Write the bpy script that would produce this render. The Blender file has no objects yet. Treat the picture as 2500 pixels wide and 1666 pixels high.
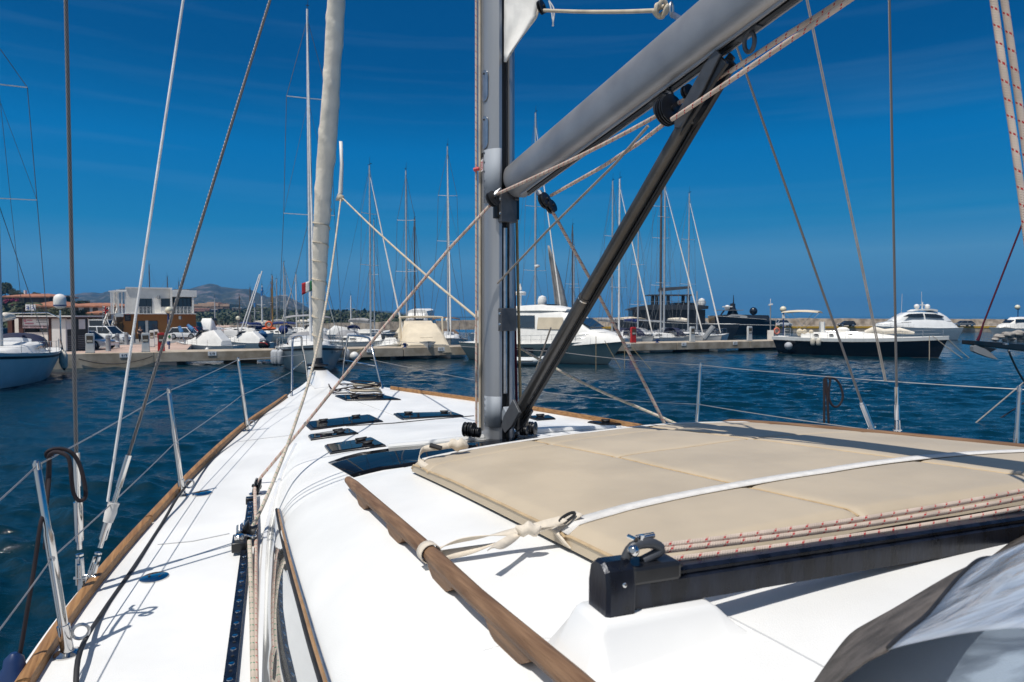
import bpy, math, random
from mathutils import Vector, Matrix, noise
R = math.radians
sc = bpy.context.scene
COL = sc.collection
random.seed(7)
V = Vector

# ------------------------------------------------------------------ camera geometry
H = 3.4                      # eye height above the water
F, CX, CY, HZ = 1667.0, 1250.0, 833.0, 772.0
PITCH = math.atan((CY - HZ) / F)
def ray(px, py):
    x = (px - CX) / F; u = -(py - CY) / F
    c, s = math.cos(PITCH), math.sin(PITCH)
    d = V((x, c + u * s, -s + u * c))
    return d / d.y
def Pd(px, py, Y):
    d = ray(px, py) * Y
    return V((d.x, d.y, H + d.z))
def Pz(px, py, z):
    d = ray(px, py); t = (z - H) / d.z
    return V((d.x * t, t, z))

# ------------------------------------------------------------------ mesh builder
class MB:
    def __init__(s): s.v = []; s.f = []; s.uv = []; s.mi = []; s.m = 0
    def vert(s, p): s.v.append((p[0], p[1], p[2])); return len(s.v) - 1
    def face(s, idx, uv=None): s.f.append(tuple(idx)); s.uv.append(uv); s.mi.append(s.m)
    def poly(s, pts): s.face([s.vert(p) for p in pts])
    def box(s, lo, hi, M=None):
        c = [V((x, y, z)) for x in (lo[0], hi[0]) for y in (lo[1], hi[1]) for z in (lo[2], hi[2])]
        if M: c = [M @ p for p in c]
        b = len(s.v); [s.vert(p) for p in c]
        for q in ((0,1,3,2),(4,6,7,5),(0,4,5,1),(2,3,7,6),(0,2,6,4),(1,5,7,3)): s.face([b + i for i in q])
    def bar(s, p, q, w, h, up=(0,0,1)):
        p, q = V(p), V(q); d = (q - p); L = d.length; d.normalize()
        up = V(up); r = d.cross(up)
        if r.length < 1e-4: r = d.cross(V((0,1,0)))
        r.normalize(); up = r.cross(d)
        M = Matrix((( d.x, r.x, up.x, p.x), (d.y, r.y, up.y, p.y), (d.z, r.z, up.z, p.z), (0,0,0,1)))
        s.box((0, -w/2, -h/2), (L, w/2, h/2), M)
    def tube(s, pts, r, n=8, cap=True):
        pts = [V(p) for p in pts]; N = len(pts)
        rs = r if isinstance(r, (list, tuple)) else [r] * N
        L = 0; prev = None; rings = []; ls = []
        for i, p in enumerate(pts):
            a = pts[max(0, i-1)]; b = pts[min(N-1, i+1)]
            d = (b - a)
            if d.length < 1e-9: d = V((0,0,1))
            d.normalize()
            if i: L += (p - pts[i-1]).length
            if prev is None:
                t = d.cross(V((0,0,1)))
                if t.length < 1e-3: t = d.cross(V((0,1,0)))
                t.normalize()
            else:
                t = prev - d * prev.dot(d)
                if t.length < 1e-6: t = d.orthogonal()
                t.normalize()
            prev = t; b2 = d.cross(t)
            ring = [s.vert(p + (t * math.cos(2*math.pi*k/n) + b2 * math.sin(2*math.pi*k/n)) * rs[i]) for k in range(n)]
            rings.append(ring); ls.append(L)
        for i in range(N-1):
            for k in range(n):
                k2 = (k+1) % n
                s.face((rings[i][k], rings[i][k2], rings[i+1][k2], rings[i+1][k]),
                       ((k/n, ls[i]), ((k+1)/n, ls[i]), ((k+1)/n, ls[i+1]), (k/n, ls[i+1])))
        if cap:
            s.face(list(reversed(rings[0]))); s.face(rings[-1])
    def loft(s, rings, closed=True, cap=True):
        ids = [[s.vert(p) for p in r] for r in rings]; n = len(ids[0])
        for i in range(len(ids)-1):
            for k in range(n if closed else n-1):
                k2 = (k+1) % n
                s.face((ids[i][k], ids[i][k2], ids[i+1][k2], ids[i+1][k]),
                       ((k/n, i), ((k+1)/n, i), ((k+1)/n, i+1), (k/n, i+1)))
        if cap and closed:
            s.face(list(reversed(ids[0]))); s.face(ids[-1])
    def grid(s, rows):
        s.loft(rows, closed=False, cap=False)
    def prism(s, poly, d):
        d = V(d); a = [s.vert(p) for p in poly]; b = [s.vert(V(p) + d) for p in poly]; n = len(a)
        s.face(list(reversed(a))); s.face(b)
        for i in range(n): s.face((a[i], a[(i+1) % n], b[(i+1) % n], b[i]))
    def lathe(s, prof, c=(0,0,0), axis=(0,0,1), n=16):
        ax = V(axis).normalized(); t = ax.orthogonal().normalized(); b = ax.cross(t); c = V(c)
        s.loft([[c + ax * z + (t * math.cos(2*math.pi*k/n) + b * math.sin(2*math.pi*k/n)) * max(r, 1e-4) for k in range(n)] for r, z in prof])
    def ball(s, c, r, sc3=(1,1,1), n=12, m=8):
        c = V(c)
        s.loft([[c + V((r*sc3[0]*math.sin(math.pi*(i+.02)/(m+.04))*math.cos(2*math.pi*k/n), r*sc3[1]*math.sin(math.pi*(i+.02)/(m+.04))*math.sin(2*math.pi*k/n), -r*sc3[2]*math.cos(math.pi*(i+.02)/(m+.04)))) for k in range(n)] for i in range(m+1)])
    def build(s, name, mats, parent=None, smooth=True, auto=40, bevel=0):
        me = bpy.data.meshes.new(name); me.from_pydata(s.v, [], s.f)
        if not isinstance(mats, (list, tuple)): mats = [mats]
        for m in mats: me.materials.append(m)
        if len(mats) > 1: me.polygons.foreach_set('material_index', s.mi)
        if any(u is not None for u in s.uv):
            ul = me.uv_layers.new(name='UVMap'); fl = []
            for fc, u in zip(s.f, s.uv):
                fl += [c for q in (u or ((0,0),) * len(fc)) for c in q]
            ul.data.foreach_set('uv', fl)
        me.validate(); me.update()
        if smooth:
            me.shade_smooth() if hasattr(me, 'shade_smooth') else me.polygons.foreach_set('use_smooth', [True]*len(me.polygons))
            if auto and hasattr(me, 'set_sharp_from_angle'): me.set_sharp_from_angle(angle=R(auto))
        o = bpy.data.objects.new(name, me); COL.objects.link(o)
        if bevel:
            b = o.modifiers.new('bevel', 'BEVEL'); b.width = bevel; b.segments = 2; b.limit_method = 'ANGLE'
        if parent is not None:
            o.parent = parent; o.matrix_parent_inverse = WM[parent.name].inverted() if parent.name in WM else Matrix()
        return o
WM = {}      # world matrices of parents whose children are modelled in world coordinates
def tag(o, label=None, cat=None, group=None, kind=None):
    if label: o['label'] = label
    if cat: o['category'] = cat
    if group: o['group'] = group
    if kind: o['kind'] = kind
    return o
def empty(name, loc, rz=0, world=False, label=None, cat=None, group=None):
    o = bpy.data.objects.new(name, None); COL.objects.link(o)
    o.location = loc; o.rotation_euler = (0, 0, rz); o.empty_display_size = .2
    if world: WM[o.name] = Matrix.Translation(V(loc)) @ Matrix.Rotation(rz, 4, 'Z')
    return tag(o, label, cat, group)
def children(o): return [c for c in bpy.data.objects if c.parent == o]
def copy_tree(o, parent=None):
    c = o.copy(); COL.objects.link(c)
    if parent is not None: c.parent = parent
    for ch in children(o): copy_tree(ch, c)
    return c
def smooth_path(pts, n=6):
    pts = [V(p) for p in pts]; out = []
    for i in range(len(pts)-1):
        p0 = pts[max(0,i-1)]; p1 = pts[i]; p2 = pts[i+1]; p3 = pts[min(len(pts)-1,i+2)]
        for k in range(n):
            t = k/n
            out.append(.5*((2*p1)+(p2-p0)*t+(2*p0-5*p1+4*p2-p3)*t*t+(3*p1-p0-3*p2+p3)*t**3))
    out.append(pts[-1]); return out
def sub(p, q, n): return [V(p).lerp(V(q), i/n) for i in range(n+1)]
def interp(tab, x):
    if x <= tab[0][0]: return tab[0][1]
    for (x0, y0), (x1, y1) in zip(tab, tab[1:]):
        if x <= x1: return y0 + (y1-y0) * (x-x0)/(x1-x0)
    return tab[-1][1]
def pspline(tab):            # monotone-ish smooth interpolation table
    n = len(tab); sl = [(tab[i+1][1]-tab[i][1])/(tab[i+1][0]-tab[i][0]) for i in range(n-1)]
    m = [sl[0]] + [0 if sl[i-1]*sl[i] <= 0 else 2*sl[i-1]*sl[i]/(sl[i-1]+sl[i]) for i in range(1, n-1)] + [sl[-1]]
    def f(x):
        if x <= tab[0][0]: return tab[0][1] + m[0]*(x-tab[0][0])
        for i in range(n-1):
            if x <= tab[i+1][0]:
                h = tab[i+1][0]-tab[i][0]; t = (x-tab[i][0])/h
                return (2*t**3-3*t*t+1)*tab[i][1]+(t**3-2*t*t+t)*h*m[i]+(-2*t**3+3*t*t)*tab[i+1][1]+(t**3-t*t)*h*m[i+1]
        return tab[-1][1] + m[-1]*(x-tab[-1][0])
    return f
def sstep(x): x = max(0., min(1., x)); return x*x*(3-2*x)

# ------------------------------------------------------------------ materials
def newmat(name):
    m = bpy.data.materials.new(name); m.use_nodes = True
    nt = m.node_tree; b = nt.nodes['Principled BSDF']
    return m, nt, b
def N(nt, t, **kw):
    n = nt.nodes.new(t)
    for k, v in kw.items():
        if k in n.inputs: n.inputs[k].default_value = v
        else: setattr(n, k, v)
    return n
def L(nt, a, b): nt.links.new(a, b)
def mathn(nt, op, a, b=None, c=None):
    n = nt.nodes.new('ShaderNodeMath'); n.operation = op
    for i, x in enumerate((a, b, c)):
        if x is None: continue
        if isinstance(x, (int, float)): n.inputs[i].default_value = x
        else: nt.links.new(x, n.inputs[i])
    return n.outputs[0]
def pm(name, col, rough=.5, metal=0, var=.12, vs=4, bump=0, bs=60, coat=0, spec=.5, stretch=(1,1,1), col2=None, detail=5, lo=.35, hi=.65, rot=0):
    m, nt, b = newmat(name)
    tc = N(nt, 'ShaderNodeTexCoord'); mp = N(nt, 'ShaderNodeMapping'); mp.inputs['Scale'].default_value = stretch
    if rot: m0 = N(nt, 'ShaderNodeMapping'); m0.inputs['Rotation'].default_value = (0,0,rot); L(nt, tc.outputs['Object'], m0.inputs[0]); L(nt, m0.outputs[0], mp.inputs[0])
    else: L(nt, tc.outputs['Object'], mp.inputs[0])
    nz = N(nt, 'ShaderNodeTexNoise', Scale=vs, Detail=detail); L(nt, mp.outputs[0], nz.inputs[0])
    rp = N(nt, 'ShaderNodeValToRGB')
    c2 = col2 or tuple(c*(1-var) for c in col); c1 = col if col2 else tuple(min(1, c*(1+var*.5)) for c in col)
    rp.color_ramp.elements[0].position = lo; rp.color_ramp.elements[1].position = hi
    rp.color_ramp.elements[0].color = (*c2, 1); rp.color_ramp.elements[1].color = (*c1, 1)
    L(nt, nz.outputs[0], rp.inputs[0]); L(nt, rp.outputs[0], b.inputs['Base Color'])
    b.inputs['Roughness'].default_value = rough; b.inputs['Metallic'].default_value = metal
    b.inputs['Specular IOR Level'].default_value = spec
    if coat: b.inputs['Coat Weight'].default_value = coat; b.inputs['Coat Roughness'].default_value = .05
    rr = N(nt, 'ShaderNodeMapRange'); rr.inputs['To Min'].default_value = max(.02, rough*.8); rr.inputs['To Max'].default_value = min(1, rough*1.2)
    L(nt, nz.outputs[0], rr.inputs[0]); L(nt, rr.outputs[0], b.inputs['Roughness'])
    if bump:
        n2 = N(nt, 'ShaderNodeTexNoise', Scale=bs, Detail=4); L(nt, mp.outputs[0], n2.inputs[0])
        bp = N(nt, 'ShaderNodeBump', Strength=bump, Distance=.02); L(nt, n2.outputs[0], bp.inputs['Height']); L(nt, bp.outputs[0], b.inputs['Normal'])
    return m
def rope_mat(name, col, fleck=None, period=.06, braid=140):
    m, nt, b = newmat(name)
    uv = N(nt, 'ShaderNodeUVMap'); sp = N(nt, 'ShaderNodeSeparateXYZ'); L(nt, uv.outputs[0], sp.inputs[0])
    u, v = sp.outputs[0], sp.outputs[1]
    nz = N(nt, 'ShaderNodeTexNoise', Scale=9, Detail=4); tc = N(nt, 'ShaderNodeTexCoord'); L(nt, tc.outputs['Object'], nz.inputs[0])
    rp = N(nt, 'ShaderNodeValToRGB'); rp.color_ramp.elements[0].color = (*[c*.72 for c in col], 1); rp.color_ramp.elements[1].color = (*col, 1)
    rp.color_ramp.elements[0].position = .3; rp.color_ramp.elements[1].position = .65
    L(nt, nz.outputs[0], rp.inputs[0]); colo = rp.outputs[0]
    if fleck:
        a = mathn(nt, 'FRACT', mathn(nt, 'ADD', mathn(nt, 'DIVIDE', v, period), mathn(nt, 'ADD', u, mathn(nt, 'MULTIPLY', nz.outputs[0], .5))))
        bb = mathn(nt, 'FRACT', mathn(nt, 'MULTIPLY', u, 6))
        k = mathn(nt, 'MULTIPLY', mathn(nt, 'LESS_THAN', a, .13), mathn(nt, 'LESS_THAN', bb, .62))
        mx = N(nt, 'ShaderNodeMix', data_type='RGBA'); L(nt, k, mx.inputs['Factor']); L(nt, colo, mx.inputs['A']); mx.inputs['B'].default_value = (*fleck, 1)
        colo = mx.outputs['Result']
    L(nt, colo, b.inputs['Base Color']); b.inputs['Roughness'].default_value = .85; b.inputs['Specular IOR Level'].default_value = .2
    s1 = mathn(nt, 'SINE', mathn(nt, 'ADD', mathn(nt, 'MULTIPLY', v, braid*2*math.pi), mathn(nt, 'MULTIPLY', u, 8*math.pi)))
    s2 = mathn(nt, 'SINE', mathn(nt, 'SUBTRACT', mathn(nt, 'MULTIPLY', v, braid*2*math.pi), mathn(nt, 'MULTIPLY', u, 8*math.pi)))
    bp = N(nt, 'ShaderNodeBump', Strength=.5, Distance=.002); L(nt, mathn(nt, 'MAXIMUM', s1, s2), bp.inputs['Height']); L(nt, bp.outputs[0], b.inputs['Normal'])
    return m
def set_ior(m, v): m.node_tree.nodes['Principled BSDF'].inputs['IOR'].default_value = v; return m
def wire_mat(name, col, lay=45):
    m, nt, b = newmat(name)
    uv = N(nt, 'ShaderNodeUVMap'); sp = N(nt, 'ShaderNodeSeparateXYZ'); L(nt, uv.outputs[0], sp.inputs[0])
    s1 = mathn(nt, 'SINE', mathn(nt, 'ADD', mathn(nt, 'MULTIPLY', sp.outputs[1], lay*2*math.pi), mathn(nt, 'MULTIPLY', sp.outputs[0], 12*math.pi)))
    rp = N(nt, 'ShaderNodeValToRGB'); rp.color_ramp.elements[0].color = (*[c*.35 for c in col], 1); rp.color_ramp.elements[1].color = (*col, 1)
    L(nt, mathn(nt, 'MULTIPLY_ADD', s1, .5, .5), rp.inputs[0]); L(nt, rp.outputs[0], b.inputs['Base Color'])
    b.inputs['Metallic'].default_value = .6; b.inputs['Roughness'].default_value = .42
    bp = N(nt, 'ShaderNodeBump', Strength=.8, Distance=.003); L(nt, s1, bp.inputs['Height']); L(nt, bp.outputs[0], b.inputs['Normal'])
    return m
def foliage_mat(name, dark, light):
    m, nt, b = newmat(name)
    tc = N(nt, 'ShaderNodeTexCoord'); nz = N(nt, 'ShaderNodeTexNoise', Scale=.9, Detail=6); L(nt, tc.outputs['Object'], nz.inputs[0])
    rp = N(nt, 'ShaderNodeValToRGB'); rp.color_ramp.elements[0].position = .35; rp.color_ramp.elements[1].position = .68
    rp.color_ramp.elements[0].color = (*dark, 1); rp.color_ramp.elements[1].color = (*light, 1)
    L(nt, nz.outputs[0], rp.inputs[0]); L(nt, rp.outputs[0], b.inputs['Base Color']); b.inputs['Roughness'].default_value = .7
    return m

M = {}
M['gel'] = pm('white_gelcoat', (.80,.80,.79), rough=.22, var=.04, vs=3, spec=.5, coat=.2)
M['deckgel'] = pm('deck_gelcoat', (.80,.80,.785), rough=.4, var=.07, vs=2.2, bump=.16, bs=260, spec=.4, detail=9)
M['teak'] = pm('golden_teak', (.40,.215,.085), rough=.6, vs=7, stretch=(.35,9,9), bump=.35, bs=14, col2=(.20,.095,.035), detail=10, rot=R(-117.6), lo=.3, hi=.7)
M['handteak'] = pm('greyed_teak', (.25,.145,.08), rough=.65, vs=7, stretch=(.35,9,9), bump=.4, bs=14, col2=(.115,.058,.028), detail=10, rot=R(-117.6), lo=.3, hi=.7)
M['chrome'] = pm('polished_steel', (.62,.61,.60), rough=.1, metal=1, var=.05)
M['steel'] = pm('dull_steel', (.5,.51,.53), rough=.32, metal=1, var=.15, vs=20)
M['alu'] = pm('anodised_aluminium', (.40,.41,.43), rough=.42, metal=.7, var=.06, vs=6, stretch=(1,1,.1), bump=.03, bs=30)
M['boomalu'] = pm('boom_aluminium', (.36,.36,.37), rough=.45, metal=.65, var=.14, vs=4, stretch=(1,1,1), bump=.03, bs=40)
M['black'] = pm('black_plastic', (.012,.013,.016), rough=.32, var=.3, vs=12)
M['blackmatt'] = pm('black_rubber', (.018,.018,.02), rough=.6, var=.3, vs=12)
M['navy'] = pm('black_anodised_rail', (.012,.016,.028), rough=.28, metal=.3, var=.6, vs=22, bump=.05, bs=120, stretch=(1,1,.3))
M['glass'] = pm('smoked_acrylic', (.006,.007,.010), rough=.03, var=.2, spec=.45)
set_ior(M['glass'], 1.11)
M['sidewin'] = pm('side_acrylic', (.66,.67,.66), rough=.02, metal=.92, var=.05)
M['cushion'] = pm('beige_vinyl', (.495,.412,.302), rough=.5, var=.10, vs=2.6, bump=.07, bs=14)
M['strap'] = pm('cream_webbing', (.72,.64,.53), rough=.85, var=.12, vs=30, bump=.3, bs=400)
M['whitestrap'] = pm('white_webbing', (.72,.70,.67), rough=.8, var=.1, vs=30, bump=.3, bs=400)
M['sail'] = pm('white_sailcloth', (.74,.72,.68), rough=.7, var=.08, vs=5, bump=.25, bs=9)
M['uvsail'] = pm('sun_strip_canvas', (.78,.71,.60), rough=.8, var=.10, vs=5, bump=.4, bs=14)
M['rope_red'] = rope_mat('cream_rope_red_flecks', (.62,.51,.43), (.45,.03,.035), .05)
M['rope_green'] = rope_mat('cream_rope_green_flecks', (.62,.53,.44), (.02,.22,.12), .05)
M['rope_cream'] = rope_mat('plain_cream_rope', (.62,.54,.42))
M['rope_white'] = rope_mat('white_rope', (.88,.87,.85))
M['rope_dark'] = rope_mat('dark_rope', (.035,.028,.032))
M['rope_maroon'] = rope_mat('maroon_rope', (.085,.012,.03))
M['rope_gray'] = rope_mat('grey_cord', (.33,.30,.27))
M['rope_tan'] = rope_mat('tan_rope', (.42,.33,.19))
M['wire'] = wire_mat('stainless_wire', (.36,.33,.31))
M['lifeline'] = pm('lifeline_wire', (.36,.34,.33), rough=.4, metal=.6)
M['hood'] = pm('brown_mesh_fabric', (.115,.10,.092), rough=.9, var=.5, vs=16, bump=.6, bs=220, detail=9)
M['brass'] = pm('tan_trim', (.36,.21,.10), rough=.4, var=.2, vs=14)
# ------------------------------------------------------------------ world, sun, camera
SUN = V((-.664, -.705, 2.35)).normalized()       # towards the sun
w = bpy.data.worlds.new('World'); sc.world = w; w.use_nodes = True
nt = w.node_tree; bg = nt.nodes['Background']
sky = N(nt, 'ShaderNodeTexSky', sky_type='NISHITA'); sky.sun_disc = False
sky.sun_elevation = math.asin(SUN.z); sky.sun_rotation = math.atan2(SUN.x, SUN.y)
sky.altitude = 0; sky.air_density = 1.0; sky.dust_density = .05; sky.ozone_density = 2.0
tc = N(nt, 'ShaderNodeTexCoord'); mp = N(nt, 'ShaderNodeMapping'); mp.inputs['Scale'].default_value = (1.3, 1.3, 24); mp.inputs['Rotation'].default_value = (0, .03, .4)
L(nt, tc.outputs['Generated'], mp.inputs[0])
nz = N(nt, 'ShaderNodeTexNoise', Scale=1.3, Detail=5, Roughness=.5); L(nt, mp.outputs[0], nz.inputs[0])
cr = N(nt, 'ShaderNodeValToRGB'); cr.color_ramp.elements[0].position = .52; cr.color_ramp.elements[1].position = .80
cr.color_ramp.elements[0].color = (0,0,0,1); cr.color_ramp.elements[1].color = (.075,.075,.075,1)
L(nt, nz.outputs[0], cr.inputs[0])
spx = N(nt, 'ShaderNodeSeparateColor'); L(nt, sky.outputs[0], spx.inputs[0])
hs = N(nt, 'ShaderNodeValToRGB'); els = hs.color_ramp.elements
for i, (pos, c) in enumerate(((.10,(0,.058,.205)), (.156,(0,.085,.27)), (.213,(.001,.160,.435)), (.34,(.012,.21,.46)), (.479,(.078,.272,.485)), (.66,(.078,.25,.45)), (1.0,(.12,.28,.45)))):
    e = els[i] if i < 2 else els.new(pos)
    e.position = pos; e.color = (*c, 1)
L(nt, mathn(nt, 'MULTIPLY', spx.outputs[0], .1), hs.inputs[0])
hv = N(nt, 'ShaderNodeVectorMath', operation='SCALE'); L(nt, hs.outputs[0], hv.inputs[0]); hv.inputs['Scale'].default_value = 1/.085
mx = N(nt, 'ShaderNodeMix', data_type='RGBA'); L(nt, cr.outputs[0], mx.inputs['Factor']); dt = N(nt, 'ShaderNodeVectorMath', operation='DOT_PRODUCT'); L(nt, tc.outputs['Generated'], dt.inputs[0]); dt.inputs[1].default_value = (SUN.x/math.hypot(SUN.x,SUN.y)*.95, SUN.y/math.hypot(SUN.x,SUN.y)*.95, .3)
sm = N(nt, 'ShaderNodeMapRange', interpolation_type='SMOOTHSTEP'); sm.inputs['From Min'].default_value = -.05; sm.inputs['From Max'].default_value = .9; L(nt, dt.outputs['Value'], sm.inputs[0])
pale = N(nt, 'ShaderNodeMix', data_type='RGBA'); L(nt, sm.outputs[0], pale.inputs['Factor']); L(nt, hv.outputs[0], pale.inputs['A']); pale.inputs['B'].default_value = (4.6, 5.2, 5.9, 1)   # paler sky on the sunward, landward side
L(nt, pale.outputs['Result'], mx.inputs['A']); mx.inputs['B'].default_value = (3.4, 5.6, 7.2, 1)
L(nt, mx.outputs['Result'], bg.inputs['Color']); bg.inputs['Strength'].default_value = .085
sd = bpy.data.lights.new('sun', 'SUN'); sd.energy = 4.2; sd.angle = R(.5); sd.color = (1, .955, .89)
so = bpy.data.objects.new('sun', sd); COL.objects.link(so); so.rotation_euler = SUN.to_track_quat('Z', 'Y').to_euler(); so.location = (0, 0, 60)
cd = bpy.data.cameras.new('camera'); cam = bpy.data.objects.new('camera', cd); COL.objects.link(cam)
cd.sensor_width = 36; cd.lens = 36*F/2500; cd.clip_start = .05; cd.clip_end = 20000
cam.location = (0, 0, H); cam.rotation_euler = (R(90) - PITCH, 0, 0)
cd.dof.use_dof = True; cd.dof.focus_distance = 4.2; cd.dof.aperture_fstop = 6.3
sc.camera = cam
sc.view_settings.view_transform = 'Standard'; sc.view_settings.look = 'None'; sc.view_settings.exposure = 0; sc.view_settings.gamma = 1
sc.render.engine = 'CYCLES'; sc.cycles.max_bounces = 6; sc.cycles.diffuse_bounces = 3; sc.cycles.glossy_bounces = 3; sc.cycles.transparent_max_bounces = 6; sc.cycles.caustics_reflective = False; sc.cycles.caustics_refractive = False
sc.cycles.sample_clamp_indirect = 4

# ------------------------------------------------------------------ the yacht's own deck
O0 = V((-.12, 4.98)); U = V((-.463, .886)).normalized(); W = V((U.y, -U.x))
def B(a, n, z): return V((O0.x + a*U.x + n*W.x, O0.y + a*U.y + n*W.y, H + z))
def toB(p): d = V((p[0], p[1])) - O0; return d.dot(U), d.dot(W)
hb = pspline([(-6.5,2.45),(-4,2.60),(-2.5,2.60),(-1.5,2.50),(.555,2.03),(2.66,1.40),(4.57,.68),(5.7,.30),(6.5,.08)])
sheer = pspline([(-6.5,-1.36),(-1.5,-1.25),(.555,-1.19),(2.66,-1.115),(4.57,-1.05),(6.5,-.99)])
wbf = pspline([(-6.5,2.02),(-4,2.0),(-2.07,1.88),(-.41,1.63),(1.35,1.22),(2.4,.88),(4,.38),(6.5,.04)])
wrd = pspline([(-6.5,.42),(-1.6,.40),(0,.33),(1.3,.2),(2.4,.12),(4,.05),(6.5,.01)])
zr = pspline([(-6.5,-.50),(-4.5,-.565),(-3.4,-.62),(-1.12,-.745),(-.98,-.76),(-.72,-.862),(0,-.885),(1,-.965),(2,-1.055),(2.8,-1.085)])
prof = pspline([(0,0),(.12,.28),(.34,.66),(.62,.86),(1,1)])
def deck_z(a, n):
    e = hb(a); d = sheer(a) + .05*(1-min(1,(n/e))**2)
    wb = wbf(a); wr = wb - wrd(a); m = abs(n)
    if a < 2.8:
        rf = zr(a) - .09*(min(m, wr)/wr)**2*max(0, min(1, (2.8-a)/2.2))
        if m >= wb: k = 0
        elif m <= wr: k = 1
        else: k = prof((wb-m)/(wb-wr))
        d = d + k*max(0, rf-d)
    if n > 0: d += .035*n
    return d
def hit(px, py, off=0.):
    d = ray(px, py); t = .9
    def g(t): 
        a, n = toB((d.x*t, t)); return d.z*t - deck_z(a, n) - off
    while t < 13 and g(t) > 0: t += .02
    lo, hi = t-.02, t
    for _ in range(18):
        mid = (lo+hi)/2
        if g(mid) > 0: lo = mid
        else: hi = mid
    return V((d.x*hi, hi, H + d.z*hi))
def on_deck(a, n, off=0): return B(a, n, deck_z(a, n)+off)
def path_inv(pts, Y0, Y1):     # pixel polyline, depth interpolated as along a straight line
    s = [0]
    for p, q in zip(pts, pts[1:]): s.append(s[-1] + math.hypot(q[0]-p[0], q[1]-p[1]))
    return [Pd(p[0], p[1], 1/((1-t/s[-1])/Y0 + (t/s[-1])/Y1)) for p, t in zip(pts, s)]

Y = empty('sailing_yacht', B(0, 0, -1.2), 0, True, 'white sailing yacht whose deck, grey mast and beige-topped coachroof fill the near view', 'sailing yacht')
# deck and coachroof
m = MB(); rows = []
st = []; a = -6.5
while a < 6.5: st.append(a); a += .03 if -1.4 < a < -.6 else .06
st.append(6.5)
for a in st:
    e = hb(a)+.14; wb = min(wbf(a), e-.02); wr = wb - wrd(a)
    ns = [-e + (e-wb)*i/5 for i in range(5)] + [-wb + (wb-wr)*i/12 for i in range(12)] + [-wr + 2*wr*i/26 for i in range(27)]
    ns += [wr + (wb-wr)*(i+1)/12 for i in range(12)] + [wb + (e-wb)*(i+1)/5 for i in range(5)]
    rows.append([on_deck(a, n) for n in ns])
m.grid(rows); m.build('deck', M['deckgel'], Y, auto=60)
m = MB(); rows = []
for a in [ -6.5 + 13*i/60 for i in range(61)]:
    e = hb(a)+.14; q = min(1, max(0, (6.5-a)/3)); wl = e*(.55+.40*q)
    zz = [deck_z(a, -e), -1.5, -2.0, -2.7, -3.3, -3.9]; ft = [1, 1.0, .985, .93, (wl/e), .3]
    left = [B(a - (6.5 > a > 5)*(abs(z+1)*.05), -e*f, z) for z, f in zip(zz, ft)]
    right = [B(a - (6.5 > a > 5)*(abs(z+1)*.05), e*f, z if i else deck_z(a, e)) for i, (z, f) in enumerate(zip(zz, ft))]
    rows.append(left + right[::-1])
m.grid(rows); m.build('hull', M['gel'], Y)
# moulding seams on the foredeck (shallow recessed joints read as thin grey lines)
M['seam'] = pm('deck_seam_sealant', (.50,.51,.52), rough=.6, var=.1)
def deck_line(pts, r, mat, name, off=.002, n=10, closed=False):
    q = []
    for p0, p1 in zip(pts, pts[1:]):
        for i in range(n): t = i/n; q.append(hit(p0[0]+(p1[0]-p0[0])*t, p0[1]+(p1[1]-p0[1])*t, off))
    q.append(hit(*pts[-1], off)); mm = MB(); mm.tube(q, r, 6); return mm.build(name, mat, Y)
deck_line([(845,1041),(960,1034),(1060,1024),(1157,1016)], .007, M['blackmatt'], 'hatch_gutter')
deck_line([(575,1080),(640,1071),(720,1062)], .003, M['seam'], 'deck_seam')
deck_line([(385,1330),(470,1322),(560,1303)], .003, M['seam'], 'deck_seam')
deck_line([(1180,1590),(1290,1560),(1420,1560)], .002, M['seam'], 'deck_seam', -.0012)
deck_line([(1775,1505),(1880,1560),(2010,1630)], .0028, M['seam'], 'deck_seam', -.001)
deck_line([(870,980),(950,1010),(1000,1030)], .003, M['seam'], 'deck_seam')
# gutter ridge along the cabin base
deck_line([(722,1086),(690,1150),(662,1240),(648,1310),(642,1400),(638,1530),(633,1664),(628,1800)], .017, M['gel'], 'drain_ridge', .004, 8)
# handrails of teak
def handrail(P, feet, r):
    mm = MB(); mm.tube(P, [r*.75] + [r]*(len(P)-2) + [r*.75], 10)
    for q in feet:
        i = min(range(len(P)), key=lambda k: (P[k]-q).length); d = (P[min(i+1, len(P)-1)]-P[max(0, i-1)]).normalized()
        a, n = toB(P[i]); zb = H + deck_z(a, n) - .012
        for dd in (0,):
            s = d.cross(V((0,0,1))).normalized()*r*.82; dz = P[i].z - zb; sec_ = []
            for k in range(13):
                q = k/6-1; dep = (r*.55 + (dz-r*.55)*(math.cos(q*math.pi/2)**.7 if abs(q) < 1 else 0)); c_ = P[i]+d*q*.12
                sec_.append([c_+s, c_-s, c_-s*.85-V((0,0,dep)), c_+s*.85-V((0,0,dep))])
            mm.loft(sec_)
    return mm.build('handrail', M['handteak'], Y)
hp = []
for p0, p1 in (((850,1172),(960,1270)), ((960,1270),(1060,1360)), ((1060,1360),(1160,1456)), ((1160,1456),(1405,1666)), ((1405,1666),(1640,1880))):
    for i in range(8): hp.append(hit(p0[0]+(p1[0]-p0[0])*i/8, p0[1]+(p1[1]-p0[1])*i/8, .046))
handrail(hp, [hp[3], hp[9], hp[18], hp[27], hp[36]], .024)
sp_ = [on_deck(-.9-2.8*i/24, 1.30+.06*i/24, .062) for i in range(25)]
handrail(sp_, [sp_[1], sp_[9], sp_[16], sp_[23]], .022)
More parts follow.
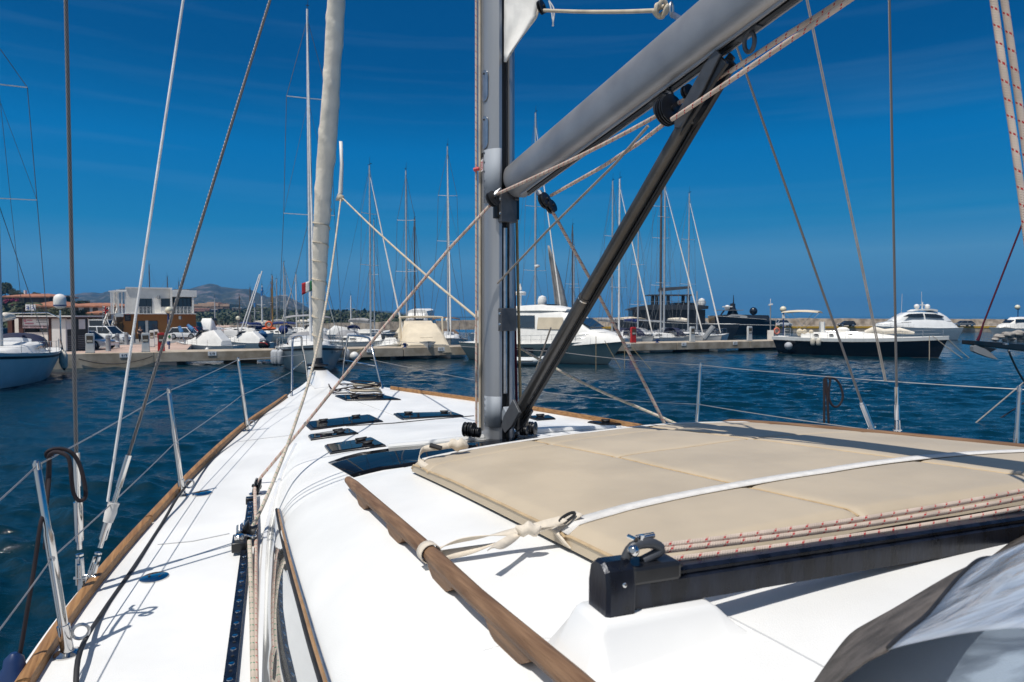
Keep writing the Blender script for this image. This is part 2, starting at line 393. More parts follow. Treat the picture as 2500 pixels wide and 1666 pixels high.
# toe rails
def toe(a0, a1, side):
    mm = MB(); rr = []
    k = max(6, int(abs(a1-a0)/.12))
    for i in range(k+1):
        a = a0+(a1-a0)*i/k; e = hb(a)+.085; z0 = deck_z(a, side*e)-.004; hgt = .046
        rr.append([B(a, side*(e+dn), z0+dz) for dn, dz in ((-.026,0),(-.023,hgt),(-.010,hgt+.004),(.012,hgt+.001),(.025,hgt-.010),(.029,-.01))])
    mm.loft(rr); return mm.build('toe_rail', M['teak'], Y, bevel=0)
toe(4.72, 2.95, -1); toe(2.935, 1.72, -1); toe(1.705, .02, -1); toe(.0, -1.72, -1); toe(-1.74, -5, -1)
toe(4.72, 2.2, 1); toe(2.19, -.6, 1); toe(-.61, -4, 1)

# hatches
def hatch(c, handles):
    P = [hit(*p, .012) for p in c]
    o = empty('hatch', sum(P, V())/4, 0, True); o.parent = Y; o.matrix_parent_inverse = WM[Y.name].inverted()
    up = (P[1]-P[0]).cross(P[3]-P[0]); up = up.normalized() * (1 if up.z > 0 else -1)
    cen = sum(P, V())/4
    mm = MB(); outer = [cen+(p-cen)*1.03-up*.014 for p in P]; top = [cen+(p-cen)*1.0+up*.004 for p in P]
    mm.loft([outer, top]); mm.build('frame', M['black'], o, bevel=.004)
    mm = MB(); mm.prism([cen+(p-cen)*.93+up*.0045 for p in P], up*.005); mm.build('pane', M['glass'], o, smooth=False)
    for (s, t) in handles:
        q = P[0].lerp(P[1], s).lerp(P[3].lerp(P[2], s), t)+up*.010
        mm = MB(); mm.lathe([(.034,0),(.036,.010),(.028,.018),(.008,.021)], q, up, 14)
        e = (P[1]-P[0]).normalized(); mm.bar(q+up*.016-e*.045, q+up*.016+e*.045, .018, .012, up); mm.build('handle', M['blackmatt'], o)
    return o
hatch([(819,966),(926,962),(978,975),(846,977)], [(.25,.6),(.78,.55)])
hatch([(743,1032),(902,1013),(934,1028),(761,1048)], [(.25,.25),(.75,.2)])
hatch([(962,1010),(1108,1007),(1131,1015),(984,1023)], [(.2,.25),(.8,.25)])
hatch([(753,1063),(853,1047),(874,1057),(760,1073)], [(.66,.35),(.66,.75)])
hatch([(793,1088),(908,1069),(941,1087),(807,1106)], [(.72,.25),(.74,.72)])
hatch([(1284,1017),(1340,1015),(1356,1022),(1312,1025)], [(.5,.3)])
hatch([(1435,1030),(1500,1028),(1530,1036),(1478,1038)], [(.5,.3)])
# saloon windscreen and its white fore lip
top = [(801,1129),(840,1115),(878,1105),(955,1094),(1027,1088),(1127,1078),(1220,1070),(1310,1063)]
bot = [(863,1164),(900,1154),(935,1146),(985,1139),(1040,1131),(1140,1112),(1230,1096),(1320,1082)]
rows = []
for (t, b) in zip(top, bot): rows.append([hit(t[0]+(b[0]-t[0])*k/6, t[1]+(b[1]-t[1])*k/6, .006) for k in range(7)])
m = MB(); m.grid(rows); o = m.build('windscreen', M['glass'], Y); s = o.modifiers.new('s', 'SOLIDIFY'); s.thickness = .006
deck_line([(950,1090),(1027,1083),(1127,1072),(1230,1061),(1340,1052),(1420,1046),(1500,1044)], .02, M['gel'], 'windscreen_lip', .014)
deck_line([(1250,1062),(1262,1061)], .022, M['black'], 'lip_clip', .014, 3)
# cabin side window (glossy, mirrors the side deck) with its dark and tan trim
tp = [(677,1244),(686,1290),(700,1350),(716,1412),(735,1480),(760,1570),(790,1668),(830,1800)]
bt = [(668,1262),(662,1300),(658,1360),(655,1420),(652,1490),(649,1580),(645,1668),(640,1800)]
rows = [[hit(t[0]+(b[0]-t[0])*k/8, t[1]+(b[1]-t[1])*k/8, .006) for k in range(9)] for t, b in zip(tp, bt)]
m = MB(); m.grid(rows); o = m.build('side_window', M['sidewin'], Y)
for dx, r_, mt in ((-4, .0085, M['blackmatt']), (5, .006, M['brass']), (13, .005, M['steel'])):
    q = [hit(p[0]+dx*(.5+i*.12), p[1], .008) for i, p in enumerate(tp)]
    mm = MB(); mm.tube(smooth_path(q, 4), r_, 6); mm.build('window_trim', mt, o)

# deck fillers
for (px, py) in ((377,1411),(494,1206)):
    q = hit(px, py, .001); a, n = toB(q); up = (on_deck(a+.05,n)-on_deck(a-.05,n)).cross(on_deck(a,n-.05)-on_deck(a,n+.05)).normalized()
    if up.z < 0: up = -up
    mm = MB(); mm.lathe([(.062,-.01),(.062,.004),(.056,.007),(.001,.0075)], q, up, 28); f = mm.build('deck_filler', M['chrome'], Y)
    mm = MB()
    for d in (-1, 1): mm.lathe([(.006,0),(.006,.002),(.001,.003)], q+V((d*.024,0,.0075)), up, 8)
    mm.build('filler_pin', M['blackmatt'], f)

# stanchions
def stanchion(base, top, ring=True):
    o = empty('stanchion', base, 0, True); o.parent = Y; o.matrix_parent_inverse = WM[Y.name].inverted()
    d = (top-base).normalized(); mid = base.lerp(top, .62)
    mm = MB(); mm.tube([base+d*.09, mid, mid+d*.02, top-d*.012, top], [.0165,.0165,.013,.013,.006], 14); mm.tube([top-d*.035, top-d*.01], .0145, 12); mm.build('post', M['chrome'], o)
    mm = MB(); mm.lathe([(.048,-.006),(.048,.004),(.03,.008),(.024,.012)], base, (0,0,1), 18); mm.tube([base, base+d*.11], .0215, 12); mm.build('foot', M['chrome'], o)
    sd = V((W.x, W.y, 0))*(1 if (toB(base)[1] < 0) else -1)
    mm = MB(); c = base+d*.075+sd*.05
    mm.tube([c+(sd*math.cos(t)+V((0,0,1))*math.sin(t))*.027 for t in [k*2*math.pi/14 for k in range(15)]], .006, 6); mm.build('eye_ring', M['steel'], o)
    mm = MB(); e = base.lerp(top, .5); mm.tube([e-V((U.x,U.y,0))*.016, e+V((U.x,U.y,0))*.016], .012, 8); mm.build('lifeline_eye', M['steel'], o)
    return top-d*.02, e
ST = []
for bp_, tp_, hh in (((166,1597),(88,1124),.725),((446,1210),(411,947),.725),((604,1052),(581,873),.725)):
    b0 = hit(*bp_); ST.append(stanchion(b0, Pz(tp_[0], tp_[1], b0.z+hh)))
SB = []
for (px, py, Yd, lean) in ((1711,886,5.93,.05),(2490,943,4.14,.05)):
    t = Pd(px, py, Yd); a, n = toB(t); SB.append(stanchion(on_deck(a, n-lean), t))
def wireline(pts, r, mat, name, n=6): mm = MB(); mm.tube(pts, r, n); return mm.build(name, mat, Y)
def sag(p, q, s, n=12): return [V(p).lerp(V(q), i/n)-V((0,0,s*4*(i/n)*(1-i/n))) for i in range(n+1)]
pb = Pd(770, 862, 9.3); pb2 = Pd(712, 908, 8.9)
back1 = Pd(-260, 1440, 1.55); back2 = Pd(-160, 1740, 1.6)
for j, (front, back) in enumerate(((pb, back1), (pb2, back2))):
    seq = [back] + [s_[j] for s_ in ST] + [front]; pp = []
    for p, q in zip(seq, seq[1:]): pp += sag(p, q, .008)[:-1]
    wireline(pp+[seq[-1]], .0030, M['lifeline'], 'lifeline')
fs = [Pd(928, 830, 9.6), Pd(905, 878, 9.5)]
for j in range(2):
    seq = [fs[j], Pd((1355,1345)[j], (858,960)[j], 7.4), SB[0][j], SB[1][j], SB[1][j]+V((1.2,-1.1,-.02))]; pp = []
    for p, q in zip(seq, seq[1:]): pp += sag(p, q, .015)[:-1]
    wireline(pp, .0030, M['lifeline'], 'lifeline')
# jackline webbing along the port side deck
q = [(185,1690),(196,1590),(250,1496),(330,1380),(395,1280),(446,1198),(520,1120),(600,1044),(640,1016),(690,975),(724,946)]
pth = smooth_path([hit(*p, .006 + (.05 if i in (1,5,7) else 0) + (.10 if i > 8 else 0)*(i-8)/1.0) for i, p in enumerate(q)], 5)
m = MB(); rows = []
for i, p in enumerate(pth): rows.append([p+V((W.x,W.y,0))*.009, p-V((W.x,W.y,0))*.009])
m.grid(rows); o = m.build('jackline', M['blackmatt'], Y); s = o.modifiers.new('s', 'SOLIDIFY'); s.thickness = .0025

# pulpit
m = MB(); r_ = .0145
def pz_(px, py, a_): # point at boat station a_
    d = ray(px, py); t = (a_ + O0.dot(U)) / (d.x*U.x + d.y*U.y); return V((d.x*t, t, H + d.z*t))
pa = [pz_(712,968,4.75), pz_(713,905,5.05), pz_(714,840,5.4), pz_(717,826,5.5), pz_(735,823,5.8), pz_(737,845,5.85), pz_(745,882,6.0), pz_(752,940,6.1)]
m.tube(smooth_path(pa, 5), r_, 10); m.tube([pz_(712,903,5.05), pz_(742,882,5.9)], r_*.8, 8)
m.build('pulpit', M['chrome'], Y)
m = MB(); pb_ = [pz_(836,938,6.2), pz_(839,890,6.15), pz_(849,826,6.05), pz_(856,820,6.0), pz_(895,824,5.5), pz_(904,834,5.35), pz_(913,870,5.15), pz_(928,930,4.9), pz_(932,945,4.85), pz_(930,972,4.75)]
m.tube(smooth_path(pb_, 5), r_, 10); m.tube([pz_(841,880,6.15), pz_(917,893,5.1)], r_*.8, 8)
m.build('pulpit', M['chrome'], Y)
# bow hump (windlass moulding) and forestay fitting
m = MB(); rr = []
for t in [i/10 for i in range(11)]:
    a = 6.42-1.35*t; hgt = .20*(1-t)**.8+.002; wd = .085+.10*t
    rr.append([B(a, n*wd*1.5, deck_z(a, 0)-.01) if abs(n) == 1 else B(a, n*wd*2, deck_z(a, 0)+hgt*k) for n, k in ((-1,0),(-.5,.75),(-.38,1),(.38,1),(.5,.75),(1,0))])
m.loft(rr); m.build('bow_moulding', M['gel'], Y, auto=50)
# ------------------------------------------------------------------ rig
def mloc(a, n, z): return B(a, n, z)
# mast: rounded section, slotted at the aft side; cross-section in boat axes (a forward, n starboard)
HL, HW = .165, .112
sec = []
for k in range(9): t = math.pi*(.0 + k/8); sec.append((HL*math.sin(t)**.8 if 0 < k < 8 else 0, HW*math.cos(t)))
# sec runs from starboard beam round the bow to the port beam; now aft half with slot
sec += [(-.05,-HW), (-.10,-HW*.93), (-.138,-HW*.74), (-.165,-HW*.46), (-.165,-.030), (-.120,-.028), (-.120,.028), (-.165,.030), (-.165,HW*.46), (-.138,HW*.74), (-.10,HW*.93), (-.05,HW)]
mast = empty('mast', B(0,0,-.87), 0, True); mast.parent = Y; mast.matrix_parent_inverse = WM[Y.name].inverted()
m = MB(); zs = [-.90, -.5, 0, .4, .9, 1.8, 4, 9]
m.loft([[B(a, n, z) for a, n in sec] for z in zs]); m.build('mast_section', M['alu'], mast, auto=28)
def on_mast(z, n0, n1): pass
# furling rod in the slot, dark slot lining and slot edges
m = MB(); m.box((-.0,-.024,0),(.004,.024,9.9), Matrix.Translation(B(-.126,0,-.90)) @ Matrix(((U.x,W.x,0,0),(U.y,W.y,0,0),(0,0,1,0),(0,0,0,1)))); m.build('slot_lining', M['blackmatt'], mast, smooth=False)
m = MB(); m.tube([B(-.150,0,-.55), B(-.150,0,.62)], .019, 12); m.build('furling_rod', M['steel'], mast)
MB_ = Matrix(((U.x,W.x,0,0),(U.y,W.y,0,0),(0,0,1,0),(0,0,0,1)))
def mbox(lo, hi, mat, name, par=None, bev=.004):
    mm = MB(); mm.box(lo, hi, Matrix.Translation(B(0,0,0)) @ MB_); return mm.build(name, mat, par or mast, smooth=False, bevel=bev)
mbox((-.182,-.10,.68),(-.160,.10,.86), M['black'], 'rod_bracket'); 
M['bracket'] = pm('grey_casting', (.09,.095,.105), rough=.45, metal=.5, var=.2, vs=15)
for z0, z1 in ((.655,.86), (-.105,.055)):
    b = mbox((-.215,-.062,z0),(-.166,.062,z1), M['bracket'], 'rod_bracket')
    mm = MB()
    for k in (.28,.75): mm.lathe([(.014,0),(.014,.006),(.006,.009)], B(-.195,-.062,z0+(z1-z0)*k), (-W.x,-W.y,0), 10)
    mm.build('bolt', M['chrome'], b)
# gooseneck collar wrapping the aft corner
M['collar'] = pm('pale_casting', (.29,.32,.36), rough=.65, metal=.1, var=.08)
def wrap(z0, z1, off, sl, name, mat):
    mm = MB(); ss = [(a*(1+off/HL), n*(1+off/HW)) for a, n in sl]
    mm.grid([[B(a, n, z) for a, n in ss] for z in (z0, z1)]); o = mm.build(name, mat, mast); s = o.modifiers.new('s','SOLIDIFY'); s.thickness = .006; return o
pc = [(.03,-HW*.985),(-.055,-HW),(-.08,-HW*.96), (-.10,-HW*.93), (-.138,-HW*.74), (-.165,-HW*.46), (-.165,-.034)]
c = wrap(.80, 1.17, .008, pc[1:], 'gooseneck_collar', M['collar'])
mm = MB()
for k in range(6): mm.lathe([(.007,0),(.007,.004),(.002,.006)], B(-.066,-HW-.006,.83+.065*k), (-W.x,-W.y,0), 8)
mm.build('rivet', M['steel'], c)
c = wrap(-.79, -.57, .008, pc[1:], 'vang_collar', M['collar'])
mm = MB()
for k in range(5): mm.lathe([(.007,0),(.007,.004),(.002,.006)], B(-.066,-HW-.006,-.77+.045*k), (-W.x,-W.y,0), 8)
mm.build('rivet', M['steel'], c)
# oval inspection covers and paper label on the port face
for z0, z1 in ((1.51,1.73),(1.18,1.41)):
    mm = MB(); zc = (z0+z1)/2; hh = (z1-z0)/2-.045; pts = []
    for k in range(24):
        t = 2*math.pi*k/24; pts.append((.045*math.cos(t), .045*math.sin(t) + (hh if math.sin(t) >= 0 else -hh)))
    def pf(a, dz): return B(-.058+a, -HW*(1-.06*max(0,-a)/.045)-.0025, zc+dz)
    mm.prism([pf(a, dz) for a, dz in pts], (-W.x*.004, -W.y*.004, 0)); cv = mm.build('inspection_cover', M['steel'], mast, smooth=False)
    mm = MB(); mm.lathe([(.007,0),(.007,.004),(.002,.005)], pf(0, hh+.02)+V((-W.x*.004,-W.y*.004,0)), (-W.x,-W.y,0), 8); mm.build('screw', M['blackmatt'], cv)
M['paper'] = pm('sticker_paper', (.78,.76,.76), rough=.5, var=.05); M['redink'] = pm('red_print', (.55,.06,.07), rough=.6, var=.05)
def pface(a, z, o=.0035): return B(a, -HW*math.cos(max(0,a)/HL*1.0)**.75-o if a > 0 else -HW-o, z)
mm = MB(); mm.grid([[pface(a, z) for a in (.012,-.015,-.04)] for z in (1.03,1.115)]); st_ = mm.build('sticker', M['paper'], mast)
mm = MB()
for k in range(5): mm.grid([[pface(a, z, .0045) for a in (.008,-.008,-.022)] for z in (1.042+.013*k,1.048+.013*k)])
mm.grid([[pface(a, z, .0045) for a in (-.028,-.034)] for z in (1.045,1.105)])
mm.build('printed_lines', M['redink'], st_)
mm = MB(); mm.grid([[pface(a, z, .003) for a in (.05,.02,0,-.02,-.045)] for z in (1.13,1.16)]); mm.build('black_tape', M['blackmatt'], mast)
# halyards lying on the port-forward side of the mast
for (px, r, mt) in ((1162,.009,'rope_red'), (1171,.010,'rope_cream')):
    top_ = Pd(px, -1500, 4.93); botm = Pd(px+1, 1052, 4.93)
    wireline(sub(top_, botm, 20), r, M[mt], 'halyard', 10)
for (px0, px1, r, mt) in ((1252,1262,.010,'rope_maroon'),(1260,1272,.011,'rope_tan')):
    wireline(sub(Pd(px0, 470, 5.1), Pd(px1, 1050, 5.0), 10), r, M[mt], 'halyard', 10)
mm = MB(); mm.tube([Pd(1157,415,4.91), Pd(1170,412,4.9)], .014, 8); mm.build('red_whipping', M['redink'], Y)
# turning blocks at the foot of the mast
def sheave_block(name, c, axis, r, parent, th=.045, n=2):
    o = MB(); ax = V(axis).normalized()
    for k in range(n):
        o.lathe([(r*.5,0),(r,.006),(r,.012),(r*.82,th/n*.5-.004),(r*.82,th/n*.5+.002),(r,th/n-.010),(r,th/n-.006),(r*.5,th/n-.002)], V(c)+ax*(k*th/n-th/2), ax, 18)
    o.lathe([(r*.22,-.005),(r*.22,0),(r*.2,th+.006),(.002,th+.008)], V(c)-ax*th/2, ax, 10)
    return o.build(name, M['black'], parent)
ax_ = V((U.x, U.y, .0))*.75 + V((-W.x,-W.y,0))*.66
sheave_block('turning_block', Pd(1146,1049,4.78), ax_, .052, Y, .085)
sheave_block('turning_block', Pd(1163,1056,4.72), ax_, .036, Y, .06)
sheave_block('turning_block', Pd(1296,1046,4.95), ax_, .05, Y, .085)
sheave_block('turning_block', Pd(1280,1052,4.88), ax_, .036, Y, .06)

# boom
BV = ray(503, 1043); BV = -V((BV.x, BV.y, BV.z)).normalized()        # pointing aft and slightly up
b0 = Pd(1263, 442, 4.80)
bs_ = BV.cross(V((0,0,1))).normalized(); bu = bs_.cross(BV).normalized()
boom = empty('boom', b0, 0, True); boom.parent = Y; boom.matrix_parent_inverse = WM[Y.name].inverted()
def bsec(s, sc_=1, cut=0):
    pts = []; hB, wB = .128, .092
    for k in range(32):
        t = 2*math.pi*k/32; cs, sn = math.cos(t), math.sin(t)
        x = wB*abs(cs)**.62*(1 if cs >= 0 else -1); z = hB*abs(sn)**.72*(1 if sn >= 0 else -1)
        x *= 1 - .18*(z/hB) if z > 0 else 1 - .12*(-z/hB)
        pts.append(b0 + BV*(s + cut*(z/hB)) + bs_*x*sc_ + bu*z*sc_)
    return pts
m = MB(); m.loft([bsec(-.06,.80,-.05), bsec(-.045,.93,-.05), bsec(-.02,1,-.05), bsec(.3), bsec(1), bsec(1.8), bsec(2.6), bsec(3.3), bsec(3.9)]); m.build('boom_section', M['boomalu'], boom, auto=50)
m = MB(); m.bar(b0+BV*.16-bu*.131, b0+BV*3.9-bu*.131, .022, .012, bu); m.build('boom_track', M['black'], boom, smooth=False)
m = MB()
for d in (-.03, .03): m.bar(b0+BV*.1-bu*.131+bs_*d, b0+BV*3.9-bu*.131+bs_*d, .010, .012, bu)
m.build('track_lip', M['boomalu'], boom, smooth=False)
m = MB(); m.bar(b0-BV*.16-bu*.02, b0-BV*.02-bu*.02, .06, .07, bu); m.bar(b0-BV*.17-bu*.05, b0-BV*.02-bu*.05, .035, .16, bu); m.build('gooseneck_fitting', M['bracket'], boom, bevel=.005)
m = MB(); m.lathe([(.018,0),(.018,.02),(.010,.03),(.014,.05),(.002,.055)], b0-BV*.03-bs_*.06+bu*.02, -bs_, 12); m.build('end_knob', M['black'], boom)
m = MB(); m.box((0,-.0012,-.035),(.028,.0012,.035), Matrix(((BV.x,-bs_.x,bu.x,0),(BV.y,-bs_.y,bu.y,0),(BV.z,-bs_.z,bu.z,0),(0,0,0,1))).copy() @ Matrix.Identity(4)) 
m.v = [tuple(V(p)+b0+BV*.035-bs_*.0895-bu*.045) for p in m.v]; m.build('maker_plate', M['black'], boom, smooth=False)
def boom_at(px):  # distance along the boom whose axis passes pixel column px
    k = (px-CX)/F; return (k*b0.y - b0.x)/(BV.x - k*BV.y)
def eye(s, name='padeye', r=.045):
    base = b0+BV*s-bu*.135; mm = MB()
    mm.bar(base-BV*.06, base+BV*.06, .035, .014, bu)
    pts = [base + BV*(r*.62*math.sin(t)) - bu*(r*.9-r*.9*math.cos(t)) for t in [2*math.pi*k/16 for k in range(17)]]
    mm.tube(pts, .009, 8, cap=False); return mm.build(name, M['bracket'], boom), base-bu*r*1.8
_, e3 = eye(boom_at(1785)+.06)
_, e2 = eye(boom_at(1595))
# mainsail clew showing above the boom
msl = MB(); q = [(1232,-40),(1322,-40),(1316,20),(1310,42),(1292,66),(1268,100),(1250,125),(1236,152),(1231,148),(1231,60)]
ym = 4.80
rows = []
for (py, xl, xr) in ((-1700,1233,1290),(-900,1233,1315),(-400,1233,1328),(-120,1233,1330),(-60,1233,1325),(0,1232,1316),(40,1232,1308),(70,1232,1288),(100,1232,1267),(130,1232,1246),(152,1232,1235)):
    rr = []
    for k in range(9):
        t = k/8; px = xl+(xr-xl)*t; yy = ym - .16*t + .018*math.sin(t*9+py*.05) + .02*math.sin(py*.06+t*4)*t
        rr.append(Pd(px, py, yy))
    rows.append(rr)
msl.grid(rows); o = msl.build('mainsail', M['sail'], Y); s = o.modifiers.new('s','SOLIDIFY'); s.thickness = .006
mm = MB(); mm.tube(smooth_path([Pd(1316,10,4.62), Pd(1310,40,4.63), Pd(1290,68,4.66), Pd(1262,106,4.71), Pd(1235,151,4.78)], 5), .007, 6); mm.build('sail_hem', M['strap'], o)
sheave_block('clew_block', Pd(1322,18,4.6), (.8,-.5,.2), .045, Y, .04)
wireline(smooth_path([Pd(1328,26,4.58), Pd(1420,29,4.2), Pd(1520,29,3.86), Pd(1606,26,3.55)], 6), .011, M['rope_cream'], 'outhaul', 10)
kn = Pd(1614, 24, 3.52); m = MB()
m.tube(smooth_path([kn+V((.028*math.cos(t*1.5)*(1+.3*math.sin(t*3)), .022*math.sin(t*2.1), .026*math.sin(t*1.5)+.012*math.sin(t*4))) for t in [k*.42 for k in range(23)]], 3), .0115, 8); m.build('knot', M['rope_cream'], Y)
m = MB(); rc = Pd(1640,24,3.40); m.tube([rc+V((.012*math.cos(t), .02*math.cos(t), .035*math.sin(t))) for t in [2*math.pi*k/14 for k in range(15)]], .006, 6); m.bar(rc-V((0,0,.02)), b0+BV*boom_at(1690)*.98+bu*.10, .02, .02); m.build('outhaul_ring', M['steel'], boom)
for (x0, x1) in ((1346,1351),(1353,1349)): wireline(smooth_path([Pd(1340,2,4.55), Pd(x0,25,4.55), Pd(x1,64,4.55)], 4), .005, M['rope_white'], 'reefing_tail', 6)

# rigid vang
v0 = Pd(1256, 1022, 4.70); sv = boom_at(1742); v1 = b0+BV*sv-bu*.175
vd = (v1-v0).normalized(); vs_ = vd.cross(V((0,0,1))).normalized(); vu = vs_.cross(vd).normalized()
M['vang'] = pm('dark_vang_tube', (.085,.083,.082), rough=.32, metal=.5, var=.2, vs=6)
vang = empty('vang', v0, 0, True); vang.parent = Y; vang.matrix_parent_inverse = WM[Y.name].inverted()
Lv = (v1-v0).length
m = MB(); m.tube([v0+vd*.06, v0+vd*Lv*.46], .036, 20); m.build('lower_tube', M['vang'], vang)
m = MB(); m.tube([v0+vd*Lv*.455, v0+vd*(Lv-.28)], .032, 20); m.build('upper_tube', M['vang'], vang)
m = MB(); m.tube([v0+vd*Lv*.452, v0+vd*(Lv*.452+.008)], .037, 20); m.build('joint_ring', M['chrome'], vang)
m = MB()
so_ = -vu*.022-vs_*.034
for d in (-.0, .03): m.bar(v0+vd*.05+so_+vu*(d-.02)-vs_*d*.4, v1-vd*.06+so_+vu*(d-.02)-vs_*d*.4, .022, .020, vu)
m.build('spring_strip', M['blackmatt'], vang, smooth=False)
m = MB(); m.bar(v0+vd*.02-vu*.040-vs_*.022, v1-vd*.2-vu*.040-vs_*.022, .006, .006, vu); m.build('strip_groove', M['bracket'], vang, smooth=False)
m = MB(); prof_ = [(-.09,-.02),(-.06,.05),(.06,.052),(.26,.045),(.27,-.045),(.08,-.05),(-.02,-.045)]
def plate(cen, d, u_, s_, pts, th, offs, name, mat):
    mm = MB()
    for o_ in offs: mm.prism([cen+d*x+u_*z+s_*(o_-th/2) for x, z in pts], s_*th)
    return mm.build(name, mat, vang, smooth=False, bevel=.003)
plate(v1, -vd, vu, vs_, [(-.04,-.02),(-.04,.02),(.04,.036),(.30,.034),(.33,.0),(.30,-.036),(.1,-.038)], .012, (-.038,.038), 'top_fork', M['bracket'])
plate(v1-vu*.07, -vd, vu, vs_, [(-.03,.0),(-.03,.06),(.05,.07),(.26,.045),(.34,.03),(.22,.015),(.05,.01)], .018, (-.024,.024), 'top_jaw', M['black'])
plate(v0, vd, vu, vs_, [(-.10,-.05),(-.12,.02),(-.04,.05),(.16,.05),(.18,-.07),(.02,-.075)], .02, (-.045,.045), 'foot_fork', M['bracket'])
m = MB(); m.bar(v0-vd*.05-V((U.x,U.y,0))*.0, B(-.17,0,-.68), .07, .10); m.build('foot_bracket', M['collar'], vang, bevel=.006)
m = MB(); m.lathe([(.02,0),(.02,.012),(.012,.016)], v1+vd*(-.2)-vs_*.046, -vs_, 12); m.lathe([(.014,0),(.014,.012),(.008,.016)], v1+vd*(-.03)-vs_*.056, -vs_, 12); m.build('pivot_pin', M['chrome'], vang)

# blocks and German mainsheet
def blk(px, py, Yd, r, name='mainsheet_block', ax=(.75,-.55,.35)): return sheave_block(name, Pd(px, py, Yd), ax, r, Y, .05)
blk(1203,486,4.66,.052); blk(1330,490,4.35,.05); blk(1345,505,4.36,.042)
m = MB(); m.tube([Pd(1222,462,4.7), Pd(1213,470,4.66), Pd(1206,478,4.66)], .012, 8); m.tube([Pd(1316,470,4.4), Pd(1322,480,4.36)], .02, 8); m.tube([Pd(1628,215,3.25), Pd(1640,232,3.22), Pd(1636,250,3.2)], .013, 8); m.build('block_shackle', M['steel'], Y)
sheave_block('mainsheet_block', Pd(1633,270,3.18), (.5,-.85,.1), .068, Y, .06); sheave_block('mainsheet_block', Pd(1678,224,3.12), (.5,-.85,.1), .03, Y, .04)
def rope(pts, r, mt, name='mainsheet', n=10): return wireline(pts, r, M[mt], name, n)
rope(smooth_path(path_inv([(1214,474),(1360,408),(1500,339),(1640,262),(1780,176),(1920,86),(2120,-45)], 4.66, 2.35)+[b0+BV*3.85-bu*.2], 4), .0105, 'rope_red')
rope(path_inv([(1345,478),(1470,408),(1560,350),(1625,300)], 4.35, 3.2), .0105, 'rope_red')
rope(smooth_path(path_inv([(1640,292),(1749,220),(1900,118),(2140,-45)], 3.1, 2.3)+[b0+BV*3.85-bu*.2-bs_*.06], 4), .0105, 'rope_red')
rope(path_inv([(1200,498),(1100,604),(900,844),(760,1018),(640,1162),(630,1176)], 4.66, hit(632,1170,.03).y), .0105, 'rope_red')
rope(path_inv([(1346,512),(1440,680),(1540,870),(1622,1034)], 4.36, 4.6), .0105, 'rope_red')
rope(path_inv([(1215,692),(1340,560),(1500,402),(1582,308)], 4.72, 3.3), .007, 'rope_gray', 'reef_line', 8)
rope(path_inv([(1345,800),(1310,900),(1295,990),(1285,1050)], 4.55, 4.9), .006, 'rope_gray', 'reef_line', 8)
# two heavy falls of the mainsheet close by
for dx, dy_ in ((0,0),(26,.04)):
    bt = b0+BV*boom_at(2385+dx)-bu*.15
    pth_ = path_inv([(2420+dx,-40),(2448+dx*1.05,160),(2474+dx*.95,330),(2500+dx*.9,520),(2545+dx*.8,900),(2585+dx*.8,1235)], bt.y+dy_, 1.96+dy_)
    rope([bt]+pth_, .0092, 'rope_red', n=14)

# shrouds with their turnbuckles
def rig_screw(p, q, parent, r=.0145):       # from the deck end p towards q
    d = (q-p).normalized(); Lq = (q-p).length; mm = MB()
    mm.tube([p, p+d*.06], r*.7, 10); mm.tube([p+d*.13, p+d*.16, p+d*.17, p+d*(Lq-.22)], [r*.75, r*.75, r*1.25, r*1.25], 12); mm.tube([p+d*(Lq-.22), p+d*(Lq-.15)], r*.75, 10); mm.tube([p+d*(Lq-.15), p+d*Lq], r*.95, 12)
    mm.build('turnbuckle', M['chrome'], parent)
    s = d.cross(V((0,1,0))).normalized(); mm = MB()
    for k in (-1, 1): mm.bar(p-d*.03+s*k*r*.9, p+d*.09+s*k*r*.7, .006, .018, V((0,1,0)))
    mm.tube([p-s*r*1.8, p+s*r*1.8], r*.6, 10); mm.lathe([(r*.2,-.004),(r*1.1,0),(r*1.1,.008),(r*.2,.012)], p+d*.1, d, 12); mm.build('toggle', M['chrome'], parent)
def shroud(p, q, top, r, name='shroud', ts=.9):
    o = empty(name, p, 0, True); o.parent = Y; o.matrix_parent_inverse = WM[Y.name].inverted()
    mm = MB(); mm.tube(sub(q, top, 40), r, 10); mm.build('wire', M['wire'], o); rig_screw(p, q, o); return o
cap0 = Pz(196,1412,H-1.16); cap1 = V((cap0.x-.005, cap0.y, Pd(194,1105,cap0.y).z)); shroud(cap0, cap1, V((cap0.x, cap0.y, H+7)), .0080)
e = toB(cap0); d0 = cap0+V((U.x,U.y,0))*.07+V((W.x,W.y,0))*.02; d0 = Pd(222,1408,d0.y+.03)
dtop = Pd(700,-130,4.0); d1 = Pd(314,1112, 3.21)
dtop = d1+(dtop-d1)*2.6; sh2 = shroud(d0, d1, dtop, .0075)
m = MB(); dd = (d1-d0); m.tube([d0+dd*.44, d0+dd*.52, d0+dd*.56, d0+dd*.60], [.021,.026,.022,.026], 10); m.build('tape_wrap', M['whitestrap'], sh2)
hl0 = d0+dd*.62+V((-.02,-.02,0)); wireline(sub(hl0, hl0+(Pd(452,-30,3.42)-hl0)*3, 40), .0062, M['rope_white'], 'parked_halyard', 10)
m = MB(); 
for p in (cap0, d0): m.bar(p-V((0,0,.30)), p+V((0,0,.03)), .02, .010)
m.build('chainplate', M['steel'], Y)
s0 = Pd(2191,1050,4.52); s1 = Pd(2189,945,4.52); shroud(s0, s1, s1+(Pd(2170,-60,4.5)-s1)*3, .0080)
s0 = Pd(2128,1045,4.5); s1 = Pd(2103,982,4.5); shroud(s0, s1, s1+(Pd(1795,105,4.66)-s1)*2.6, .0075)
